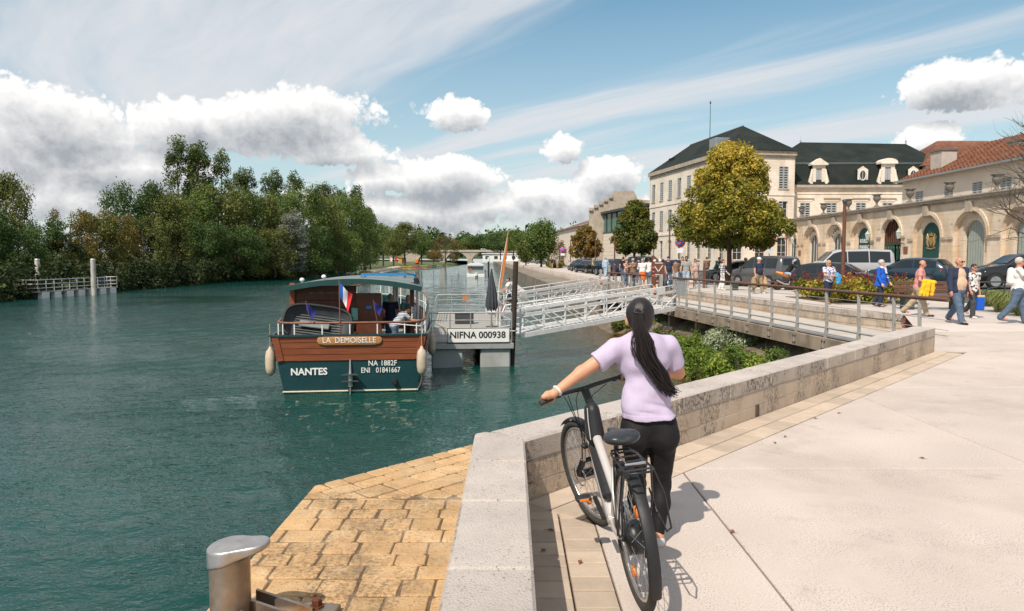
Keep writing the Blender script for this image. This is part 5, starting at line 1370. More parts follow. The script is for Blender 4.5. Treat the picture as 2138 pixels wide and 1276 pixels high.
    for s in 'LR':
        a, e, w = J['sh'+s], J['el'+s], J['wr'+s]; d1 = (e-a).normalized()
        if sl == 'short': allp.append(s_cut(s_cone(a, e, .042*k, .040*k), [(tuple(d1), float(d1.dot(a+d1*.11*k)))], .005))
        elif sl == 'long': allp += [s_cone(a, e, .040*k, .034*k), s_cone(e, w-(w-e)*.06, .034*k, .026*k)]
        else: allp.append(s_cone(a, a+d1*.02*k, .040*k, .036*k))
    ts = s_union(allp, .012*k)
    tob = sdf_obj('top', wob(ts, .004*k, 26, 3), h, tm, t)
    if jacket:      # worn open over the top
        jp = [s_ell(che, (.122*k*fa,.088*k*fa,.112*k)), s_ell(wai, (.120*k*fa,.092*k*fa,.11*k)), s_ell(pel, (.124*k*fa,.095*k*fa,.09*k)), s_cone(J['shL'], J['shR'], .050*k, .050*k)]
        jc = s_cut(s_union(jp, .03*k), [((0,0,-1), -(pel.z-.045*k)), ((0,0,1), nek.z+.004*k)], .006); al = [jc]
        for s in 'LR':
            a, e, w = J['sh'+s], J['el'+s], J['wr'+s]; al += [s_cone(a, e, .049*k, .042*k), s_cone(e, w, .042*k, .034*k)]
        jj = s_union(al, .012*k)
        op = s_union([s_ell(wai+f*.16*k+up*.04*k, (.082*k*fa,.15*k,.36*k))], .01)
        sdf_obj('jacket', wob(s_sub(jj, op), .005*k, 24, 7), h, C[jacket], t)
    # ---- bottom
    bm, bl = C[bottom[0]], bottom[1]
    if bl == 'skirt':
        b_ = s_cut(s_union([s_ell(pel, (.105*k*fa,.078*k*fa,.08*k)), s_cone(pel, pel-up*.26*k, .10*k*fa, .125*k*fa)], .02*k), [((0,0,-1), -(pel.z-.24*k)), ((0,0,1), pel.z+.05*k)], .005)
    else:
        lp = [s_ell(pel, (.103*k*fa,.074*k*fa,.075*k))]; ends = []
        for s in 'LR':
            lp += [s_cone(J['hip'+s], J['kne'+s], .062*k*fa, .049*k)]
            if bl == 'long': lp += [s_cone(J['kne'+s], J['ank'+s], .049*k, .043*k)]
            elif bl == 'capri': lp += [s_cone(J['kne'+s], J['kne'+s].lerp(J['ank'+s], .45), .043*k, .038*k)]
        pls = [((0,0,1), pel.z+.05*k)]
        b_ = s_cut(s_union(lp, .014*k), pls, .005)
    sdf_obj('trousers' if bl in ('long','capri') else ('skirt' if bl == 'skirt' else 'shorts'), wob(b_, .004*k, 22, 5), h, bm, t)
    for s in 'LR':
        an = J['ank'+s]; hh = max(.014, h*.75)
        tilt = f.copy(); kn = J['kne'+s]; sh_ = (an-kn).normalized(); fw = (f-sh_*f.dot(sh_)).normalized() if pelvis is None else f
        if an.z < .075*k: fw = f
        so = s_union([s_ell(an-up*.012*k, (.026*k,.034*k,.030*k)), s_cone(an+fw*.02*k-up*.024*k, an+fw*.095*k-up*.030*k, .026*k, .020*k)], .02*k)
        sdf_obj('shoe', s_cut(so, [((0,0,-1), -(an.z-.046*k))], .004), hh, SH[shoes], t)
    # ---- hair
    hm, hs = HR[hair[0]], hair[1]
    if hs != 'bald':
        hp2 = [s_ell(hp_(0,.014,.020), (.049*k,.058*k,.058*k))]
        if hs in ('bob','long'): hp2 += [s_ell(hp_(0,.030,-.025), (.054*k,.042*k,(.055 if hs == 'bob' else .085)*k))]
        if hs == 'curly': hp2 = [s_ell(hp_(0,.014,.022), (.060*k,.066*k,.062*k))]
        if hs == 'bun': hp2.append(s_ell(hp_(0,.06,.03), (.025*k,.025*k,.025*k)))
        hf = s_sub(s_union(hp2, .012*k), s_ell(hp_(0,-.075,-.028), (.052*k,.062*k,.066*k)))
        if hs == 'short': hf = s_cut(hf, [((0,0,-1), -(hd.z-.028*k))], .006)
        sdf_obj('hair', wob(hf, .004*k if hs == 'curly' else .0015*k, 70, 2), hb, hm, t)
    else:
        fr = s_cut(s_sub(s_ell(hp_(0,.016,.010), (.047*k,.054*k,.050*k)), s_ell(hp_(0,-.055,.0), (.07*k,.07*k,.09*k))), [((0,0,1), hd.z+.012*k), ((0,0,-1), -(hd.z-.03*k))], .004)
        sdf_obj('hair', fr, hb, hm, t)
    if hair[-1] == 'beard': sdf_obj('beard', s_ell(hp_(0,-.030,-.048), (.036*k,.034*k,.034*k)), hb, hm, t)
    if cap:
        cm = C[cap]; cf = s_union([s_cut(s_ell(hp_(0,.010,.030), (.053*k,.062*k,.052*k)), [((0,0,-1), -(hd.z+.018*k))], .004), s_flat(hp_(0,-.045,.022), hp_(0,-.075,.018), .036*k, .030*k, (0,0,1), 5)], .008*k); sdf_obj('cap', cf, hb, cm, t)
    for sx in (-1,1):
        q = MB(); q.lathe([(0,-.004),(.0075*k,0),(0,.004)], 8, M=Matrix.Translation(hp_(sx*.017,-.050,.006)) @ Matrix.Rotation(R(90),4,'X')); q.build('eye', M_lens, t)
    if glasses:
        q = MB()
        for sx in (-1,1): q.box(hp_(sx*.018,-.056,.004), (.030*k,.008*k,.020*k), 0, None, .004); q.bar(hp_(sx*.034,-.054,.006), hp_(sx*.045,.0,.006), .006, .006)
        q.bar(hp_(-.01,-.058,.008), hp_(.01,-.058,.008), .006, .006); q.build('sunglasses', M_lens, t)
    t['_z'] = base; del t['_z']
    Mw = Matrix.Translation((x, y, zg)) @ Matrix.Rotation(R(yaw), 4, 'Z')
    return {q: Mw @ v for q, v in J.items() if q[:2] != 'hv'} | {'pel': Mw @ pel, 'che': Mw @ che, 'hd': Mw @ hd}
def gp(px, py): return at_z(px, py, 0.0)
def soft(name, label, cat, prims, k, h, mat, seed=1, amp=.02, fr=14, group=None):
    """a soft thing (coat over an arm, bag) given in world coordinates"""
    c = sum((Vector(p[0]) for p in prims), Vector())/len(prims)
    fs = [s_cone(Vector(p[0])-c, Vector(p[1])-c, p[2], p[3]) for p in prims]
    o = sdf_obj(name, wob(s_union(fs, k), amp, fr, seed), h, mat, None, c); return tag(o, label, cat, group)
def build_people():
    V = Vector
    # -- walkers at the right
    j = person('bald man in open navy jacket, pale polo and jeans striding past the bench', gp(1997,676), 1.76, 12, SK3, ('beige','short',-.0), ('denim','long'), ('grey','bald'), 'black', 1.15, .12, dict(lL=-16,lR=20,kL=22,kR=4,aL=-14,aR=10,eL=12,eR=14,bL=16,bR=18,head=10), .02, True, jacket='navy')
    j = person('person in black and white print top walking behind the man in navy jacket', gp(2029,664), 1.55, 10, SK3, ('bwprint','short',-.05), ('dkgrey','long'), ('dark','short'), 'white', .95, 0, dict(lL=-18,lR=18,kL=24,aL=-10,aR=8), .022, True)
    p = j['wrL']; o = thing('cool_bag', 'blue cool bag with cream top carried by the person in black and white print', 'bag', (p.x+.02,p.y,p.z-.56), .2)
    b = MB(); b.box((0,0,.19),(.24,.16,.38),0,None,.02); b.build('body', C['blue'], o); b = MB(); b.box((0,0,.41),(.235,.155,.06),0,None,.015); b.build('lid', C['cream'], o); b = MB(); b.tube([(-.08,0,.43),(-.05,0,.54),(.05,0,.54),(.08,0,.43)], .009, 6); b.build('handle', C['navy'], o)
    j = person('man in white polo and grey blue jeans walking out at the right edge', gp(2122,676), 1.74, 62, SK3, ('white','short',-.02), ('denim','long'), ('white','short'), 'brown', 1.15, .35, dict(lL=16,lR=-16,kL=6,kR=22,aL=6,aR=34,eR=112,bR=14,eL=20), .02, True)
    c = j['che']; soft('backpack', 'pale rucksack on the back of the man in white polo', 'rucksack', [(c+V((-.17,.05,.12)), c+V((-.17,.05,-.18)), .08, .10), (c+V((-.19,.05,.05)), c+V((-.19,.05,-.12)), .07, .08)], .03, .02, C['white'], 3, .012)
    j = person('man in pink knitted top and stone trousers looking down as he walks', gp(1915,660), 1.68, 58, SK3, ('pink','short',-.02), ('stone','long'), ('dark','bald'), 'black', 1.12, .3, dict(lL=-16,lR=20,kL=26,kR=4,aL=10,aR=-4,eL=40,eR=70,bR=24,nod=18), .02, False, lean=6)
    c = j['wrR']+V((-.04,-.03,-.02)); soft('yellow_jacket', 'bright yellow jacket carried over the arm of the man in pink', 'jacket', [(c+V((-.10,-.02,.08)), c+V((.18,-.02,.06)), .07, .06), (c+V((-.12,-.05,.05)), c+V((-.26,-.06,-.40)), .07, .045), (c+V((.12,-.06,.05)), c+V((.10,-.07,-.30)), .06, .05), (c+V((.0,-.06,.05)), c+V((-.06,-.08,-.36)), .07, .05), (c+V((-.06,-.06,.0)), c+V((-.16,-.09,-.38)), .06, .04)], .025, .016, C['yellow'], 5, .013, 20)
    j = person('white-haired woman in royal blue jacket and navy trousers', gp(1837,641), 1.64, 40, SK2, ('blue','long',-.07), ('navy','long'), ('white','curly'), 'brown', 1.12, .15, dict(lL=-10,lR=12,kL=16,aL=8,aR=4,eL=30,eR=24,nod=6), .022, False)
    h = j['hd']; soft('neck_scarf', 'pale blue and white scarf round the neck of the woman in blue', 'scarf', [(h+V((-.07,-.06,-.16)), h+V((.09,-.08,-.17)), .05, .05), (h+V((.07,-.12,-.18)), h+V((.10,-.14,-.34)), .045, .035)], .02, .018, C['floral'], 2, .008)
    j = person('blond woman in floral top and navy capri trousers holding a blue jacket', gp(1728,635), 1.62, 14, SK1, ('floral','short',-.03), ('navy','capri'), ('blond','bob'), 'brown', 1.12, .12, dict(lL=-6,lR=8,kL=8,kR=2,aL=20,aR=22,eL=62,eR=66,iL=.7,iR=.9), .022, True, bust=1)
    c = j['wrL']; soft('blue_jacket', 'crumpled bright blue jacket held by the woman in floral top', 'jacket', [(c+V((-.02,-.04,.08)), c+V((.05,-.04,-.18)), .07, .07), (c+V((.07,-.02,.04)), c+V((.12,0,-.26)), .06, .04), (c+V((-.04,-.06,.02)), c+V((.0,-.07,-.24)), .05, .05)], .025, .016, C['sky'], 8, .012, 20)
    # -- middle group beside the retaining wall
    j = person('man in navy polo and white cap carrying two khaki bags', gp(1583,613), 1.74, 28, SK3, ('navy','short',-.03), ('khaki','long'), ('grey','short'), 'white', 1.15, .3, dict(lL=14,lR=-12,kL=4,kR=16,aL=-6,aR=2,bL=14,bR=16), .024, True, cap='white')
    for s, sx in (('L',.07),('R',-.07)):
        c = j['wr'+s]; soft('shoulder_bag', 'khaki shopping bag in the %s hand of the man in white cap' % ('nearer' if s == 'R' else 'farther'), 'bag', [(c+V((sx,0,-.16)), c+V((sx,0,-.50)), .09, .16), (c+V((0,0,.0)), c+V((sx,0,-.2)), .02, .05)], .05, .024, C['khaki' if s == 'R' else 'tan'], 4, .018)
    person('woman in striped sweater and white trousers beside the big tree', gp(1508,606), 1.64, 70, SK2, ('stripe','long',-.04), ('white','long'), ('red','bob'), 'white', 1.0, 0, dict(lL=-8,lR=10,aL=16,aR=-10,eL=30), .026)
    person('bearded man in grey T-shirt and pale denim shorts', gp(1432,604), 1.80, -6, SK1, ('grey','short',-.03), ('ltdenim','short'), ('dark','short','beard'), 'white', 1.06, 0, dict(lL=10,lR=-10,aL=6,aR=10,eL=24,eR=40,bR=16), .026, True)
    person('dark-haired woman in faded print tunic behind the bearded man', gp(1451,600), 1.66, 12, SK1, ('plaid','short',-.20), ('black','short'), ('dark','bob'), 'white', 1.1, .1, dict(lL=-12,lR=14,kL=18), .028, True)
    person('man with dark hair half hidden behind the bearded man', gp(1424,596), 1.78, 5, SK1, ('black','short',-.03), ('denim','long'), ('dark','short'), 'black', 1.05, 0, dict(lL=4,lR=-4), .03)
    j = person('man in navy T-shirt with yellow print and blue shorts beside the child', gp(1395,603), 1.78, 20, SK1, ('navy','short',-.04), ('denim','long'), ('dark','short'), 'black', 1.08, .1, dict(lL=8,lR=-8,aL=4,aR=10), .026, cap='navy')
    c = j['che']; 
    person('person in brown shirt and turquoise cap seen from behind', gp(1410,598), 1.66, 170, SK1, ('brown','short',-.03), ('ltdenim','long'), ('dark','short'), 'white', 1.0, 0, None, .03, cap='sky')
    person('woman in cream blouse and black trousers by the brown totem sign', gp(1383,602), 1.66, 200, SK1, ('cream','short',-.03), ('black','long'), ('dark','bob'), 'black', 1.0, 0, None, .03)
    person('woman in white blouse and orange skirt seen from behind at the sign', gp(1341,602), 1.66, 178, SK2, ('white','long',-.04), ('orange','skirt'), ('grey','short'), 'white', 1.14, 0, dict(lL=4,lR=-4,kR=6,aL=20,aR=26,eL=60,eR=70), .028)
    person('grey-haired woman in brown cardigan left of the orange skirt', gp(1321,600), 1.66, 168, SK2, ('brown','long',-.10), ('dkgrey','long'), ('grey','curly'), 'black', 1.12, 0, dict(lL=4,lR=-4,aL=22,eL=60), .03)
    person('red-haired woman in rose print top looking at her phone', gp(1307,600), 1.62, 40, SK2, ('print','short',-.05), ('denim','long'), ('red','short'), 'white', 1.02, 0, dict(lL=2,lR=-2,aL=36,aR=36,eL=80,eR=80,nod=16), .03)
    person('man in black shirt standing behind the red-haired woman', gp(1301,588), 1.78, 175, SK1, ('black','short',-.03), ('denim','long'), ('dark','short'), 'black', 1.05, 0, dict(lL=2,lR=-2), .03)
    person('person in navy top bending forward among the group near the sign', gp(1333,592), 1.74, 170, SK1, ('navy','short',-.03), ('denim','long'), ('black','short'), 'black', 1.05, 0, dict(lL=2,lR=-2,aL=30,aR=30), .03, lean=18)
    person('person in white shirt and jeans partly hidden by the totem sign', gp(1354,597), 1.70, 150, SK1, ('white','long',-.05), ('denim','long'), ('dark','short'), 'black', 1.0, 0, None, .03)
    j = person('man in pink T-shirt with light denim jacket and pale jeans', gp(1264,578), 1.76, 150, SK2, ('pink','short',-.03), ('ltdenim','long'), ('grey','short'), 'white', 1.05, 0, dict(lL=4,lR=-4,aR=20,eR=70), .03, jacket='ltdenim')
    person('woman in sage green top and black trousers hand on hip', gp(1238,573), 1.66, 60, SK2, ('green','none',-.02), ('black','long'), ('grey','bob'), 'black', 1.1, .1, dict(lL=2,lR=-2,aL=-20,eL=70,bL=30), .03)
    person('man in black shirt walking away far down the promenade', gp(1152,562), 1.75, 176, SK1, ('black','short',-.03), ('khaki','short'), ('dark','short'), 'black', 1.0, 0, None, .035)
    person('woman in grey top walking away beside the man in black far down the promenade', gp(1164,561), 1.65, 180, SK1, ('grey','short',-.05), ('khaki','short'), ('dark','short'), 'black', 1.0, 0, dict(lL=-14,lR=16,kL=20), .035)
    person('small far figure in white at the far end of the promenade', gp(1084,553), 1.60, 170, SK1, ('white','short',-.03), ('cream','short'), ('dark','short'), 'white', 1.0, 0, None, .04)
    p = at_z(1475, 577, .30); person('person in brown carrying a white bag by the stone facade', (p.x, p.y), 1.72, 180, SK1, ('brown','long',-.06), ('dkgrey','long'), ('dark','short'), 'black', 1.0, 0, None, .035)
    # -- child with small bicycle
    j = person('small child in light blue checked shirt on a toy bicycle', (*gp(1400,603)[:2], 0), 1.05, 2, SK2, ('fine','short',-.03), ('navy','short'), ('black','short'), 'white', 1.05, 0, dict(lL=40,lR=46,kL=44,kR=60,aL=40,aR=40,eL=20,eR=20,spread=8), .024, pelvis=.46, cap='black')
    # -- on the boat
    p = boat_pt(1.02,3.0,1.0); person('man in navy T-shirt standing under the boat roof', (p.x,p.y,p.z), 1.74, 175, SK1, ('navy','short',-.03), ('denim','long'), ('grey','short'), 'black', 1.08, 0, dict(lL=2,lR=-2), .022)
    p = boat_pt(1.22,1.25,1.0); person('woman in fine striped top and jeans bending over on the boat deck', (p.x,p.y,p.z), 1.62, 110, SK1, ('fine','short',-.02), ('denim','long'), ('dark','bun'), 'white', 1.12, 0, dict(lL=14,lR=4,kL=8,aL=30,aR=36,eL=40,eR=40,nod=24), .022, lean=42)
    p = boat_pt(1.62,2.9,1.0); person('person in turquoise shirt behind the boat cabin post', (p.x,p.y,p.z), 1.70, 200, SK1, ('teal','short',-.03), ('navy','long'), ('grey','short'), 'black', 1.05, 0, dict(lL=2,lR=-2,aR=30,eR=50), .024)
    # -- wheeling a bike on the far gangway
    a = gB0; p = Vector(a).lerp(Vector((6.2,45.4,-.58)), .10); person('man in white shirt wheeling a bicycle at the foot of the farther gangway', (p.x,p.y,p.z+.14), 1.74, -80, SK1, ('white','short',-.03), ('dkgrey','short'), ('dark','short'), 'white', 1.0, 0, dict(aL=30,aR=30,eL=25,eR=25), .026)
build_people()
# ================================================================== VEHICLES
M_cglass = mk('car_glass', (.012,.016,.018), .06, v=.1, spec=.7); M_tyre = mk('car_tyre', (.02,.02,.02), .85); M_rim = mk('car_rim', (.45,.45,.46), .35, .8); M_tail = mk('tail_lamp', (.42,.02,.015), .2); M_head = mk('head_lamp', (.62,.64,.66), .12); M_trim = mk('black_trim', (.014,.014,.015), .6); M_platew = mk('number_plate', (.66,.68,.70), .5); M_plateb = mk('plate_blue', (.03,.12,.50), .5)
def paint(name, c): return mk(name, c, .24, .15, v=.05, s=1, coat=.8, spec=.5)
CP = dict(navy=paint('navy_car_paint', (.012,.022,.045)), black=paint('black_car_paint', (.009,.010,.012)), grey=paint('grey_car_paint', (.085,.085,.088)), silver=paint('silver_car_paint', (.42,.42,.42)), white=paint('white_car_paint', (.66,.66,.65)), teal=paint('petrol_blue_car_paint', (.014,.035,.055)), green=paint('dark_green_car_paint', (.03,.05,.04)))
PROF = {  # length, width, height, belt, top profile (x from rear 0 to front 1, z), glass x ranges: side, rear screen, windscreen
 'hatch': (4.05,1.76,1.47,.93, [(0,.62),(.015,.92),(.05,1.10),(.13,1.38),(.22,1.445),(.40,1.47),(.52,1.44),(.70,1.02),(.74,.96),(.92,.82),(.985,.68),(1,.45)], (.12,.66), (.045,.145), (.53,.70)),
 'suv': (4.35,1.85,1.62,1.02, [(0,.70),(.012,1.0),(.04,1.20),(.12,1.52),(.22,1.60),(.42,1.62),(.55,1.58),(.70,1.15),(.74,1.10),(.93,.98),(.985,.80),(1,.50)], (.12,.67), (.04,.13), (.56,.70)),
 'van': (5.0,1.95,1.98,1.12, [(0,.75),(.008,1.05),(.02,1.75),(.05,1.93),(.30,1.98),(.62,1.95),(.70,1.85),(.82,1.25),(.86,1.15),(.96,1.0),(.99,.8),(1,.5)], (.06,.79), (.008,.045), (.70,.82)),
 'mpv': (4.25,1.83,1.82,1.05, [(0,.70),(.008,1.0),(.03,1.62),(.07,1.78),(.30,1.82),(.55,1.80),(.62,1.74),(.77,1.18),(.81,1.10),(.95,.95),(.99,.75),(1,.48)], (.09,.74), (.010,.05), (.63,.77)),
 'wagon': (4.55,1.80,1.46,.92, [(0,.62),(.012,.92),(.06,1.15),(.11,1.36),(.20,1.43),(.42,1.46),(.54,1.42),(.70,1.00),(.74,.95),(.93,.80),(.985,.66),(1,.45)], (.10,.67), (.05,.11), (.55,.70)),
 '4x4': (4.3,1.80,1.85,1.12, [(0,.70),(.01,1.1),(.03,1.70),(.06,1.82),(.30,1.85),(.58,1.82),(.62,1.76),(.69,1.22),(.72,1.15),(.95,1.08),(.985,.85),(1,.5)], (.08,.66), (.012,.04), (.62,.69))}
CARCACHE = {}
def car_proto(kind):
    """meshes of one kind of car, as (name, parent index, mesh, slot) - colour is set per car"""
    L, Wd, H, belt, prof, sg, rg, wg = PROF[kind]; zb = .20 if kind not in ('4x4','suv') else .26
    px_ = [p[0]*L-L/2 for p in prof]; pz_ = [p[1] for p in prof]
    top = lambda x: float(np.interp(x, px_, pz_))
    def hw(x):
        u = abs(x)/(L/2); return Wd/2*(1-.16*max(0,(u-.78)/.22)**2.2-.02*u)
    def ring(x):
        w = hw(x); tz = top(x); bz = min(belt, tz-.02); t = max(0, min(1, (tz-bz)/(H-belt))); wr = w*(.965-.20*t)
        half = [(0,zb),(w*.90,zb),(w*.985,zb+.10),(w,(zb+bz)/2+.02),(w*.99,bz-.10),(w*.965,bz),(wr,max(bz+.005,tz-.07*t)),(wr*.88,max(bz+.008,tz-.012*t)),(wr*.5,tz+.012),(0,tz+.018)]
        return half, wr, bz, tz
    xs = sorted(set([round(v,3) for v in list(np.linspace(-L/2, L/2, 40))+px_]))
    b = MB(); rows = []
    for x in xs:
        h_, *_ = ring(x); rows.append([(x,y,z) for y,z in h_]+[(x,-y,z) for y,z in h_[-2:0:-1]])
    b.sheet(rows, closed=True); b.add(rows[0], [tuple(range(len(rows[0])))]); b.add(rows[-1], [tuple(range(len(rows[-1])-1,-1,-1))])
    out = [('body', b, 'paint')]
    def side(x0, x1, s, v0, v1):
        g = MB(); rws = []
        for x in np.linspace(x0, x1, 7):
            h_, wr, bz, tz = ring(x); w = hw(x)*.965; zt = tz-.07
            a = Vector((x, s*(w+.006), bz+.02)); e = Vector((x, s*(wr+.010), max(zt, bz+.03))); rws.append([a.lerp(e, v0), a.lerp(e, v1)])
        g.sheet(rws, smooth=False); return g
    x0, x1 = sg[0]*L-L/2, sg[1]*L-L/2; n = 3 if kind in ('wagon','van','mpv','suv') else 2
    for s in (-1,1):
        for i in range(n):
            xa = x0+(x1-x0)*i/n+.03; xb = x0+(x1-x0)*(i+1)/n-.03; out.append(('side_window', side(xa, xb, s, .06, .93), 'glass'))
    for nm, (a, e) in (('rear_window', rg), ('windscreen', wg)):
        g = MB(); rws = []
        for u in np.linspace(a+.008, e-.008, 6):
            x = u*L-L/2; h_, wr, bz, tz = ring(x); nx = -1 if nm == 'rear_window' else 1
            rws.append([(x+nx*.014, wr*.86*q, tz+.016+.010*(1-q*q)) for q in np.linspace(-1,1,7)])
        g.sheet(rws, smooth=True); out.append((nm, g, 'glass'))
    ra = .32 if kind not in ('4x4','suv','van') else .36
    wheels = [(sx*L*.305+(.02*L if sx < 0 else .01*L), s) for sx in (-1,1) for s in (-1,1)]
    for (wx, s) in wheels:
        g = MB(); y = s*(Wd/2-.10); T = Matrix.Translation((wx, y, ra)) @ Matrix.Rotation(R(90)*(-s), 4, 'X')
        g.lathe([(ra*.62,.105),(ra*.93,.105),(ra,.075),(ra,-.09),(ra*.9,-.11)], 24, M=T); out.append(('wheel', g, 'tyre'))
        g = MB(); g.lathe([(0,.085),(ra*.16,.09),(ra*.2,.07),(ra*.56,.085),(ra*.64,.107)], 20, M=T)
        for k in range(5):
            a = 2*math.pi*k/5; g.bar(T @ Vector((ra*.15*math.cos(a), ra*.15*math.sin(a), .10)), T @ Vector((ra*.6*math.cos(a), ra*.6*math.sin(a), .108)), .06, .012, 0, (0,s,0))
        out.append(('rim', g, 'rim'))
        g = MB(); T2 = Matrix.Translation((wx, s*(hw(wx)+.004), ra)) @ Matrix.Rotation(R(90)*(-s), 4, 'X')
        vs = []; fs = []
        for i in range(17):
            a = math.pi*i/16; vs += [(wx+(ra+.05)*math.cos(a), s*(hw(wx)+.006), ra+(ra+.05)*math.sin(a)), (wx+(ra-.03)*math.cos(a), s*(hw(wx)+.006), ra+(ra-.03)*math.sin(a))]
        fs = [(2*i,2*i+1,2*i+3,2*i+2) for i in range(16)]; g.add(vs, fs); out.append(('wheel_arch', g, 'trim'))
    xr = lambda z: float(np.interp(z, pz_[:5], px_[:5]))
    for s in (-1,1):
        w = hw(-L/2+.06); g = MB(); 
        zt = belt-.03; xa, xb = xr(zt-.17)-.006, xr(zt)-.006; g.add([(xa,s*(w-.30),zt-.17),(xa+.02,s*(w-.02),zt-.17),(xb+.26,s*(hw(xb+.26)+.004),zt-.10),(xb+.26,s*(hw(xb+.26)*.985+.008),zt-.01),(xb+.03,s*(w-.03),zt),(xb,s*(w-.30),zt)], [(0,1,4,5),(1,2,3,4)] if s > 0 else [(5,4,1,0),(4,3,2,1)])
        out.append(('tail_light', g, 'tail'))
        w = hw(L/2-.08); g = MB(); g.add([(L/2+.004,s*(w-.42),.66),(L/2-.06,s*(w-.02),.68),(L/2-.38,s*(hw(L/2-.38)+.008),.80),(L/2-.34,s*(hw(L/2-.34)-.02),.86),(L/2-.04,s*(w-.40),.78)], [(0,1,2,3,4)] if s < 0 else [(4,3,2,1,0)]); out.append(('head_light', g, 'head'))
        g = MB(); mx = wg[1]*L-L/2-.12; g.box((mx, s*(hw(mx)+.09), belt+.08), (.12,.18,.13), 0, None, .03); out.append(('mirror', g, 'paint'))
    g = MB(); g.box((xr(.72)-.012,0,.72),(.03,.50,.11)); out.append(('number_plate', g, 'plate'))
    g = MB(); g.box((xr(.72)-.029,.23,.72),(.004,.04,.105)); out.append(('plate_band', g, 'pblue'))
    g = MB(); g.box((L/2+.0,0,.42),(.02,.50,.11)); out.append(('number_plate', g, 'plate'))
    g = MB(); g.box((-L/2+.06,0,.36),(.16,Wd*.84,.18),0,None,.04); out.append(('rear_bumper', g, 'trim')); g = MB(); g.box((L/2-.08,0,.34),(.18,Wd*.84,.16),0,None,.04); out.append(('front_bumper', g, 'trim')); g = MB(); g.box((L/2-.03,0,.62),(.06,Wd*.5,.12),0,None,.02); out.append(('grille', g, 'trim'))
    for s in (-1,1): g = MB(); g.box((0,s*(Wd/2-.012),zb+.05),(L*.42,.05,.11),0,None,.02); out.append(('sill', g, 'trim'))
    if kind == '4x4': g = MB(); g.lathe([(0,.0),(.30,.0),(.36,.05),(.36,.18),(.30,.22),(0,.22)], 20, M=Matrix.Translation((-L/2-.01,-.25,1.02)) @ Matrix.Rotation(R(-90),4,'Y')); out.append(('spare_wheel', g, 'trim'))
    return out
def car(kind, colour, label, loc, heading, group=None):
    """heading: degrees, direction of travel measured from +X"""
    if kind not in CARCACHE:
        mats = dict(glass=M_cglass, tyre=M_tyre, rim=M_rim, trim=M_trim, tail=M_tail, head=M_head, plate=M_platew, pblue=M_plateb)
        CARCACHE[kind] = [(n, g.mesh(n, mats.get(sl, M_trim)), sl) for n, g, sl in car_proto(kind)]
    z = gz(loc[0], loc[1])+.008
    t = thing('parked_car' if kind not in ('van',) else 'parked_van', label, 'van' if kind in ('van','mpv') else 'car', (loc[0], loc[1], z), R(heading), group); last = None
    for n, me, sl in CARCACHE[kind]:
        if sl == 'paint': me = me.copy(); me.materials.clear(); me.materials.append(CP[colour])
        par = t
        if n == 'rim' or n == 'plate_band': par = last
        o = obj(n, me, par)
        if n in ('wheel', 'number_plate'): last = o
    return t
def cxy(px, y): return (at_y(px, 560, y).x, y)
G1 = 'vehicles parked beside the promenade'
car('suv', 'black', 'very dark SUV parked at the right edge behind the walkers', cxy(2125, 33.5), 172, G1)
car('hatch', 'teal', 'dark petrol blue hatchback with its rear and plate towards the promenade', cxy(1899, 37.5), 131, G1)
car('wagon', 'black', 'black estate car with its windscreen to the right behind the flower bed', cxy(1757, 36.0), -38, G1)
car('van', 'silver', 'silver grey passenger van behind the black estate car', cxy(1768, 43.5), 172, G1)
car('mpv', 'grey', 'dark grey boxy van with big rear window behind the man in white cap', cxy(1598, 43.0), 114, G1)
car('wagon', 'grey', 'grey car partly hidden behind the big tree trunk', cxy(1540, 50), 165, G1)
car('4x4', 'green', 'tall dark off-roader with spare wheel behind the crowd', cxy(1330, 72), 118, G1)
car('suv', 'navy', 'dark blue SUV with rear plate showing behind the man in denim jacket', cxy(1276, 70), 112, G1)
car('hatch', 'black', 'black hatchback left of the dark blue SUV in the far row', cxy(1250, 78), 112, G1)
car('wagon', 'navy', 'second dark car from the left of the far row', cxy(1228, 84), 112, G1)
car('suv', 'grey', 'grey SUV right of the white car in the far row', cxy(1216, 92), 112, G1)
car('hatch', 'white', 'white hatchback leftmost in the far row of parked cars', cxy(1207, 100), 112, G1)
car('hatch', 'silver', 'silver car behind the brown totem sign', cxy(1356, 74), 150, G1)
car('wagon', 'black', 'black estate car right of the brown totem sign behind the walkers', cxy(1395, 66), 165, G1)
car('hatch', 'silver', 'pale car partly hidden behind the group at the sign', cxy(1306, 84), 118, G1)
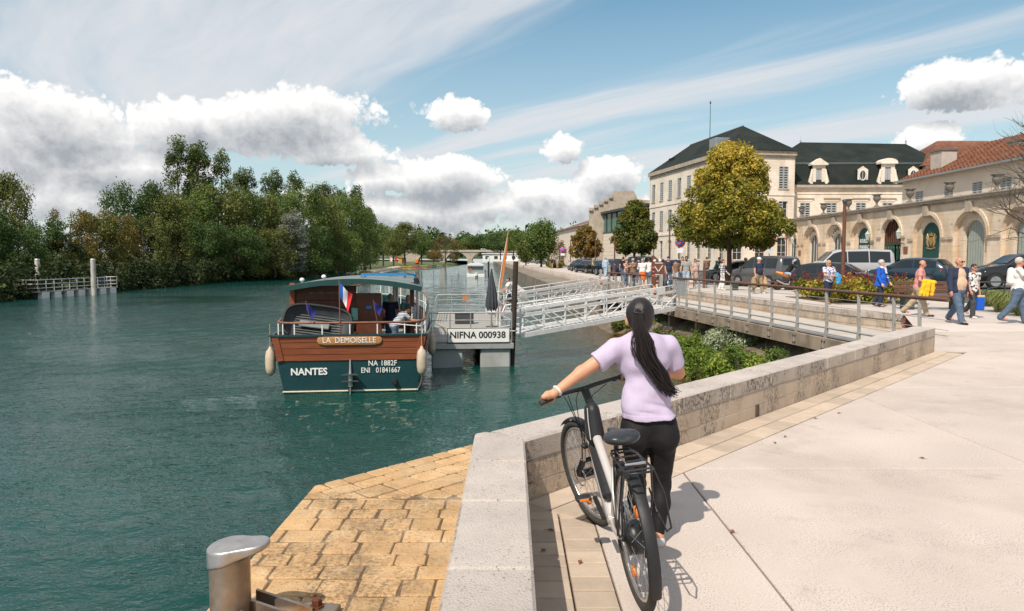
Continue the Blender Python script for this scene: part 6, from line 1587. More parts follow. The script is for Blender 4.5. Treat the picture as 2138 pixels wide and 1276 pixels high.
# ---------------------------------------------------------------- two-wheelers
def simple_bike(label, loc, heading, frame_mat, scale=1.0, zoff=None):
    z = gz(loc[0], loc[1])+.008 if zoff is None else zoff
    t = thing('bicycle', label, 'bicycle', (loc[0], loc[1], z), R(heading)); s = scale
    for x in (0, 1.05*s):
        b = MB(); b.tube(ring_pts((x,0,.34*s), .315*s, 36), .022*s, 7, closed=True); w = b.build('wheel', M_tyre, t)
        b = MB()
        for i in range(18): a = 2*math.pi*i/18; b.tube([(x,0,.34*s),(x+.3*s*math.cos(a),0,.34*s+.3*s*math.sin(a))], .003, 4, cap=False)
        b.build('spoke_set', M_chr, w)
    f = MB(); P = {k: Vector(v)*s for k, v in dict(r=(0,0,.34),b=(.42,0,.28),s=(.26,0,.80),h=(.85,0,.82),f=(1.05,0,.34),hb=(.88,0,.66)).items()}
    for a, e, r in (('r','b',.014),('r','s',.012),('b','s',.017),('b','hb',.02),('s','h',.018),('h','f',.016)): f.tube([P[a],P[e]], r*s, 7)
    f.build('frame', frame_mat, t)
    b = MB(); b.tube([P['s'],P['s']+Vector((-.03,0,.12))*s], .013*s, 6); b.build('seat_post', M_blk, t)
    b = MB(); b.lathe([(0,0),(.08*s,.01),(.06*s,.05*s),(0,.055*s)], 12, M=Matrix.Translation(P['s']+Vector((-.05*s,0,.11*s))) @ Matrix.Diagonal((1.6,1,1,1))); b.build('saddle', M_leath, t)
    b = MB(); b.tube([P['h'],P['h']+Vector((-.03,0,.16))*s], .014*s, 6); b.tube([P['h']+Vector((-.06,.28,.17))*s, P['h']+Vector((-.03,0,.16))*s, P['h']+Vector((-.06,-.28,.17))*s], .013*s, 6); b.build('handlebar', M_blk, t)
    b = MB(); b.tube([P['b']+Vector((0,-.05,0)), P['b']+Vector((.1,-.06,-.13))*s], .010, 5); b.tube([P['b']+Vector((0,.05,0)), P['b']+Vector((-.1,.06,.13))*s], .010, 5); b.build('crank', M_blk, t)
    return t
def rider(label, loc, heading, skin, top, bottom, helmet, h=.03, seat=.95, lean=28):
    a = R(heading); yaw = heading+90
    base = Vector((loc[0], loc[1], gz(loc[0], loc[1])+.008)); off = Vector((math.cos(a), math.sin(a), 0))*.24
    return person(label, (base.x+off.x, base.y+off.y, base.z), 1.74, yaw, skin, top, bottom, ('dark','short'), 'black', 1.0, 0, dict(lL=62,lR=20,kL=74,kR=20,aL=44,aR=44,eL=12,eR=12,bL=8,bR=8,nod=-12,spread=5), h, True, lean, pelvis=seat, cap=helmet)
p = cxy(1490, 52); simple_bike('loaded touring bicycle ridden by the cyclist in teal, blue pannier', p, -65, M_blk); rider('cyclist in teal shirt and dark shorts left of the tree', p, -65, SK1, ('teal','short',-.02), ('black','short'), 'black')
q = Vector((p[0]-.2, p[1]-.1, gz(*p))); o = soft('pannier_bag', 'bright blue pannier bag on the touring bicycle', 'bag', [(q+Vector((-.12,.05,.75)), q+Vector((-.12,.05,.5)), .15, .16)], .03, .03, C['sky'], 3, .01)
p2 = cxy(1538, 45); simple_bike('black bicycle ridden by the cyclist in black right of the tree', p2, -42, M_blk); rider('cyclist in black shirt with white helmet right of the tree', p2, -42, SK1, ('black','short',-.02), ('black','short'), 'grey')
q = gp(1396, 604); simple_bike('toy bicycle with light blue frame under the small child', (q.x, q.y+.12), -92, mk('toy_blue', (.05,.35,.55), .4), .52, 0.0)
pb = Vector(gB0).lerp(Vector((6.2,45.4,-.58)), .04); simple_bike('dark bicycle wheeled by the man in white on the farther gangway', (pb.x-.1, pb.y-.35), 40, M_blk, 1.0, pb.z+.12)
def build_motorbike():
    x, y = cxy(1652, 38.5); z = gz(x, y)+.008; t = thing('motorcycle', 'orange and black sports motorcycle ridden past the flower bed', 'motorcycle', (x, y, z), R(-22))
    og = mk('orange_fairing', (.80,.20,.015), .3, coat=.6); 
    for wx in (-.68, .70):
        b = MB(); b.tube(ring_pts((wx,0,.31), .24, 32), .075, 9, closed=True); w = b.build('wheel', M_tyre, t); b = MB(); b.tube(ring_pts((wx,0,.31), .165, 24), .02, 6, closed=True)
        for k in range(5): a = k*1.2566; b.bar((wx,0,.31),(wx+.17*math.cos(a),0,.31+.17*math.sin(a)),.03,.03,0,(0,1,0))
        b.build('rim', og, w)
    sdf_obj('engine', s_union([s_ell((.05,0,.42),(.26,.14,.18)), s_cone((-.68,0,.31),(-.15,0,.42),.035,.05)], .04), .025, M_trim, t)
    sdf_obj('tank', s_union([s_ell((.12,0,.78),(.26,.15,.13)), s_cone((.2,0,.75),(.45,0,.72),.12,.10)], .05), .022, og, t)
    sdf_obj('fairing', s_union([s_flat((.55,0,.90),(.42,0,.50),.19,.22,(0,1,0),.95), s_flat((.70,0,.82),(.55,0,.95),.08,.14,(0,1,0),.9), s_flat((.3,0,.5),(.1,0,.35),.19,.12,(0,1,0),.95)], .05), .022, og, t)
    sdf_obj('tail', s_union([s_flat((-.15,0,.76),(-.72,0,.95),.13,.06,(0,1,0),1.0)], .02), .022, og, t)
    sdf_obj('seat', s_union([s_flat((-.02,0,.80),(-.38,0,.86),.12,.11,(0,0,1),1.6)], .02), .022, M_leath, t)
    b = MB(); b.tube([(.46,.10,.86),(.70,.09,.31)], .03, 8); b.tube([(.46,-.10,.86),(.70,-.09,.31)], .03, 8); b.build('fork', M_blk, t)
    b = MB(); b.tube([(.40,.32,.92),(.46,.1,.95),(.46,-.1,.95),(.40,-.32,.92)], .018, 7); b.build('handlebar', M_blk, t)
    b = MB(); b.add([(.62,-.13,1.0),(.62,.13,1.0),(.46,.11,1.18),(.46,-.11,1.18)], [(0,1,2,3)]); b.build('screen', M_cglass, t)
    b = MB(); b.lathe([(0,0),(.07,.01),(.055,.05),(0,.05)], 12, M=Matrix.Translation((.74,0,.80)) @ Matrix.Rotation(R(90),4,'Y')); b.build('headlamp', M_head, t)
    b = MB(); b.tube([(0,-.16,.30),(-.35,-.17,.34),(-.72,-.17,.52)], [.04,.05,.06], 10); b.build('exhaust', M_chr, t)
    off = Vector((math.cos(R(-22)), math.sin(R(-22)), 0))*(-.22)
    j = person('motorcyclist in black jacket, pale jeans and helmet on the orange motorcycle', (x+off.x, y+off.y, z), 1.74, 68, SK1, ('black','long',-.02), ('ltdenim','long'), ('dark','short'), 'white', 1.06, 0, dict(lL=70,lR=70,kL=98,kR=98,aL=46,aR=46,eL=16,eR=16,bL=10,bR=10,nod=-14,spread=14), .026, False, 32, pelvis=.90)
    hd = j['hd']; h = thing('helmet', 'black and white full-face helmet on the motorcyclist', 'helmet', hd, R(68))
    sdf_obj('shell', s_sub(s_ell((0,.01,.01),(.125,.145,.145)), s_ell((0,-.13,.01),(.09,.05,.045))), .016, mk('helmet_paint', (.05,.05,.055), .2, c2=(.5,.5,.5), c2s=9), h); b = MB(); b.sheet([[(.105*math.sin(a), -.125*math.cos(a), zz) for a in np.linspace(-1,1,9)] for zz in (-.03,.055)]); b.build('visor', M_cglass, h)
build_motorbike()
# ================================================================== BUILDINGS
def ashlar(ma, w=.9, h=.36, amt=.55, col=(.30,.24,.18)):
    """fine joints of far ashlar, too far to be built"""
    nt = ma.node_tree; N = NT(nt); p = next(n for n in nt.nodes if n.type == 'BSDF_PRINCIPLED'); src = p.inputs['Base Color'].links[0].from_socket
    x, y, z = N.xyz(N.n('ShaderNodeNewGeometry').outputs['Position'])
    br = N.n('ShaderNodeTexBrick'); br.inputs['Scale'].default_value = 1; br.inputs['Brick Width'].default_value = w; br.inputs['Row Height'].default_value = h; br.inputs['Mortar Size'].default_value = .012; br.inputs['Color1'].default_value = (1,1,1,1); br.inputs['Color2'].default_value = (.90,.88,.86,1); br.inputs['Mortar'].default_value = (.62,.58,.53,1)
    N.set(br.inputs['Vector'], N.comb(N.m('ADD', x, y), z, 0.0)); nt.links.new(N.mix(amt, src, N.mix(1.0, src, br.outputs['Color'], 'MULTIPLY')), p.inputs['Base Color']); return ma
M_fac = ashlar(mk('cream_facade', (.77,.68,.58), .9, v=.10, s=.6, b=.3, bs=12, c2=(.66,.56,.45), c2s=.5, stain=((.42,.345,.27), .45, .8), vec_scale=(1,1,.6)))
M_arc = ashlar(mk('honey_arcade_stone', (.70,.58,.45), .9, v=.14, s=.7, b=.4, bs=10, c2=(.56,.42,.285), c2s=.55, stain=((.30,.22,.15), .5, .7), vec_scale=(1,1,.45)))
M_corn = mk('weathered_cornice', (.40,.335,.265), .92, v=.25, s=1.5, b=.3, bs=14, stain=((.13,.105,.085), .7, 1.2)); M_slate = mk('dark_slate', (.017,.023,.021), .85, v=.3, s=.6, b=.35, bs=9, c2=(.026,.031,.027), c2s=.3, spec=.15); M_zinc = mk('zinc', (.28,.31,.32), .45, .4, v=.1)
def tile_mat():
    ma = mk('orange_roof_tiles', (.21,.085,.048), .9, v=.45, s=1.6, c2=(.145,.056,.036), c2s=2.2, stain=((.09,.05,.035), .6, 1.8)); nt = ma.node_tree; N = NT(nt); p = next(n for n in nt.nodes if n.type == 'BSDF_PRINCIPLED')
    x, y, z = N.xyz(N.n('ShaderNodeNewGeometry').outputs['Position']); h = N.m('ADD', N.m('SINE', N.m('MULTIPLY', y, 28)), N.m('SINE', N.m('MULTIPLY', z, 45)))
    bp = N.n('ShaderNodeBump'); bp.inputs['Strength'].default_value = .8; bp.inputs['Distance'].default_value = .05; N.set(bp.inputs['Height'], h); nt.links.new(bp.outputs[0], p.inputs['Normal']); return ma
M_tile = tile_mat(); M_shut = mk('grey_shutter', (.34,.36,.37), .7, v=.12, s=6); M_pane = mk('window_pane', (.03,.04,.045), .08, spec=.6); M_wfr = mk('white_window_frame', (.62,.60,.56), .6); M_green = mk('bottle_green_paint', (.006,.055,.048), .5, v=.15, s=3); M_gold = mk('dull_gold', (.45,.30,.13), .45, .5); M_sage = mk('sage_shutter', (.30,.34,.30), .7, v=.1, s=4); M_iron = mk('lamp_iron', (.05,.075,.07), .5, .4); M_gglass = mk('green_curtain_glass', (.05,.16,.13), .12, v=.3, s=.5, spec=.6); M_brick = mk('pale_chimney', (.48,.41,.36), .9, v=.15, s=2); M_corten = mk('corten_brown', (.14,.055,.032), .75, v=.2, s=4); M_urn = mk('urn_stone', (.16,.14,.12), .9, v=.25, s=5)
class Facade:
    """plane from p0 to p1 (left to right seen from the front); u metres along, z up, depth into the wall"""
    def __init__(s, p0, p1): s.p0 = Vector(p0); d = Vector(p1)-s.p0; s.L = d.length; s.d = d.normalized(); s.n = Vector((-s.d.y, s.d.x))
    def P(s, u, z, dp=0.0): q = s.p0+s.d*u+s.n*dp; return Vector((q.x, q.y, z))
    def quad(s, b, u0, u1, z0, z1, dp=0.0, mi=0): b.add([s.P(u0,z0,dp), s.P(u1,z0,dp), s.P(u1,z1,dp), s.P(u0,z1,dp)], [(0,1,2,3)], mi)
    def box(s, b, u0, u1, z0, z1, d0, d1, mi=0):
        v = [s.P(u,z,dp) for dp in (d0,d1) for z in (z0,z1) for u in (u0,u1)]
        b.add(v, [(0,1,3,2),(4,6,7,5),(0,4,5,1),(2,3,7,6),(0,2,6,4),(1,5,7,3)], mi)
    def holed(s, b, z0, z1, wins, dp=0.0, rev=.25):
        us = sorted(set([0, s.L]+[w[0] for w in wins]+[w[1] for w in wins])); zs = sorted(set([z0, z1]+[w[2] for w in wins]+[w[3] for w in wins]))
        for i in range(len(us)-1):
            for j in range(len(zs)-1):
                uc, zc = (us[i]+us[i+1])/2, (zs[j]+zs[j+1])/2
                if any(w[0] < uc < w[1] and w[2] < zc < w[3] for w in wins): continue
                s.quad(b, us[i], us[i+1], zs[j], zs[j+1], dp)
        for (a, e, c, d) in wins:
            for (q0, q1) in (((a,c),(a,d)),((a,d),(e,d)),((e,d),(e,c)),((e,c),(a,c))): b.add([s.P(*q0,dp), s.P(*q1,dp), s.P(*q1,dp+rev), s.P(*q0,dp+rev)], [(3,2,1,0)])
    def arch_pts(s, uc, r, spring, n=14): return [(uc-r*math.cos(math.pi*i/n), spring+r*math.sin(math.pi*i/n)) for i in range(n+1)]
    def arch_plate(s, b, u0, u1, z0, z1, uc, r, spring, dp, d2, sill=None, mi=0, mr=0):
        sl = z0 if sill is None else sill
        s.quad(b, u0, uc-r, z0, z1, dp, mi); s.quad(b, uc+r, u1, z0, z1, dp, mi)
        if sill is not None: s.quad(b, uc-r, uc+r, z0, sl, dp, mi)
        pts = s.arch_pts(uc, r, spring)
        for i in range(len(pts)-1):
            (a, za), (e, ze) = pts[i], pts[i+1]; b.add([s.P(a,za,dp), s.P(e,ze,dp), s.P(e,z1,dp), s.P(a,z1,dp)], [(0,1,2,3)], mi)
        out = [(uc-r, sl)]+pts+[(uc+r, sl)]
        for i in range(len(out)-1): b.add([s.P(*out[i],dp), s.P(*out[i],d2), s.P(*out[i+1],d2), s.P(*out[i+1],dp)], [(0,1,2,3)], mr)
    def arch_fill(s, b, uc, r, spring, sill, dp, mi=0):
        pts = [(uc-r,sill),(uc+r,sill)]+[p for p in reversed(s.arch_pts(uc, r, spring))]; b.add([s.P(*p,dp) for p in pts], [tuple(range(len(pts)))], mi)
    def window(s, parent, u0, u1, z0, z1, dp=.2, shutters=None, bars=(2,3), frame=None):
        """glazed window with frame and bars, shutters either closed in the opening or folded back"""
        b = MB(); f = .06; m = frame or M_wfr
        for (a, e, c, d) in ((u0,u0+f,z0,z1),(u1-f,u1,z0,z1),(u0+f,u1-f,z0,z0+f),(u0+f,u1-f,z1-f,z1)): s.box(b, a, e, c, d, dp-.04, dp+.04)
        for i in range(1, bars[0]): u = u0+(u1-u0)*i/bars[0]; s.box(b, u-.02, u+.02, z0+f, z1-f, dp-.03, dp+.03)
        for i in range(1, bars[1]): z = z0+(z1-z0)*i/bars[1]; s.box(b, u0+f, u1-f, z-.02, z+.02, dp-.028, dp+.028)
        w = b.build('window', m, parent)
        b = MB(); s.quad(b, u0+.02, u1-.02, z0+.02, z1-.02, dp+.01); b.build('pane', M_pane, w)
        if shutters == 'shut' or shutters == 'half':
            n = 9
            for k in range(2 if shutters == 'shut' else 1):
                a = u0+(u1-u0)*k/2+.01; e = u0+(u1-u0)*(k+1)/2-.01; b = MB(); s.box(b, a, a+.07, z0, z1, .02, .07); s.box(b, e-.07, e, z0, z1, .02, .07)
                for q in range(n+1): z = z0+(z1-z0)*q/n; s.box(b, a+.07, e-.07, max(z0,z-.06), min(z1,z+.06), .025, .065)
                b.build('shutter', M_shut, w)
        b = MB(); s.box(b, u0-.08, u1+.08, z0-.12, z0-.005, -.08, .18); b.build('sill', M_corn, w)
def build_arcade():
    Y0, Y1 = 78.4, 39.2; fa = Facade((29.25, Y0), (29.75, Y1)); t = thing('arcade_building', 'long low honey stone arcade of round arches behind the parked cars', 'building', (0,0,0))
    Z0, Z1 = .25, 5.42; cs = [Y0-y for y in (75.8,70.8,65.8,61.0,56.25,51.5,46.75,42.1)]; kinds = ['door','glass','glass','panel','gate','crest','sage','sage']; bounds = [0]+[(cs[i]+cs[i+1])/2 for i in range(7)]+[fa.L]
    for i, uc in enumerate(cs):
        k = kinds[i]; u0, u1 = bounds[i], bounds[i+1]; b = MB(); r = 1.70; sp = 3.10
        if k == 'gate': r, sp = 1.45, 3.35
        fa.arch_plate(b, u0, u1, Z0, Z1, uc, r, sp, 0, .30); bay = b.build('arch_bay', M_arc, t)
        # moulded archivolt
        b = MB(); pts = fa.arch_pts(uc, r+.13, sp, 22)
        for q in range(22): b.bar(fa.P(*pts[q],-.03), fa.P(*pts[q+1],-.03), .10, .24, 0, fa.P(uc,sp,0)-fa.P(*pts[q],0))
        b.build('archivolt', M_arc, bay)
        b = MB(); fa.box(b, uc-.28, uc+.28, sp+r-.10, Z1+.02, -.22, .02); fa.box(b, uc-.20, uc+.20, sp+r-.22, sp+r-.11, -.16, .02); b.build('keystone', M_corn, bay)
        for s in (-1,1): b = MB(); fa.box(b, uc+s*(r+.30)-.30, uc+s*(r+.30)+.30, sp-.12, sp+.06, -.09, .0); b.build('impost', M_corn, bay)
        b = MB(); fa.box(b, (u0+.45 if i else u0), u0+.95, 4.05, 4.50, -.05, .0); b.build('tablet', M_arc, bay)
        if k == 'gate':
            b = MB(); fa.arch_fill(b, uc, r, sp, Z0, .9); g = b.build('gate', M_dark, t)
            b = MB(); fa.box(b, uc-r, uc-.04, Z0, 2.75, .32, .40); b.build('gate_leaf', M_green, g); b = MB(); fa.box(b, uc+.30, uc+.42, Z0, 2.75, .32, 1.6); b.build('gate_leaf', M_green, g)
            b = MB(); fa.box(b, uc-r, uc+r, 2.75, 2.9, .30, .42); b.build('transom_bar', M_green, g)
            for q in range(11): u = uc-r+.1+q*(2*r-.2)/10; b = MB(); hh = sp+math.sqrt(max(.01, r*r-(u-uc)**2)); fa.box(b, u-.045, u+.045, 2.9, hh, .33, .39); b.build('gate_bar', M_corten, g)
            for q in range(7): u = uc-r+.2+q*.4; b = MB(); fa.box(b, u-.03, u+.03, 2.45, 2.62, .30, .32); b.build('gilt_spike', M_gold, g)
        else:
            ri, si, sill = {'door': (.85,3.05,None), 'glass': (.95,3.05,None), 'panel': (1.02,3.25,1.75), 'crest': (1.05,3.22,1.72), 'sage': (.98,3.20,None)}[k]
            b = MB(); fa.arch_plate(b, uc-r, uc+r, Z0, sp+r, uc, ri, si, .30, .52, sill); 
            b.build('niche', M_arc, bay); s0 = sill if sill else Z0
            if k in ('panel','crest'):
                b = MB(); fa.arch_fill(b, uc, ri-.01, si, s0, .36); pn = b.build('sign_panel', M_green, t)
                rz = math.atan2(fa.d.y, fa.d.x)
                if k == 'panel':
                    for tx, z in (('ROULLET',3.15),('FRANSAC',2.62)): obj('lettering', text_mesh(tx, .44, M_wht, .004, .84, .010), pn, fa.P(uc, z, .345), (R(90),0,rz))
                else:      # gilt crest: crown, shield and two supporters
                    b = MB(); c = fa.P(uc, 2.95, .34)
                    T = Matrix.Translation(c) @ Matrix.Rotation(rz, 4, 'Z') @ Matrix.Rotation(R(90), 4, 'X')
                    b.prism([(-.22,.25),(-.22,-.1),(0,-.4),(.22,-.1),(.22,.25)], 0, .012, M=T); b.build('crest_shield', M_gold, pn)
                    b = MB(); b.prism([(-.2,.34),(.2,.34),(.26,.56),(.12,.46),(0,.62),(-.12,.46),(-.26,.56)], 0, .012, M=T); b.build('crest_crown', M_gold, pn)
                    for s in (-1,1):
                        b = MB(); b.tube([(s*.32,-.42,.0),(s*.44,-.1,.0),(s*.34,.2,.0),(s*.46,.5,.0)], [.05,.10,.09,.06], 6, M=T); b.tube([(s*.44,.1,0),(s*.60,.2,0),(s*.58,.38,0)], .03, 5, M=T); b.build('crest_supporter', M_gold, pn)
                    b = MB(); b.tube([(-.5,-.5,0),(0,-.60,0),(.5,-.5,0)], .045, 6, M=T); b.build('crest_scroll', M_gold, pn)
            elif k == 'sage':
                b = MB(); fa.arch_fill(b, uc, ri-.01, si, s0, .50); w = b.build('arched_window', M_pane, t)
                for q in range(7):
                    u = uc-ri+.16+q*(2*ri-.16)/7; b = MB(); a, e = u, u+(2*ri-.16)/7-.015; hz = lambda uu: si+math.sqrt(max(.0, ri*ri-(uu-uc)**2))-.03
                    b.add([fa.P(a,s0,.46), fa.P(e,s0,.46), fa.P(e,hz(e),.46), fa.P(a,hz(a),.46)], [(0,1,2,3)]); b.build('shutter_board', M_sage, w)
            else:
                b = MB(); fa.arch_fill(b, uc, ri-.01, si, s0, .50); w = b.build('arched_window', M_pane, t)
                b = MB(); pts = [(uc-ri,s0)]+fa.arch_pts(uc, ri-.03, si)+[(uc+ri,s0)]
                for q in range(len(pts)-1): b.bar(fa.P(*pts[q],.47), fa.P(*pts[q+1],.47), .09, .08, 0, (1,0,0))
                for uu in (-.3,.3): fa.box(b, uc+uu-.03, uc+uu+.03, s0, si+ri*.9, .45, .49)
                b.build('frame', M_wfr, w)
                tx = {0:'COGNAC',1:'PINEAU',2:'LIQUEURS'}[i]; n = len(tx)
                for q, ch in enumerate(tx):
                    a = R(90+(n-1)*8.2-q*16.4); rr = 1.32; u, z = uc+rr*math.cos(a), sp+rr*math.sin(a)-.05
                    obj('lettering', text_mesh(ch, .40, M_black, .004, 1, .012), w, fa.P(u, z, .29), (R(90), -(a-R(90))*1.0, math.atan2(fa.d.y, fa.d.x)))
    b = MB(); fa.box(b, -.1, fa.L, Z1, Z1+.12, -.10, .5); fa.box(b, -.1, fa.L, Z1+.12, Z1+.30, -.28, .5); fa.box(b, -.1, fa.L, Z1+.30, Z1+.38, -.36, .5); b.build('cornice', M_corn, t)
    b = MB(); fa.box(b, 0, fa.L, Z0-.2, Z0+.45, -.06, -.0); b.build('plinth', M_corn, t)
    b = MB(); b.add([fa.P(0,Z1+.3,.4), fa.P(fa.L,Z1+.3,.4), fa.P(fa.L,Z1+.3,6), fa.P(0,Z1+.3,6), fa.P(0,Z0,6), fa.P(fa.L,Z0,6)], [(0,1,2,3),(3,2,5,4)]); b.build('terrace', M_corn, t)
    for u, z in ((cs[4]+2.15,2.3),(cs[0]+2.4,2.2)): b = MB(); fa.box(b, u-.28, u+.28, z-.28, z+.28, -.03, .0); b.build('copper_plaque', M_rail, t)
    # urns on the cornice between the bays
    for i in range(1, 8):
        u = bounds[i]; p = fa.P(u, Z1+.38, .05); o = thing('stone_urn', ['', 'urn on the arcade cornice left of the second arch from the left', 'urn on the arcade cornice between second and third arches', 'urn on the arcade cornice left of the lettered green panel', 'urn on the arcade cornice between lettered panel and gate', 'urn on the arcade cornice right of the gate', 'urn on the arcade cornice right of the crest panel', 'rightmost urn on the arcade cornice'][i], 'urn', p)
        b = MB(); b.lathe([(.22,0),(.22,.12),(.10,.18),(.07,.34),(.11,.42),(.26,.62),(.29,.82),(.22,.92),(.36,1.0),(.38,1.06),(.24,1.08),(0,1.0)], 16); b.build('bowl', M_urn, o)
        b = MB(); b.box((0,0,-.02),(.62,.62,.10)); b.build('base', M_corn, o)
    for n_, uc in (('between the lettered panel and the gate', bounds[4]-.2), ('right of the gate', bounds[5]-.35), ('beside the leftmost arch', cs[0]+.0+1.75)):
        p = fa.P(uc, 3.15, -.02); o = thing('wall_lantern', 'green glazed wall lantern on the arcade '+n_, 'lantern', p); dz = -fa.n
        b = MB(); q = Vector((dz.x,dz.y,0)); b.tube([(0,0,-.4), q*.35+Vector((0,0,-.3)), q*.5+Vector((0,0,.0))], .03, 6); b.build('bracket', M_iron, o)
        b = MB(); b.lathe([(.10,.02),(.20,.5),(.22,.5),(.05,.72),(.02,.82)], 6, smooth=False, M=Matrix.Translation(q*.5)); b.build('lamp_glass', mk('lantern_glass', (.42,.47,.42), .3), o)
build_arcade()
def hip_roof(b, c, z0, zr, inset, over=.45, mi=0):
    """c: four corners (Vector 2D) ccw; ridge runs between the middles of sides 0-1 and 2-3 moved in by inset"""
    m = sum((Vector(p) for p in c), Vector((0,0)))/4; e = [Vector(p)+(Vector(p)-m).normalized()*over for p in c]
    a = (e[0]+e[1])/2; d = (e[2]+e[3])/2; dd = (d-a).normalized(); r0, r1 = a+dd*inset, d-dd*inset
    v = [(*p, z0) for p in e]+[(*r0, zr), (*r1, zr)]
    b.add(v, [(0,1,4),(1,2,5,4),(2,3,5),(3,0,4,5)], mi); return r0, r1
def build_big_house():
    A = Vector((22.6,76)); du = Vector((-.183,.983)).normalized(); dv = Vector((.983,.183)).normalized(); Lf, Ls = 22.0, 7.7
    B = A+du*Lf; Cc = B+dv*Ls; D = A+dv*Ls; t = thing('mansion', 'tall three-storey cream stone mansion with dark hipped slate roof behind the big tree', 'building')
    ff = Facade(B, A); fs = Facade(A, D); Z0, ZE = .25, 13.0
    rows = ((1.5,3.9,'none'),(5.35,7.75,'half'),(9.1,11.4,'half'))
    for fc, n, nm in ((ff, 8, 'front_wall'), (fs, 3, 'side_wall')):
        st = fc.L/n; wins = []
        for (z0, z1, k) in rows:
            for i in range(n): u = st*(i+.5); wins.append((u-.55, u+.55, z0, z1))
        b = MB(); fc.holed(b, Z0, ZE, wins); w = b.build(nm, M_fac, t)
        for (u0, u1, z0, z1) in wins: fc.window(t, u0, u1, z0, z1, .18, 'shut' if (int(u0*7+z0*3) % 3 and z0 > 4) else ('half' if z0 > 4 else None))
        for z, h, o in ((4.55,.22,.08),(8.35,.20,.07),(12.3,.12,.10),(12.55,.45,.28)): b = MB(); fc.box(b, -.05, fc.L+.05, z, z+h, -o, 0); b.build('string_course' if z < 12 else 'eaves_cornice', M_corn if z > 12 else M_fac, t)
    b = MB(); b.add([(*B,Z0),(*Cc,Z0),(*Cc,ZE),(*B,ZE),(*D,Z0),(*D,ZE)], [(0,1,2,3),(1,4,5,2)]); b.build('back_wall', M_fac, t)
    b = MB(); r0, r1 = hip_roof(b, [A, D, Cc, B], ZE+.02, 16.3, 4.6, .5); rf = b.build('roof', M_slate, t)
    b = MB(); b.tube([(*r0,16.32),(*r1,16.32)], .09, 6); b.build('ridge', M_zinc, rf)
    for k in range(4):
        u = 6+k*3.6; p = ff.P(u, 14.0, 1.35); b = MB(); q0, q1 = ff.P(u-.4,13.75,.95), ff.P(u+.4,13.75,.95); e0, e1 = ff.P(u-.4,14.75,2.3), ff.P(u+.4,14.75,2.3); up = Vector((0,0,.12)); b.add([q0+up,q1+up,e1+up,e0+up], [(0,1,2,3)]); b.build('skylight', M_zinc, rf)
    b = MB(); c = ff.P(17.5,14.2,1.6); b.box(c, (1.6,2.4,1.4), 0, None, .05, math.atan2(ff.d.y, ff.d.x)); dm = b.build('roof_hatch', M_zinc, rf)
    b = MB(); c = ff.P(3.6,13.9,2.2); b.box(c, (1.4,1.6,1.5), 0, None, .03, math.atan2(ff.d.y, ff.d.x)); b.build('chimney', M_slate, rf)
    p = at_y(1482, 290, 88); m = thing('flag_mast', 'thin mast rising from the mansion roof', 'mast', (p.x, p.y, p.z-1.0)); b = MB(); b.tube([(0,0,0),(0,0,5.2)], [.05,.03], 6); b.build('pole', M_iron, m); b = MB(); b.lathe([(0,5.15),(.09,5.2),(.09,5.4),(0,5.5)], 8); b.build('finial', M_iron, m)
build_big_house()
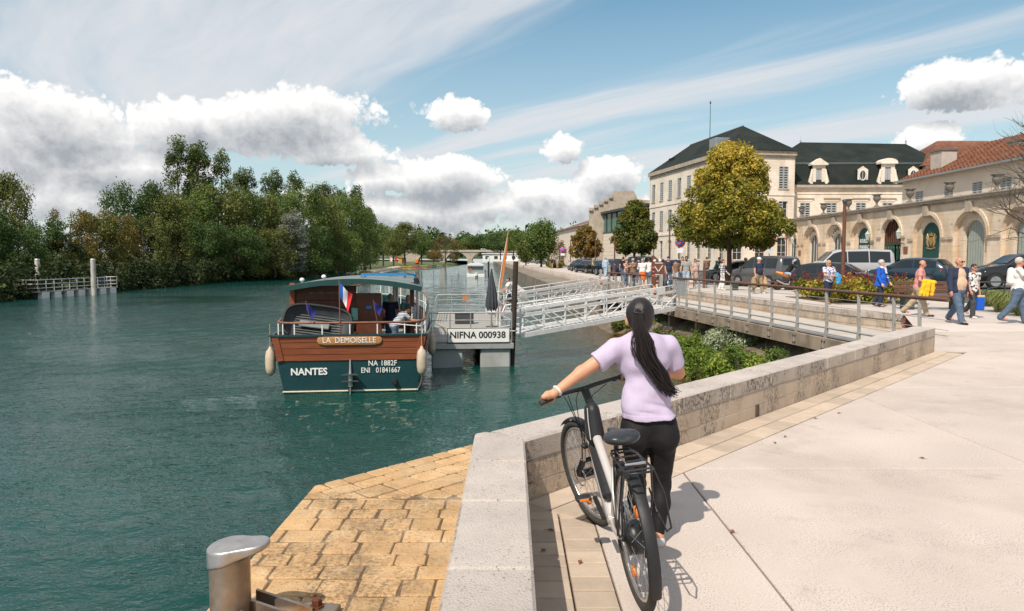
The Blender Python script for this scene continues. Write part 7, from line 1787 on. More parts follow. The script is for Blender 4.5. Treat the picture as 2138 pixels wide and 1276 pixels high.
def build_mansard():
    t = thing('mansard_house', 'cream stone house with dark slate mansard roof and carved dormers behind the arcade', 'building'); X0, X1, Y = 29.1, 48.0, 79.0; fc = Facade((X0,Y),(X1,Y)); ZC = 9.6
    wins = [(u-.55,u+.55,5.4,7.7) for u in (2.9,5.8,9.0,11.9,14.8)]
    b = MB(); fc.holed(b, .2, ZC, wins); b.build('front_wall', M_fac, t)
    for w in wins: fc.window(t, *w, .18, 'shut'); b = MB(); fc.box(b, w[0]-.35, w[1]+.35, 8.2, 8.4, -.18, 0); fc.box(b, w[0]-.25, w[1]+.25, 7.85, 8.2, -.05, 0); b.build('window_hood', M_fac, t)
    b = MB(); b.add([(X0,Y,.2),(X0,Y+12,.2),(X0,Y+12,ZC),(X0,Y,ZC),(X1,Y,.2),(X1,Y+12,.2),(X1,Y+12,ZC),(X1,Y,ZC)], [(0,1,2,3),(4,7,6,5),(1,5,6,2)]); b.build('side_wall', M_fac, t)
    for z, h, o in ((8.65,.14,.06),(9.15,.2,.15),(9.35,.28,.35)): b = MB(); fc.box(b, -.3, fc.L+.3, z, z+h, -o, 0); b.build('cornice', M_fac if z < 9.3 else M_corn, t)
    # mansard: steep lower slope, break, upper hipped slope
    lo = [(X0-.2,Y-.2),(X1+.2,Y-.2),(X1+.2,Y+12),(X0-.2,Y+12)]; br = [(X0+.7,Y+.8),(X1-.7,Y+.8),(X1-.7,Y+11.2),(X0+.7,Y+11.2)]; zb = 12.0
    b = MB(); b.add([(*p,9.64) for p in lo]+[(*p,zb) for p in br], [(0,1,5,4),(1,2,6,5),(2,3,7,6),(3,0,4,7)]); rf = b.build('mansard_slope', M_slate, t)
    b = MB(); r = [(X0+4.6,Y+6),(X1-2.0,Y+6)]; b.add([(br[0][0]-.15,br[0][1]-.15,zb+.06),(br[1][0]+.15,br[1][1]-.15,zb+.06),(br[2][0]+.15,br[2][1]+.15,zb+.06),(br[3][0]-.15,br[3][1]+.15,zb+.06),(*r[0],15.2),(*r[1],15.0)], [(0,1,5,4),(1,2,5),(2,3,4,5),(3,0,4)]); r2 = b.build('roof', M_slate, t)
    b = MB()
    for i in range(4): p, q = br[i], br[(i+1)%4]; b.tube([(*p,zb+.04),(*q,zb+.04)], .11, 6)
    b.build('break_moulding', M_zinc, r2)
    for x in (r[0][0], r[1][0]): b = MB(); b.lathe([(.12,0),(.05,.2),(.1,.3),(.02,.45),(.01,.9),(0,1.0)], 8, M=Matrix.Translation((x,Y+6,15.0))); b.build('finial', M_zinc, r2)
    def dormer(u, w, h, kind):
        b = MB(); d = fc; z0 = 9.66; a, e = u-w/2, u+w/2
        if kind == 'oval':
            pts = [(u+.30*math.sin(q), z0+1.05+.48*math.cos(q)) for q in np.linspace(0,6.283,21)[:-1]]
            b.add([d.P(a,z0,.05), d.P(e,z0,.05), d.P(e,z0+h*.8,.05), d.P(u,z0+h,.05), d.P(a,z0+h*.8,.05)], [(0,1,2,3,4)]); dm = b.build('dormer', M_fac, t)
            b = MB(); b.add([d.P(*p,.035) for p in pts], [tuple(range(19,-1,-1))]); b.build('oval_pane', M_pane, dm); b = MB(); b.tube([d.P(p[0],p[1],.03) for p in [(u+.36*math.sin(q), z0+1.05+.55*math.cos(q)) for q in np.linspace(0,6.283,21)[:-1]]], .07, 6, closed=True); b.bar(d.P(u,z0+.6,.03), d.P(u,z0+1.5,.03), .04, .04); b.build('oval_frame', M_wfr, dm)
        else:
            b2 = Facade(d.P(a,0,.0).to_2d(), d.P(e,0,.0).to_2d()); b2.holed(b, z0, z0+h*.78, [(w*.28,w*.72,z0+.25,z0+h*.66)], -.05, .2); dm = b.build('dormer', M_fac, t)
            b = MB(); b2.box(b, w*.28, w*.5, z0+.25, z0+h*.66, .05, .1); b2.box(b, w*.52, w*.72, z0+.25, z0+h*.66, .05, .1); b.build('shutter', M_shut, dm)
            for s in (-1,1): b = MB(); c = d.P(u+s*(w/2+.12), z0+.5, -.0); b.tube([d.P(u+s*(w/2+.05),z0+.1,-.0), d.P(u+s*(w/2+.26),z0+.35,-.0), d.P(u+s*(w/2+.10),z0+1.1,-.0), d.P(u+s*(w/2+.02),z0+1.7,0)], [.20,.22,.14,.10], 8); b.build('scroll', M_fac, dm)
            b = MB(); d.box(b, a-.2, e+.2, z0+h*.78, z0+h*.84, -.3, .6); top = [(a-.22,z0+h*.84),(e+.22,z0+h*.84)]
            if kind == 'round': prof = [(u+(w/2+.2)*math.cos(q), z0+h*.84+.42*math.sin(q)) for q in np.linspace(0,math.pi,13)]
            else: prof = [(e+.22,z0+h*.84),(u,z0+h*1.06),(a-.22,z0+h*.84)]
            n = len(prof); b.add([d.P(*p,-.28) for p in prof]+[d.P(*p,.8) for p in prof], [tuple(range(n-1,-1,-1))]+[(i,i+1,n+i+1,n+i) for i in range(n-1)]); b.build('pediment', M_fac, dm)
        for s in (-1,1): b = MB(); b.add([d.P(u+s*w/2,z0,-.04), d.P(u+s*w/2,z0+h*.8,-.04), d.P(u+s*w/2,z0+h*.8,1.2), d.P(u+s*w/2,z0,.4)], [(0,1,2,3)]); b.build('cheek', M_slate, dm)
    for u, w, h, k in ((4.3,1.4,2.7,'tri'),(9.1,1.2,2.05,'oval'),(11.8,1.5,2.9,'round'),(14.6,1.2,2.05,'oval')): dormer(u, w, h, k)
build_mansard()
def build_tiled_house():
    t = thing('tiled_house', 'pale plastered house with orange tiled roof and grey shutters behind the arcade', 'building'); fc = Facade((36.0,66.8),(36.2,36.0)); ZE = 8.75
    us = [66.8-36*1500/(px-1069) for px in (1912,1972,2030,2088)]; us = [u for u in us]+[24.8]
    wins = [(u-.6,u+.6,6.0,7.6) for u in us]; b = MB(); fc.holed(b, .2, ZE, wins); b.build('front_wall', mk('pale_render', (.64,.56,.48), .92, v=.12, s=.5, stain=((.40,.34,.28), .5, .6)), t)
    for w in wins: fc.window(t, *w, .15, 'shut')
    fe = Facade((44,66.8),(36,66.8)); b = MB(); fe.quad(b, 0, 8, .2, ZE); b.build('end_wall', M_fac, t)
    b = MB(); b.add([(35.5,67.2,ZE),(35.7,35.5,ZE),(41,35.5,11.6),(41,64.0,11.6),(46,67.2,ZE),(46,35.5,ZE)], [(0,1,2,3),(0,3,4),(3,2,5,4)]); rf = b.build('roof', M_tile, t)
    # real tile rolls on the slope that shows
    for k in range(62):
        y = 36+k*.5; f = min(1, (67.0-y)/3.2); b = MB(); x1 = 35.55+5.4*f; b.tube([(35.55,y,ZE+.03),(x1,y,ZE+.03+2.85*f)], .10, 5); b.build('tile_roll', M_tile, rf)
    b = MB(); b.bar((35.42,67.2,ZE-.06),(35.62,35.5,ZE-.06),.2,.16); b.build('gutter', M_zinc, t)
    def chimney(x, y, zb, zt, w, d): b = MB(); b.box((x,y,(zb+zt)/2),(w,d,zt-zb),0,None,.02); c = b.build('chimney', M_brick, t); b = MB(); b.box((x,y,zt+.06),(w+.2,d+.2,.14)); b.build('chimney_cap', M_urn, c)
    chimney(37.3,62.8,8.9,10.9,1.3,1.7); chimney(38.9,55.8,9.5,10.6,.9,1.3)
    t2 = thing('far_tiled_house', 'orange tiled roof rising behind the white chimney', 'building'); b = MB(); b.box((52,84,6),(14,10,11.4)); b.build('wall', M_fac, t2); b = MB(); hip_roof(b, [Vector((45,79)),Vector((59,79)),Vector((59,89)),Vector((45,89))][1:]+[Vector((45,79))], 11.7, 15.2, 4.5, .5); b.build('roof', M_tile, t2)
build_tiled_house()
def build_left_row():
    # glazed upper storey over a plain wall
    t = thing('glazed_building', 'building with green glazed upper storey over a plain pale wall', 'building'); fc = Facade((13.9,124),(18.4,98.6)); M_wl = mk('lined_wall', (.66,.57,.48), .9, v=.08, s=.6)
    for k in range(9): b = MB(); fc.box(b, 0, fc.L, .2+k*.62, .2+k*.62+.60, 0, .3); b.build('stone_course', M_wl, t)
    n = 10
    for i in range(n):
        b = MB(); fc.box(b, fc.L*i/n+.06, fc.L*(i+1)/n-.06, 5.85, 8.7, .02, .10); b.build('glass_panel', M_gglass, t)
        b = MB(); fc.box(b, fc.L*i/n-.06, fc.L*i/n+.06, 5.8, 8.8, -.12, .1); b.build('mullion', M_tub, t)
    b = MB(); fc.box(b, -.3, fc.L+.1, 8.8, 9.15, -.5, 8); fc.box(b, -.1, fc.L, 5.72, 5.84, -.1, .3); b.build('roof_slab', M_tub, t)
    b = MB(); b.add([fc.P(0,.2,.02), fc.P(0,9,.02), fc.P(0,9,8), fc.P(0,.2,8)], [(0,1,2,3)]); b.build('end_wall', M_gglass, t)
    t = thing('stone_gable', 'weathered carved stone gable rising behind the glazed building', 'building'); p = at_y(1300, 440, 118); b = MB(); x, y = p.x, 118; b.add([(x-5.5,y,.2),(x+6,y,.2),(x+6,y,11.0),(x+2.5,y,11.2),(x+1.8,y,12.6),(x-1.4,y,12.6),(x-2.2,y,11.4),(x-5.5,y,9.3)], [(0,1,2,3,4,5,6,7)]); b.add([(x-5.5,y,9.3),(x-2.2,y,11.4),(x-2.2,y+3,11.4),(x-5.5,y+3,9.3)], [(0,1,2,3)]); b.build('gable_wall', M_corn, t)
    for k in range(5): b = MB(); b.box((x-5.2+k*.8,y-.1,9.6+k*.5),(.6,.4,.5)); b.build('crocket', M_corn, t)
    t = thing('quay_warehouse', 'long low pale warehouse with brown tiled roof far down the quay', 'building'); fc = Facade((10.2,172),(13.7,124.5)); wins = [(u,u+1.2,1.2,3.6) for u in (6,14,22,30,38)]; b = MB(); fc.holed(b, .2, 7.7, wins); b.build('front_wall', M_wl, t)
    for w in wins: fc.window(t, *w, .15)
    b = MB(); b.add([fc.P(-.4,7.7,-.4), fc.P(fc.L+.2,7.7,-.4), fc.P(fc.L+.2,10.0,6), fc.P(-.4,10.0,6)], [(0,1,2,3)]); b.build('roof', mk('brown_tiles', (.17,.09,.06), .9, v=.3, s=.5), t); b = MB(); b.add([fc.P(0,.2,0), fc.P(0,7.7,0), fc.P(0,10,6), fc.P(0,.2,6)], [(0,1,2,3)]); b.build('end_wall', M_wl, t)
build_left_row()
def build_bridge():
    Y = 415; t = thing('stone_bridge', 'old pale stone arch bridge closing the river in the distance', 'bridge', (0,Y,0)); fc = Facade((-62,Y),(40,Y)); arches = [(14,6.5),(30,6.8),(45.5,6.9),(61,6.8),(77,6.5)]; ZT = 6.2; bd = [0]+[(arches[i][0]+arches[i+1][0])/2 for i in range(4)]+[fc.L]
    M_br = mk('bridge_stone', (.40,.345,.28), .9, v=.2, s=.15, stain=((.2,.16,.12), .6, .2))
    F2 = Facade((-62,0),(40,0))
    for i, (u, r) in enumerate(arches): b = MB(); F2.arch_plate(b, bd[i], bd[i+1], WZ-.5, ZT-1.2, u, r, -1.9, 0, 8); b.build('arch_span', M_br, t)
    b = MB(); F2.box(b, 0, F2.L, ZT-1.2, ZT-.9, -.4, 8.4); F2.box(b, 0, F2.L, ZT-.9, ZT, -.1, .3); b.build('parapet', M_br, t)
    for i in range(4): b = MB(); u = bd[i+1]; F2.box(b, u-1.3, u+1.3, WZ-.5, 1.2, -1.6, 0); b.build('cutwater', M_br, t)
    for k, (x, c) in enumerate(((-8,'white'),(-16,'silver'),(2,'white'))): car('mpv', c, ['white van crossing the far bridge', 'silver van left of the white one on the far bridge', 'white van at the right end of the far bridge'][k], (x, Y+3), 0); o = bpy.context.scene.objects[-1]
    for o in COL.objects:
        if o.parent is None and o.get('label', '').endswith('bridge') and o.name.startswith('parked'): o.location.z = ZT-.9; o.name = 'van'
build_bridge()
# ================================================================== VEGETATION
def leaf_mat(name, c0, c1, c2, trans=.30, rough=.6):
    ma = bpy.data.materials.new(name); ma.use_nodes = True; nt = ma.node_tree; nt.nodes.clear(); N = NT(nt); out = N.n('ShaderNodeOutputMaterial')
    at = N.n('ShaderNodeAttribute'); at.attribute_name = 'tint'; cr = N.n('ShaderNodeValToRGB'); N.set(cr.inputs[0], at.outputs['Fac']); e = cr.color_ramp.elements
    e[0].position = .1; e[0].color = (*c0,1); e[1].position = .92; e[1].color = (*c2,1); m = e.new(.5); m.color = (*c1,1)
    d = N.n('ShaderNodeBsdfPrincipled'); nt.links.new(cr.outputs[0], d.inputs['Base Color']); d.inputs['Roughness'].default_value = rough; d.inputs['Specular IOR Level'].default_value = .25
    tr = N.n('ShaderNodeBsdfTranslucent'); nt.links.new(cr.outputs[0], tr.inputs['Color']); mx = N.n('ShaderNodeMixShader'); mx.inputs[0].default_value = trans
    nt.links.new(d.outputs[0], mx.inputs[1]); nt.links.new(tr.outputs[0], mx.inputs[2]); nt.links.new(mx.outputs[0], out.inputs[0]); MATS[name] = ma; return ma
LM = dict(under=leaf_mat('leaves_scrub_shade_tone', (.014,.026,.008), (.032,.052,.014), (.075,.085,.026)), green=leaf_mat('leaves_mid_green', (.050,.088,.018), (.115,.172,.038), (.215,.255,.065)), dark=leaf_mat('leaves_dark_green', (.030,.062,.017), (.066,.118,.030), (.125,.180,.050)), olive=leaf_mat('leaves_olive', (.056,.075,.017), (.120,.140,.033), (.215,.220,.060)),  # under: scrub leaves coloured darker for the deep shadow along the waterline
          willow=leaf_mat('leaves_golden_willow', (.080,.072,.018), (.180,.140,.036), (.300,.220,.065)), silver=leaf_mat('leaves_silver', (.090,.100,.070), (.240,.250,.200), (.420,.430,.380)), poplar=leaf_mat('leaves_poplar', (.032,.060,.017), (.080,.118,.030), (.180,.205,.060)),
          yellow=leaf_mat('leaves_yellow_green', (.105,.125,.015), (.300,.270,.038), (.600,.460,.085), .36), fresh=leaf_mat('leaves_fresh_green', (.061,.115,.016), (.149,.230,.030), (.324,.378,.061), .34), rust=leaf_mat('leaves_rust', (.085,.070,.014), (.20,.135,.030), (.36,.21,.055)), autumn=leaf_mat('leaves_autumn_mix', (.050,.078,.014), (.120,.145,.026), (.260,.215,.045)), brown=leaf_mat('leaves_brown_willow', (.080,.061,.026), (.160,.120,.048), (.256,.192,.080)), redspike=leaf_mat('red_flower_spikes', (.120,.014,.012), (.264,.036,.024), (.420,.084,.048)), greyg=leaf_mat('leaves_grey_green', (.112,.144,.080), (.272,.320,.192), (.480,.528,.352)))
M_bark = mk('bark', (.085,.062,.045), .95, v=.35, s=8, vec_scale=(1,1,.2), b=.8, bs=20); M_barkg = mk('grey_bark', (.14,.115,.095), .95, v=.3, s=8, vec_scale=(1,1,.2), b=.6, bs=20)
def leaf_mesh(name, pts, nrm, size, rs, mat, asp=.55, tint=None, jit=.55):
    """one small bent leaf (two triangles folded on the midrib as a quad) per point"""
    n = len(pts); a = rs.randn(n, 3); d = nrm+jit*rs.randn(n, 3); d /= np.linalg.norm(d, axis=1)[:, None]+1e-9
    t = np.cross(d, a); t /= np.linalg.norm(t, axis=1)[:, None]+1e-9; b = np.cross(d, t); s = (size*(.65+.7*rs.rand(n)))[:, None]
    V = np.stack([pts-t*s*.5, pts-b*s*asp*.5+d*s*.06, pts+t*s*.5, pts+b*s*asp*.5+d*s*.06], 1).reshape(-1, 3)
    Q = np.arange(4*n).reshape(-1, 4); me = np_mesh(name, V, Q, mat, smooth=False)
    if tint is None: tint = np.clip(rs.normal(.5, .22, n), 0, 1)
    at = me.attributes.new('tint', 'FLOAT', 'FACE'); at.data.foreach_set('value', tint.astype(np.float32)[:len(me.polygons)]); return me
def clump_points(rs, centres, radii, n, fill=.35):
    """points near the surfaces of many lobes; returns points, outward normals, and a tint that differs from lobe to lobe"""
    k = len(centres); w = radii**2; w = w/w.sum(); idx = rs.choice(k, n, p=w); v = rs.randn(n, 3); v /= np.linalg.norm(v, axis=1)[:, None]
    rad = radii[idx]*(1-fill*rs.rand(n)**1.4)*(1+.18*rs.randn(n)*.6)
    P = centres[idx]+v*rad[:, None]; lob = rs.rand(k); tint = np.clip(.5+.55*(lob[idx]-.5)+.16*rs.randn(n), 0, 1)
    return P, v, tint
def crown(rs, kind, nlobe, nleaf):
    """unit tree: height 1, crown about the z axis"""
    C_, Rr = [], []
    for i in range(nlobe):
        if kind == 'round':
            v = rs.randn(3); v /= np.linalg.norm(v); r = .75+.25*rs.rand(); c = np.array([v[0]*.30*r, v[1]*.30*r, .60+v[2]*.30*r]); rr = .095+.06*rs.rand()
        elif kind == 'bank':      # foliage right down to the water
            z = .06+.86*rs.rand()**.85; w = .36*math.sqrt(max(.05, 1-((z-.42)/.62)**2)); a = rs.rand()*6.283; q = .55+.45*rs.rand(); c = np.array([math.cos(a)*w*q, math.sin(a)*w*q, z]); rr = .07+.06*rs.rand()
        elif kind == 'poplar':
            z = .10+.88*rs.rand(); w = .105*math.sin(math.pi*min(.97, .12+.86*z))**.7; a = rs.rand()*6.283; c = np.array([math.cos(a)*w*.8, math.sin(a)*w*.8, z]); rr = .030+.028*rs.rand()
        elif kind == 'willow':
            z = .12+.80*rs.rand(); w = .40*math.sqrt(max(.05, 1-((z-.40)/.62)**2)); a = rs.rand()*6.283; c = np.array([math.cos(a)*w*.85, math.sin(a)*w*.85, z]); rr = .055+.04*rs.rand()
        else:                     # 'vase': crown on a clear stem, spreading
            t = rs.rand()**1.25; z = .33+.64*t; w = .45*min(1, .55+(t/.16)*.45)*(1-t)**.62+.035; a = rs.rand()*6.283; q = math.sqrt(.12+.88*rs.rand())*(.9+.2*rs.rand()); c = np.array([math.cos(a)*w*q, math.sin(a)*w*q, z]); rr = .026+.042*rs.rand()
        C_.append(c); Rr.append(rr)
    return clump_points(rs, np.array(C_), np.array(Rr), nleaf, .6)
def trunk_mesh(rs, kind, clear, r0, mat, spread=.25, nb=9):
    b = MB(); top = .80 if kind != 'poplar' else .92
    b.tube([(0,0,-.02),(.004,.0,clear*.5),(0,.004,clear),(.006,0,(clear+top)/2),(0,0,top)], [r0*1.25,r0,r0*.85,r0*.5,r0*.12], 8)
    for i in range(nb):
        z = clear*.92+(top-clear)*.75*(i/nb); a = i*2.4+rs.rand()*.8; L = spread*(1-.45*i/nb); e = Vector((math.cos(a)*L, math.sin(a)*L, z+L*(.75 if kind != 'poplar' else 2.2)))
        b.tube([(0,0,z), Vector((0,0,z)).lerp(e,.5)+Vector((0,0,-.02)), e], [r0*.45,r0*.28,r0*.06], 5, cap=False)
    return b.mesh('trunk', mat)
PROTO = {}
def proto(key, kind, seed, nlobe, nleaf, leaf, clear, r0, spread=.25, bark=None):
    rs = np.random.RandomState(seed); P, nv, ti = crown(rs, kind, nlobe, nleaf)
    PROTO[key] = (leaf_mesh('crown', P, nv*.6+np.array([0,0,.35]), leaf, rs, LM['green'], .6, ti), trunk_mesh(rs, kind, clear, r0, bark or M_bark, spread))
for k in range(3): proto('bank%d' % k, 'bank', 20+k, 85, 9500, .026, .16, .022)
for k in range(2): proto('round%d' % k, 'round', 30+k, 60, 8500, .027, .22, .02)
for k in range(3): proto('poplar%d' % k, 'poplar', 40+k, 110, 8000, .0155, .06, .012, .08)
for k in range(2): proto('willow%d' % k, 'willow', 50+k, 95, 9500, .025, .15, .02)
def tree(key, mat, label, base, H, wf=1.0, rz=0, name='bank_tree', group=None, tilt=0.0):
    t = thing(name, label, 'tree', base, rz, group); cm, tm = PROTO[key]
    o = obj('crown', cm, t, None, None, (H*wf, H*wf, H)); o.material_slots[0].link = 'OBJECT'; o.material_slots[0].material = LM[mat]
    obj('trunk', tm, t, None, None, (H, H, H))
    if tilt: t.rotation_euler = (0, tilt, rz)
    return t
ORD = ['first','second','third','fourth','fifth','sixth','seventh','eighth','ninth','tenth','eleventh','twelfth','thirteenth','fourteenth','fifteenth','sixteenth','seventeenth','eighteenth','nineteenth','twentieth','twenty-first','twenty-second','twenty-third','twenty-fourth','twenty-fifth','twenty-sixth','twenty-seventh','twenty-eighth']
# ---- left bank ground
def build_left_bank():
    ed = [(-48,-5),(-48,40),(-48,110),(-48,180),(-49,250),(-49,330),(-40,370),(-32,398),(-31,440),(-31,600)]
    b = MB(); b.sheet([[(x,y,WZ-.8),(x-.6,y,WZ+.35),(x-3,y,WZ+1.0),(x-9,y,WZ+1.5),(x-60,y,WZ+2.2),(x-700,y,3)] for x, y in ed]); struct('left_bank', b.mesh('left_bank', M_grass))
    b = MB(); b.sheet([[(-700,560,2),(-200,470,1),(-31,432,1.0),(40,432,1.2),(200,470,2),(900,560,3)],[(-2500,2500,24),(-900,2500,24),(-100,2500,22),(300,2500,22),(900,2500,24),(2500,2500,24)]]); struct('far_ground', b.mesh('far_ground', M_grass))
build_left_bank()
def build_left_trees():
    WG = 'trees along the left river bank'; rs = random.Random(21); items = []
    def T(px, topy, d, key, mat, wpx, nm, base=WZ+.6):
        d = d+15 if d < 80 else (d+9 if d < 112 else d+5); top = at_y(px, topy, d).z; x = at_y(px, 560, d).x; H = top-base; items.append((px, key, mat, nm, (x, d, base), H, (wpx/1500*d)/(H*({'b':.86,'r':.80,'p':.165,'w':.92}[key[0]]))))
    # front mass, left to right
    for px, ty, d, key, mat, w in ((-60,420,62,'bank0','dark',190),(40,470,66,'bank1','dark',150),(95,455,74,'bank2','dark',120),(150,428,84,'willow0','willow',120),(205,440,90,'bank0','olive',110),(262,372,104,'round0','dark',105),(318,372,108,'round1','dark',100),(240,432,92,'willow1','willow',120),(300,440,98,'willow0','olive',120),(345,400,112,'bank1','olive',130),
                                (400,392,118,'bank2','green',150),(460,382,124,'bank0','olive',150),(505,395,130,'bank1','green',130),(545,402,134,'bank2','olive',120),(590,398,140,'bank0','green',120),(635,385,150,'bank1','green',120),(672,400,158,'bank2','olive',100),(705,405,168,'bank0','green',95),(735,398,178,'bank1','green',90),(762,430,190,'bank2','green',70),
                                (370,452,106,'willow1','olive',100),(430,455,112,'bank2','dark',110),(500,470,118,'bank0','dark',120),(575,472,126,'bank1','olive',110),(650,470,142,'bank2','dark',110),(720,480,160,'bank0','green',90),(130,500,78,'bank1','dark',120),(10,520,63,'bank2','dark',130)):
        T(px, ty, d, key, mat, w, 'broad')
    for px, ty, d, key, w in ((378,283,132,'poplar0',44),(402,292,134,'poplar1',46),(428,300,133,'poplar2',48),(458,309,134,'poplar0',36),(492,346,150,'poplar1',36),(522,352,152,'poplar2',36),(572,362,165,'poplar0',34),(614,352,166,'poplar1',38),(588,352,168,'poplar2',30),(664,384,186,'poplar2',30),(692,380,188,'poplar0',30),(716,386,190,'poplar1',30),(742,386,192,'poplar2',30),(774,430,205,'poplar0',28)):
        T(px, ty, d, key, 'poplar', w, 'poplar')
    T(20, 350, 72, 'round1', 'olive', 110, 'sparse')
    for k, (px, ty, d, w) in enumerate(((800,462,262,60),(845,460,280,70),(880,478,295,60),(822,486,255,60))): T(px, ty, d, 'round%d' % (k % 2), 'olive' if k % 2 else 'green', w, 'park', WZ+1.2)
    T(930, 488, 330, 'willow0', 'brown', 66, 'brownw', WZ+1.2); T(905, 520, 322, 'round0', 'rust', 36, 'rusty', WZ+1.2)
    T(612, 438, 128, 'poplar1', 'silver', 46, 'silver')
    items.sort(key=lambda q: q[0]); cnt = {}
    for px, key, mat, nm, base, H, wf in items:
        cnt[nm] = cnt.get(nm, 0)+1; n = ORD[min(cnt[nm]-1, 27)]
        lab = {'broad': 'leafy bank tree, %s from the left along the left bank', 'poplar': 'tall narrow poplar, %s from the left above the bank trees', 'park': 'round far tree, %s from the left in the riverside park', 'sparse': 'tall open-branched tree at the left edge above the bank', 'brownw': 'brown drooping willow left of the far bridge', 'rusty': 'small rust red tree beside the far brown willow', 'silver': 'pale silvery-leaved tree among the dark bank trees'}[nm]
        if '%s' in lab: lab = lab % n
        tree(key, mat, lab, base, H, wf, rs.random()*6.28, {'poplar':'poplar_tree','brownw':'willow_tree'}.get(nm, 'bank_tree'), WG if nm in ('broad','poplar') else None, rs.uniform(.03,.07) if nm == 'poplar' else 0)
    # undergrowth hanging over the water
    rs2 = np.random.RandomState(5); ys = 55+155*rs2.rand(900)**1.15; cx = -47.6+rs2.randn(900)*.5; C_ = np.stack([cx, ys, WZ+.1+3.2*rs2.rand(900)**1.6], 1); P, nv, ti = clump_points(rs2, C_, .4+.9*rs2.rand(900), 32000, .8)
    struct('bank_undergrowth', leaf_mesh('bank_undergrowth', P, nv+np.array([0,0,.3]), .42, rs2, LM['under'], .6, ti), None, 'stuff')
    # wood beyond the bridge: one far mass
    n = 520; X = rs2.uniform(-230, 210, n); Y = rs2.uniform(455, 560, n); hgt = 13+8*rs2.rand(n)+3*np.sin(X*.05); keep = np.ones(n, bool); C_ = []; Rr = []
    for x, y, h in zip(X, Y, hgt):
        for q in range(7): C_.append((x+rs2.randn()*2.2, y+rs2.randn()*2, 1+h*(.25+.75*rs2.rand()))); Rr.append(2.0+1.3*rs2.rand())
    P, nv, ti = clump_points(rs2, np.array(C_), np.array(Rr), 60000, .4)
    struct('far_wood', leaf_mesh('far_wood', P, nv+np.array([0,0,.3]), 1.9, rs2, LM['dark'], .7, ti), None, 'stuff')
    # scrub and lawn trees on the far left slope and right behind the town
    for k, (px, ty, d, w, mat) in enumerate(((1010,487,440,90,'dark'),(985,492,436,60,'green'),(1045,480,300,80,'dark'),(1072,476,250,70,'green'),(955,500,428,60,'olive'))):
        top = at_y(px, ty, d).z; x = at_y(px, 560, d).x; H = top-1.0; tree('round%d' % (k % 2), mat, ['round tree behind the middle of the far bridge', 'green tree behind the left arch of the far bridge', 'dark tree at the right end of the far bridge', 'green tree right of the far bridge above the quay', 'olive tree at the left end of the far bridge'][k], (x, d, 1.0), H, (w/1500*d)/(H*.8), k, 'far_tree')
build_left_trees()
# ---- promenade trees
def promenade_tree(label, px, topy, d, wpx, mat, nleaf, leaf, seed, clear, nlobe=120, tint_up=0.0, kind='vase'):
    base = Vector((at_y(px, 560, d).x, d, 0)); base.z = gz(base.x, d); H = at_y(px, topy, d).z-base.z; W_ = wpx/1500*d
    rs = np.random.RandomState(seed); P, nv, ti = crown(rs, kind, nlobe, nleaf); P = P*np.array([W_/.96, W_/.96, H]); z = P[:,2]/H
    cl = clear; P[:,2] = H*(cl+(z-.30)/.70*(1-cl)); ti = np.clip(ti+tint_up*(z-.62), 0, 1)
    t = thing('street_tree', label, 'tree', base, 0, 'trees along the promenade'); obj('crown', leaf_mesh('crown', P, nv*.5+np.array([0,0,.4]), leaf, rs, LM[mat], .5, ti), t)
    b = MB(); r = .16*H/9; cz = H*cl
    b.tube([(0,0,-.05),(.02,0,cz*.5),(0,.02,cz),(.03,0,cz+(H-cz)*.4),(0,0,H*.88)], [r*1.25,r,r*.9,r*.5,r*.1], 9); b.build('trunk', M_bark, t)
    rr = random.Random(seed)
    for i in range(14):
        zz = cz*.92+(H-cz)*.5*i/14; a = i*2.4+rr.random(); L = W_*.40*(1-.3*i/14); e = Vector((math.cos(a)*L, math.sin(a)*L, zz+L*.55)); b = MB(); b.tube([(0,0,zz), Vector((0,0,zz)).lerp(e,.5)+Vector((0,0,L*.06)), e], [r*.42,r*.26,r*.06], 6, cap=False); b.build('limb', M_bark, t)
    return t
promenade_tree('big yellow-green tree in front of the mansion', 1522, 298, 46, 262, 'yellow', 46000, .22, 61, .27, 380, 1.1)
promenade_tree('dark green spreading tree in front of the glazed building', 1324, 418, 74, 112, 'autumn', 19000, .27, 62, .28, 260, .3)
promenade_tree('small rust-tinged tree left of the glazed building', 1222, 470, 98, 84, 'rust', 10000, .27, 63, .28, 220, .3)
promenade_tree('full green tree on the far quay right of the feather flag', 1130, 450, 132, 96, 'green', 9000, .36, 64, .18, 90, .4, 'round')
promenade_tree('small tree left of the full green quay tree', 1098, 490, 160, 48, 'olive', 4000, .42, 65, .15, 60, .3, 'round')
promenade_tree('thin brown-leaved young tree right of the full green quay tree', 1168, 500, 125, 40, 'brown', 1100, .25, 66, .25, 50, .2, 'round')
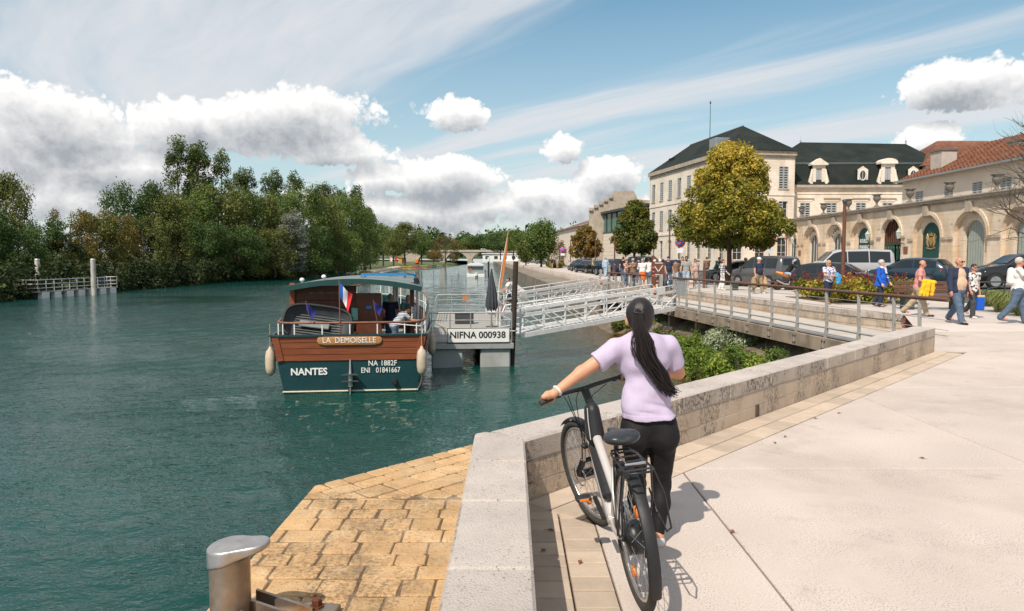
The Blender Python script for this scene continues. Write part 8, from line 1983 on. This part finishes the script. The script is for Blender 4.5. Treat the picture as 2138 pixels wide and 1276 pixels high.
def build_bare_tree():
    base = Vector((at_y(2188, 560, 27).x, 27, 0)); base.z = gz(base.x, 27); t = thing('bare_tree', 'leafless grey branches reaching in from the right edge', 'tree', base); rs = random.Random(77); tw = MB()
    b = MB(); b.tube([(0,0,-.05),(-.05,0,1.6),(0,.05,3.0),(-.15,0,4.4),(-.25,0,5.6)], [.15,.13,.11,.07,.04], 9); b.build('trunk', M_barkg, t)
    def grow(p, d, L, r, depth):
        if depth == 0 or r < .004: return
        n = 4; pts = [p]; rr = [r]; q = p.copy(); dd = d.copy()
        for i in range(n):
            dd = (dd+Vector((rs.gauss(0,.16), rs.gauss(0,.16), rs.gauss(.03,.12)))).normalized(); q = q+dd*L/n; pts.append(q.copy()); rr.append(r*(1-.5*(i+1)/n))
        tw.tube(pts, rr, 5 if r > .015 else 4, cap=False)
        for k in range(3 if depth > 1 else 2):
            i = 1+int(rs.random()*3.6); i = min(i, n); ax = Vector((rs.gauss(0,1), rs.gauss(0,1), rs.gauss(0,.6))); nd = (dd+ax*.55).normalized(); grow(pts[i], nd, L*(.55+.25*rs.random()), rr[i]*.62, depth-1)
    for i in range(13):
        z = 2.0+i*.29; a = math.pi+rs.uniform(-1.0,1.0); grow(Vector((-.05,0,z)), Vector((math.cos(a), .5*math.sin(a), .30+.05*i)).normalized(), 2.1-.05*i, .045, 4)
    tw.build('branches', M_barkg, t)
build_bare_tree()
# ---- shrubs on the bank under the footbridge
def shrub(label, c, r, h, mat, n, leaf, seed, name='bank_shrub', group=None, lobes=14):
    rs = np.random.RandomState(seed); C_ = []; Rr = []
    for i in range(lobes): a = rs.rand()*6.283; q = math.sqrt(rs.rand()); C_.append((math.cos(a)*r*q*.75, math.sin(a)*r*q*.75, h*(.15+.75*rs.rand()*(1-.5*q)))); Rr.append(.22*r+.14*r*rs.rand())
    P, nv, ti = clump_points(rs, np.array(C_), np.array(Rr), n, .8); P[:,2] = np.maximum(P[:,2], .02)
    t = thing(name, label, 'shrub', c, 0, group); obj('foliage', leaf_mesh('foliage', P, nv*.4+np.array([0,0,.5]), leaf, rs, LM[mat], .42, ti), t)
    b = MB(); rr = random.Random(seed)
    for i in range(7): a = rr.random()*6.28; e = (math.cos(a)*r*.5, math.sin(a)*r*.5, h*(.6+.4*rr.random())); b.tube([(0,0,-.05),(e[0]*.4,e[1]*.4,e[2]*.5),e], [.012,.009,.003], 4, cap=False)
    b.build('stem_cluster', M_bark, t); return t
def build_bank_plants():
    k = 0; spec = []
    for px, py, r, h, mat, wd in ((1420,748,.75,.9,'fresh','bright green'),(1455,760,.8,.8,'fresh','low fresh green'),(1440,716,.6,.8,'fresh','yellow-green'),(1490,735,.8,1.0,'autumn','browning'),(1530,705,.9,1.5,'fresh','tall bright green'),(1560,740,.8,1.1,'greyg','pale grey-green'),(1520,765,.9,.9,'greyg','low silvery'),(1600,722,.9,1.4,'fresh','bushy green'),(1580,752,.8,.9,'green','mid green'),(1480,778,.9,.7,'fresh','broad low green'),(1640,728,.9,1.1,'green','dark green'),(1400,775,.6,.5,'fresh','small green'),(1295,700,.6,.7,'autumn','olive brown'),(1330,690,.7,.9,'fresh','light green'),(1365,700,.6,.8,'green','plain green'),(1300,652,.7,.6,'rust','rusty'),(1670,745,.9,.9,'fresh','last green'),(1545,775,.8,.7,'green','squat green')):
        z = -1.9
        for it in range(6): p = at_z(px, py, z); z = bank_z(p.x, p.y)
        k += 1; d = p.y; shrub('%s shrub on the bank, %s' % (wd, 'under the footbridge' if px > 1395 else 'left of the woman under the gangway'), (p.x, p.y, z-.08), r*1.12, h*1.25, mat, 2600, .12, 100+k, group=None)
    rs = np.random.RandomState(8); n = 260; Y = rs.uniform(15.5, 36, n); X = np.array([float(np.interp(y, [15,18,24,30,37], [7.4,6.5,5.7,5.3,4.8])) for y in Y])+rs.rand(n)**1.3*3.2; C_ = np.array([(x, y, bank_z(x, y)+.05) for x, y in zip(X, Y)]); P, nv, ti = clump_points(rs, C_, .18+.18*rs.rand(n), 14000, .8)
    struct('bank_ground_cover', leaf_mesh('bank_ground_cover', P, nv*.3+np.array([0,0,.6]), .10, rs, LM['fresh'], .45, ti), None, 'stuff')
build_bank_plants()
# ---- planting beds on the promenade
def bed(label, x0, x1, y0, y1, h, seed, n, leaf, mat='yellow', spikes=60):
    rs = np.random.RandomState(seed); m = max(12, int((x1-x0)*(y1-y0)*4)); C_ = np.stack([rs.uniform(x0,x1,m), rs.uniform(y0,y1,m), np.zeros(m)], 1); C_[:,2] = np.array([gz(a,b) for a,b,_ in C_])+h*(.25+.5*rs.rand(m)); P, nv, ti = clump_points(rs, C_, h*(.25+.25*rs.rand(m)), n, .6); c = Vector(((x0+x1)/2,(y0+y1)/2,0)); P -= np.array(c)
    t = thing('flower_bed', label, 'flower bed', c); obj('foliage', leaf_mesh('foliage', P, nv*.5+np.array([0,0,.4]), leaf, rs, LM[mat], .55, ti), t)
    S = []; 
    for i in range(spikes):
        x, y = rs.uniform(x0,x1), rs.uniform(y0,y1); z = gz(x,y)+h*.8; hh = .30+.3*rs.rand(); lx, ly = rs.randn(2)*.08
        for q in range(22): u = rs.rand(); S.append((x+lx*u+rs.randn()*.018-c.x, y+ly*u+rs.randn()*.018-c.y, z+hh*u))
    S = np.array(S); obj('flower_spikes', leaf_mesh('flower_spikes', S, rs.randn(len(S),3), leaf*.55, rs, LM['redspike'], .4), t)
    b = MB(); b.box((0,0,-.0+gz(c.x,c.y)),(x1-x0,y1-y0,.06)); b.build('soil', M_earth, t)
bed('long yellow-green flower bed with red spikes beside the black estate car', 12.2, 15.6, 26.8, 32.0, .85, 3, 16000, .13, 'yellow', 110)
bed('rusty flower bed beside the woman in green on the far promenade', 8.6, 10.6, 78, 92, 1.15, 4, 7000, .26, 'autumn', 60)
bed('small far flower bed below the full green tree', 6.6, 8.4, 118, 134, 1.2, 5, 4000, .34, 'autumn', 30)
bed('low dry grass bed at the foot of the rust-tinged tree', 9.6, 11.2, 70, 76, .7, 6, 2500, .22, 'autumn', 8)
def grass_clump(label, px, py, r, h, n, seed):
    p = gp(px, py); t = thing('ornamental_grass', label, 'grass clump', p, 0, 'ornamental grass clumps'); rs = random.Random(seed); b = MB()
    for i in range(n):
        a = rs.random()*6.28; q = r*.45*math.sqrt(rs.random()); x, y = math.cos(a)*q, math.sin(a)*q; L = h*(.6+.5*rs.random()); o = r*(.3+.8*rs.random()); a2 = a+rs.gauss(0,.5); ex, ey = x+math.cos(a2)*o, y+math.sin(a2)*o; w = .007; px_, py_ = -math.sin(a2)*w, math.cos(a2)*w
        m = ((x*2+ex)/3, (y*2+ey)/3, L*.72); e = (ex, ey, L*(.85-.5*(o/r)**2))
        b.add([(x-px_,y-py_,0),(x+px_,y+py_,0),(m[0]+px_,m[1]+py_,m[2]),(m[0]-px_,m[1]-py_,m[2]),e], [(0,1,2,3),(3,2,4)])
    b.build('blades', mk('grass_blades', (.16,.20,.05), .8, v=.4, s=9, c2=(.30,.27,.10), c2s=3), t)
grass_clump('ornamental grass clump behind the man in white polo', 2105, 652, .8, .85, 900, 4); grass_clump('ornamental grass clump left of the man in white polo', 2072, 640, .65, .75, 800, 5); grass_clump('ornamental grass clump at the right edge of the picture', 2150, 660, .8, .8, 800, 6)
# ================================================================== STREET FURNITURE, FAR SHORE
def lamp_post(label, px, topy, y, r=.07):
    x = at_y(px, 560, y).x; z = gz(x, y); H = at_y(px, topy, y).z-z; t = thing('lamp_post', label, 'lamp post', (x, y, z), 0, 'brown lamp posts along the promenade')
    b = MB(); b.tube([(0,0,0),(0,0,H*.96)], [r*1.1,r*.9], 10); b.build('pole', M_corten, t); b = MB(); b.lathe([(r*1.7,0),(r*1.7,.05),(r*1.15,.08),(r*1.1,.4)], 12); b.build('foot', M_corten, t); b = MB(); b.lathe([(r*.9,H*.93),(r*.9,H*.95),(r*1.25,H*.975),(r*1.55,H),(0,H)], 12); b.build('lamp_head', M_tub, t)
lamp_post('brown lamp post in front of the lettered green panel', 1760, 417, 33.5, .085); lamp_post('brown lamp post left of the big tree', 1397, 468, 62); lamp_post('brown lamp post right of the rust-tinged tree', 1283, 488, 72); lamp_post('brown lamp post at the left side of the rust-tinged tree', 1243, 492, 92); lamp_post('brown lamp post left of the far row of cars', 1191, 500, 112); lamp_post('dark pole right of the big tree crown', 1641, 470, 62, .05)
def road_sign(label, px, py, y, r, kind, plate=True):
    p = at_y(px, py, y); z = gz(p.x, y); t = thing('road_sign', label, 'sign', (p.x, y, z)); h = p.z-z; Tm = lambda dy, s=1: Matrix.Translation((0,dy,h)) @ Matrix.Rotation(R(90),4,'X')
    b = MB(); b.tube([(0,.03,0),(0,.03,h+r*.6)], .03, 8); b.build('pole', M_corten, t)
    if kind == 'noparking':
        b = MB(); b.lathe([(0,0),(r,0),(r,.02),(0,.02)], 24, M=Tm(0)); d = b.build('disc', mk('sign_red', (.62,.05,.03), .5), t); b = MB(); b.lathe([(0,0),(r*.80,0),(r*.80,.006),(0,.006)], 24, M=Tm(-.021)); b.build('blue_field', mk('sign_blue', (.03,.16,.55), .5), d)
        b = MB(); c = r*.56; b.bar((-c,-.032,h-c),(c,-.032,h+c),.01,r*.17,0,(1,0,-1)); b.bar((-c,-.034,h+c),(c,-.034,h-c),.01,r*.17,0,(1,0,1)); b.build('red_bar', MATS['sign_red'], d)
    else:
        b = MB(); b.lathe([(0,0),(r,0),(r,.02),(0,.02)], 24, M=Tm(0)); d = b.build('disc', mk('sign_red', (.62,.05,.03), .5), t); b = MB(); b.box((0,-.026,h),(r*1.4,.008,r*.32)); b.build('white_bar', M_wht, d)
    if plate: b = MB(); b.box((0,-.02,h-r-.24),(r*1.3,.02,.36)); b.build('plate', M_platew, t)
road_sign('round no-parking sign left of the big tree', 1420, 506, 56, .40, 'noparking'); road_sign('round no-parking sign at the right edge of the big tree crown', 1607, 505, 52, .42, 'noparking'); road_sign('red no-entry sign beside the right no-parking sign', 1594, 516, 53, .28, 'noentry', False); road_sign('tiny far no-parking sign on the distant quay', 1175, 522, 118, .5, 'noparking')
def totem():
    p = at_z(1373, 613, 0); y = p.y-.2; p = Vector((at_y(1373, 613, y).x, y, 0)); s = y/1500; W_ = 27*s; H = (613-533)*s; t = thing('totem_sign', 'brown steel information totem with slanted top and white lettering', 'sign', p, R(8))
    b = MB(); b.prism([(-W_/2,0),(W_/2,0),(W_/2,H*.80),(W_*.1,H*.86),(-W_*.3,H*.98),(-W_/2,H)], -.06, .06, M=Matrix.Rotation(R(90),4,'X')); b.build('panel', M_corten, t)
    b = MB(); b.bar((-W_*.30,-.065,H*.72),(0,-.065,H*.58),.006,.035); b.bar((0,-.065,H*.58),(W_*.34,-.065,H*.74),.006,.035); b.build('chevron', M_wht, t)
    for k, (z, w) in enumerate(((.80,.62),(.50,.6),(.455,.5),(.33,.36))): b = MB(); b.box((.02,-.064,H*z),(W_*w,.006,H*.018)); b.build('text_line', M_wht, t)
    for x in (-.30,.12): b = MB(); b.lathe([(0,0),(.07,0),(.07,.006),(0,.006)], 12, M=Matrix.Translation((W_*x,-.061,H*.86)) @ Matrix.Rotation(R(90),4,'X')); b.build('pictogram', M_wht, t)
    for k in range(5): b = MB(); b.box((-W_*.40,-.064,H*(.68-.05*k)),(W_*.14,.006,H*.035)); b.build('arrow_tab', M_eu if k % 2 else M_buoy, t)
    b = MB(); b.tube([(W_*.0+W_*.3*math.cos(a),-.066,H*.14+H*.10*math.sin(a)) for a in np.linspace(.2,2.9,12)], .02, 5); b.build('wheel_emblem', M_buoy, t)
totem()
def bench(label, p, rz, L=1.9, back=True):
    t = thing('bench', label, 'bench', p, rz); M_b = mk('bench_wood', (.13,.062,.042), .7, v=.25, s=6, vec_scale=(1,1,4), rndv=.1)
    for k in range(4): b = MB(); b.box((0,-.21+k*.14,.45),(L,.125,.06),0,None,.008); b.build('seat_slat', M_b, t)
    if back:
        for k in range(3): b = MB(); b.box((0,.30+k*.03,.60+k*.14),(L,.045,.12),0,None,.008); b.build('back_slat', M_b, t)
        for s in (-1,1): b = MB(); b.bar((s*L*.3,.24,.42),(s*L*.3,.40,.98),.05,.04); b.build('back_support', M_iron, t)
    for s in (-1,1): b = MB(); b.box((s*L*.36,0,.21),(.30,.44,.42),0,None,.01); b.build('leg', M_iron, t)
p = gp(1945, 646); bench('brown slatted bench behind the man in pink', (p.x, p.y, 0), R(-6), 2.2)
p = at_z(1590, 602, .1); bench('backless brown bench under the big tree', (p.x, p.y, gz(p.x,p.y)), R(4), 4.2, False)
p = at_z(1625, 592, .15); 
def litter_bin(label, p):
    t = thing('planter_box', label, 'box', p, R(10)); M_b = MATS['bench_wood']
    for k in range(4): b = MB(); b.box((0,0,.30+k*.19),(1.5-.08*(3-k),.5,.17),0,None,.01); b.build('slat', M_b, t)
    b = MB(); b.box((0,0,.2),(1.0,.4,.3)); b.build('base', M_iron, t)
litter_bin('tapering brown slatted seat box behind the man in white cap', (p.x, p.y, gz(p.x,p.y)))
def hoop(label, px, py, y, w=.9, h=.95):
    p = at_y(px, py, y); z = gz(p.x, y); t = thing('bike_rack', label, 'bike rack', (p.x, y, z), R(20)); b = MB(); b.tube([(-w/2,0,0),(-w/2,0,h),(w/2,0,h),(w/2,0,0)], .03, 7); b.build('hoop', M_iron, t); b = MB(); b.tube([(-w/2,0,.1),(0,0,h*.75),(w/2,0,.85*h)], .022, 6); b.build('brace', M_iron, t)
hoop('black bike rack left of the striped woman', 1462, 600, 42); hoop('black bike rack between the striped woman and the tree', 1484, 600, 42.5); hoop('brown-topped barrier by the ornamental grass', 2062, 640, 25, 1.6, .9)
def post(label, px, py, y, h): p = at_y(px, py, y); t = thing('bollard_post', label, 'post', (p.x, y, gz(p.x, y)), 0, 'rusty steel posts on the promenade'); b = MB(); b.box((0,0,h/2),(.14,.14,h),0,None,.01); b.build('shaft', M_corten, t); b = MB(); b.box((0,0,h+.012),(.15,.15,.025),0,None,.005); b.build('cap', M_corten, t)
post('rusty square post left of the striped woman', 1470, 600, 41.5, 1.15); post('rusty square post beside the farther gangway head', 1281, 590, 56, 1.3); post('rusty square post by the woman in green', 1223, 568, 80, 1.2)
# red brick steps beside the bridge end
def brick_block():
    t = thing('brick_step', 'small red brick block at the near end of the retaining wall', 'step', (12.25, 21.65, -.02), R(20)); M_rb = mk('red_brick', (.22,.075,.05), .9, v=.2, s=20, rndv=.15)
    for r in range(4):
        for c in range(5): b = MB(); b.box((-.44+c*.22+(.11 if r % 2 else 0)*.5,0,-.30+r*.075),(.212,.10,.068),0,None,.004); b.build('brick', M_rb, t)
brick_block()
# ---- landing stage on the left bank
def left_stage():
    a = at_z(80, 624, WZ); e = at_z(245, 611, WZ); d = (e-a); L = d.length; rz = math.atan2(d.y, d.x); t = thing('landing_stage', 'pale floating landing stage with railings on the left bank', 'pontoon', (a.x, a.y, WZ), rz)
    for k in range(12): b = MB(); b.box((L*(k+.5)/12, 1.2, .62),(L/12-.02,2.6,.10)); b.build('deck_board', M_deckg, t)
    for k in range(7): b = MB(); b.box((L*(k+.5)/7, .1, .22),(L/7-.75,.5,.70),0,None,.03); b.build('float', M_wht, t)
    b = MB(); b.box((L/2,1.3,.25),(L-.4,1.8,.5)); b.build('hull_box', M_tub, t)
    for (p, q, n) in (((0,0,.67),(L,0,.67),11),((0,2.4,.67),(L,2.4,.67),11),((0,0,.67),(0,2.4,.67),2),((L,0,.67),(L,2.4,.67),2)):
        p, q = Vector(p), Vector(q)
        for i in range(n+1): w = p.lerp(q, i/n); b = MB(); b.tube([w, w+Vector((0,0,1.15))], .035, 5); b.build('rail_post', M_alw, t)
        for z in (.35,.75,1.15): b = MB(); b.tube([p+Vector((0,0,z)), q+Vector((0,0,z))], .03, 5); b.build('rail', M_alw, t)
    b = MB(); b.box((L*.80,.02,1.3),(.9,.04,.9)); b.build('notice', M_tub, t)
    for px, ty, lab in ((80,541,'left tall pale pile behind the left landing stage'),(196,541,'right tall pale pile behind the left landing stage')):
        q = at_z(px, 618, WZ); q = Vector((at_y(px, 600, q.y+1.0).x, q.y+1.0, WZ-.5)); H = at_y(px, ty, q.y).z-q.z; o = thing('mooring_pile', lab, 'pile', q); b = MB(); b.tube([(0,0,0),(0,0,H)], .24, 12); b.build('shaft', mk('pale_pile', (.50,.46,.42), .7, v=.2, s=1.5, stain=((.2,.15,.1), .7, 1.0)), o); b = MB(); b.lathe([(.26,H-.1),(.26,H),(0,H+.05)], 12); b.build('cap', M_galv, o)
left_stage()
# ---- jetty, hut, kayaks, tour boat, flags on the far shore
def far_shore():
    A, B = Vector((-34.6,170)), Vector((-41.5,262)); d = (B-A).normalized(); n = Vector((-d.y, d.x)); t = thing('stone_jetty', 'long pale round-topped jetty wall beyond the boat roof', 'jetty', (A.x, A.y, WZ)); rows = []
    for s in (0, 30, 60, (B-A).length): c = d*s; rows.append([(c.x+n.x*o, c.y+n.y*o, z) for o, z in ((-1.6,-.5),(-1.6,.5),(-1.2,.85),(0,1.0),(1.2,.85),(1.6,.5),(1.6,-.5))])
    b = MB(); b.sheet(rows); b.add(rows[0], [tuple(range(6,-1,-1))]); b.build('wall', mk('jetty_stone', (.50,.41,.28), .85, v=.15, s=.3), t); b = MB(); c = d*.05; b.add([Vector(p)-Vector((d.x,d.y,0))*.05 for p in [(q[0]*.92,q[1],q[2]*.92) for q in rows[0]]], [tuple(range(6,-1,-1))]); b.build('end_cap', mk('ochre_end', (.55,.30,.06), .8), t)
    t = thing('floating_pontoon', 'thin grey walkway floating right of the pale jetty', 'pontoon', (-31.5,172,WZ+.2), R(4)); b = MB(); b.box((0,22,.1),(1.2,44,.25)); b.build('deck', M_float, t)
    for k in range(4): b = MB(); b.tube([(0,4+k*12,0),(0,4+k*12,1.0)], .06, 5); b.build('post', M_galv, t)
    # orange hut
    p = at_z(840, 554, WZ+1.0); y = 300; p = Vector((at_y(840, 548, y).x, y, WZ+1.6)); t = thing('kiosk', 'small orange hut on the far lawn', 'hut', p); M_h = mk('orange_boards', (.62,.30,.05), .8, v=.15, s=2)
    for k in range(5): b = MB(); b.box((0,0,.25+k*.44),(2.9,2.4,.42),0,None,.02); b.build('wall_board', M_h, t)
    b = MB(); b.prism([(-1.8,2.3),(1.8,2.3),(0,3.0)], -1.5, 1.5, M=Matrix.Rotation(R(90),4,'X')); b.build('roof', mk('hut_roof', (.40,.22,.08), .8), t); b = MB(); b.box((.4,-1.22,1.1),(.8,.05,1.9)); b.build('door', M_tub, t)
    cols = [M_yel, M_buoy, M_flagr, M_yel, M_buoy, M_blue, M_wht, M_flagr]; names = ['yellow','orange','red','lemon','deep orange','blue','white','scarlet']
    for k in range(8):
        px = 850+k*11; y = 300+k*6; q = Vector((at_y(px, 556, y).x, y, WZ+.12)); o = thing('kayak', '%s kayak in the row moored below the orange hut, %s from the left' % (names[k], ORD[k]), 'kayak', q, R(10+k*9), 'kayaks moored on the far bank')
        b = MB(); b.sheet([[(x, w*math.cos(a)*.45, .22+h*math.sin(a)) for a in np.linspace(0, 6.283, 9)[:-1]] for x, w, h in ((-2.2,.05,.05),(-1.5,.55,.16),(0,.85,.2),(1.5,.55,.16),(2.2,.05,.05))], closed=True); b.build('hull', cols[k], o); b = MB(); b.lathe([(.34,.0),(.30,.05),(0,.05)], 12, M=Matrix.Translation((0,0,.40)) @ Matrix.Diagonal((1.6,.8,1,1))); b.build('cockpit', M_black, o)
    q = Vector((at_y(870, 540, 318).x, 318, WZ+1.2)); o = thing('kayak_rack', 'orange stacked kayak rack on the far lawn', 'rack', q); b = MB(); b.box((0,0,1.2),(1.5,1,2.0),0,None,.3); b.build('stack', M_buoy, o); b = MB(); b.box((0,.7,1.0),(1.8,.1,2.2)); b.build('frame', M_rail, o)
    # tour boat
    q = at_z(993, 578, WZ); t = thing('tour_boat', 'white canopied tour boat moored on the far quay', 'boat', q, R(3)); Wb, Lb = 3.7, 11
    b = MB(); b.prism([(-Wb/2,0),(Wb/2,0),(Wb/2,8),(.4,Lb),(-.4,Lb),(-Wb/2,8)], -.2, .62, inset=.08); b.build('hull', M_wht, t)
    rows = [[(Wb/2*math.cos(a), y, 2.35+.55*math.sin(a)) for a in np.linspace(0, math.pi, 11)] for y in (.2,.3,7.6,7.8)]; b = MB(); b.sheet(rows); b.add(rows[0], [tuple(range(11))]); b.build('canopy', M_wht, t)
    for sx in (-1,1):
        for k in range(5): b = MB(); b.tube([(sx*(Wb/2-.1),.3+k*1.8,.6),(sx*(Wb/2-.1),.3+k*1.8,2.4)], .05, 5); b.build('canopy_post', M_wht, t)
    for z in (1.0,1.35): b = MB(); b.tube([(-Wb/2+.1,.15,z),(Wb/2-.1,.15,z)], .035, 5); b.build('rail', M_wht, t)
    b = MB(); b.box((0,4,1.5),(Wb-.5,6,1.3)); b.build('side_screen', mk('boat_glazing', (.20,.26,.27), .2), t); b = MB(); b.tube([(-1.1+.28*math.cos(a),.05,1.35+.28*math.sin(a)) for a in np.linspace(0,6.283,17)[:-1]], .07, 6, closed=True); b.build('lifebuoy', M_buoy, t); b = MB(); b.box((.1,-.2,.45),(.5,.3,.6),0,None,.05); b.build('outboard', M_wht, t)
    # white box boats by the bridge and pale building
    q = at_y(1045, 540, 330); t = thing('quay_pavilion', 'low white pavilion on the quay before the far bridge', 'building', (q.x+2,330,.2)); b = MB(); b.box((0,0,1.6),(20,8,3.4)); b.build('wall', M_wht, t); b = MB(); b.box((0,0,3.4),(21,9,.4)); b.build('roof', M_alw, t)
    for k in range(5): b = MB(); b.box((-8+k*4,-4.03,1.6),(1.6,.1,1.4)); b.build('window', M_pane, t)
    t = thing('mooring_pile', 'white-topped timber pile beside the tour boat', 'pile', (at_y(1020, 560, 150).x, 150, WZ-.4)); b = MB(); b.tube([(0,0,0),(0,0,4.4)], .2, 8); b.build('shaft', M_pile, t); b = MB(); b.tube([(0,0,3.6),(0,0,4.45)], .21, 8); b.build('white_top', M_wht, t)
    for k, (px, c) in enumerate(((815,M_wht),(822,M_flagr),(808,M_buoy))):
        q = Vector((at_y(px, 545, 290).x, 290+k*3, WZ+1.6)); t = thing('feather_flag', '%s feather flag on the far lawn beside the hut' % ('white','red','orange')[k], 'flag', q); b = MB(); b.tube([(0,0,0),(0,0,3.4)], .03, 5); b.build('flag_pole', M_galv, t); b = MB(); b.add([(0,0,.8),(.75,0,.9),(.8,0,2.6),(.3,0,3.4),(0,0,3.4)], [(0,1,2,3,4)]); b.build('flag_cloth', c, t)
far_shore()
# fallen leaves on the paving
def fallen_leaves():
    for k, (px, py) in enumerate(((1290,985),(1211,1175),(1702,874),(1640,912),(1528,1110),(1752,863),(1618,925),(1150,1108),(1135,1150),(1925,957))):
        p = at_z(px, py, .004); t = thing('fallen_leaf', 'dry brown leaf on the paving, %s' % ['by the front wheel','left of the rear wheel','right of the drain slot','farther out from the parapet','on the slab joint','nearest the parapet band','below the drain slot','in the parapet corner','in the shade of the parapet','far out on the slabs'][k], 'leaf', p, k*1.3, 'fallen leaves')
        b = MB(); b.add([(-.028,0,.002),(0,-.014,.012),(.03,0,.004),(0,.014,.012),(0,0,.003)], [(0,1,4),(1,2,4),(2,3,4),(3,0,4)]); b.build('blade', mk('dry_leaf', (.24,.10,.035), .8), t); b = MB(); b.tube([(.03,0,.004),(.045,.004,.006)], .0012, 4); b.build('stalk', mk('dry_leaf', (.2,.1,.03)), t)
fallen_leaves()
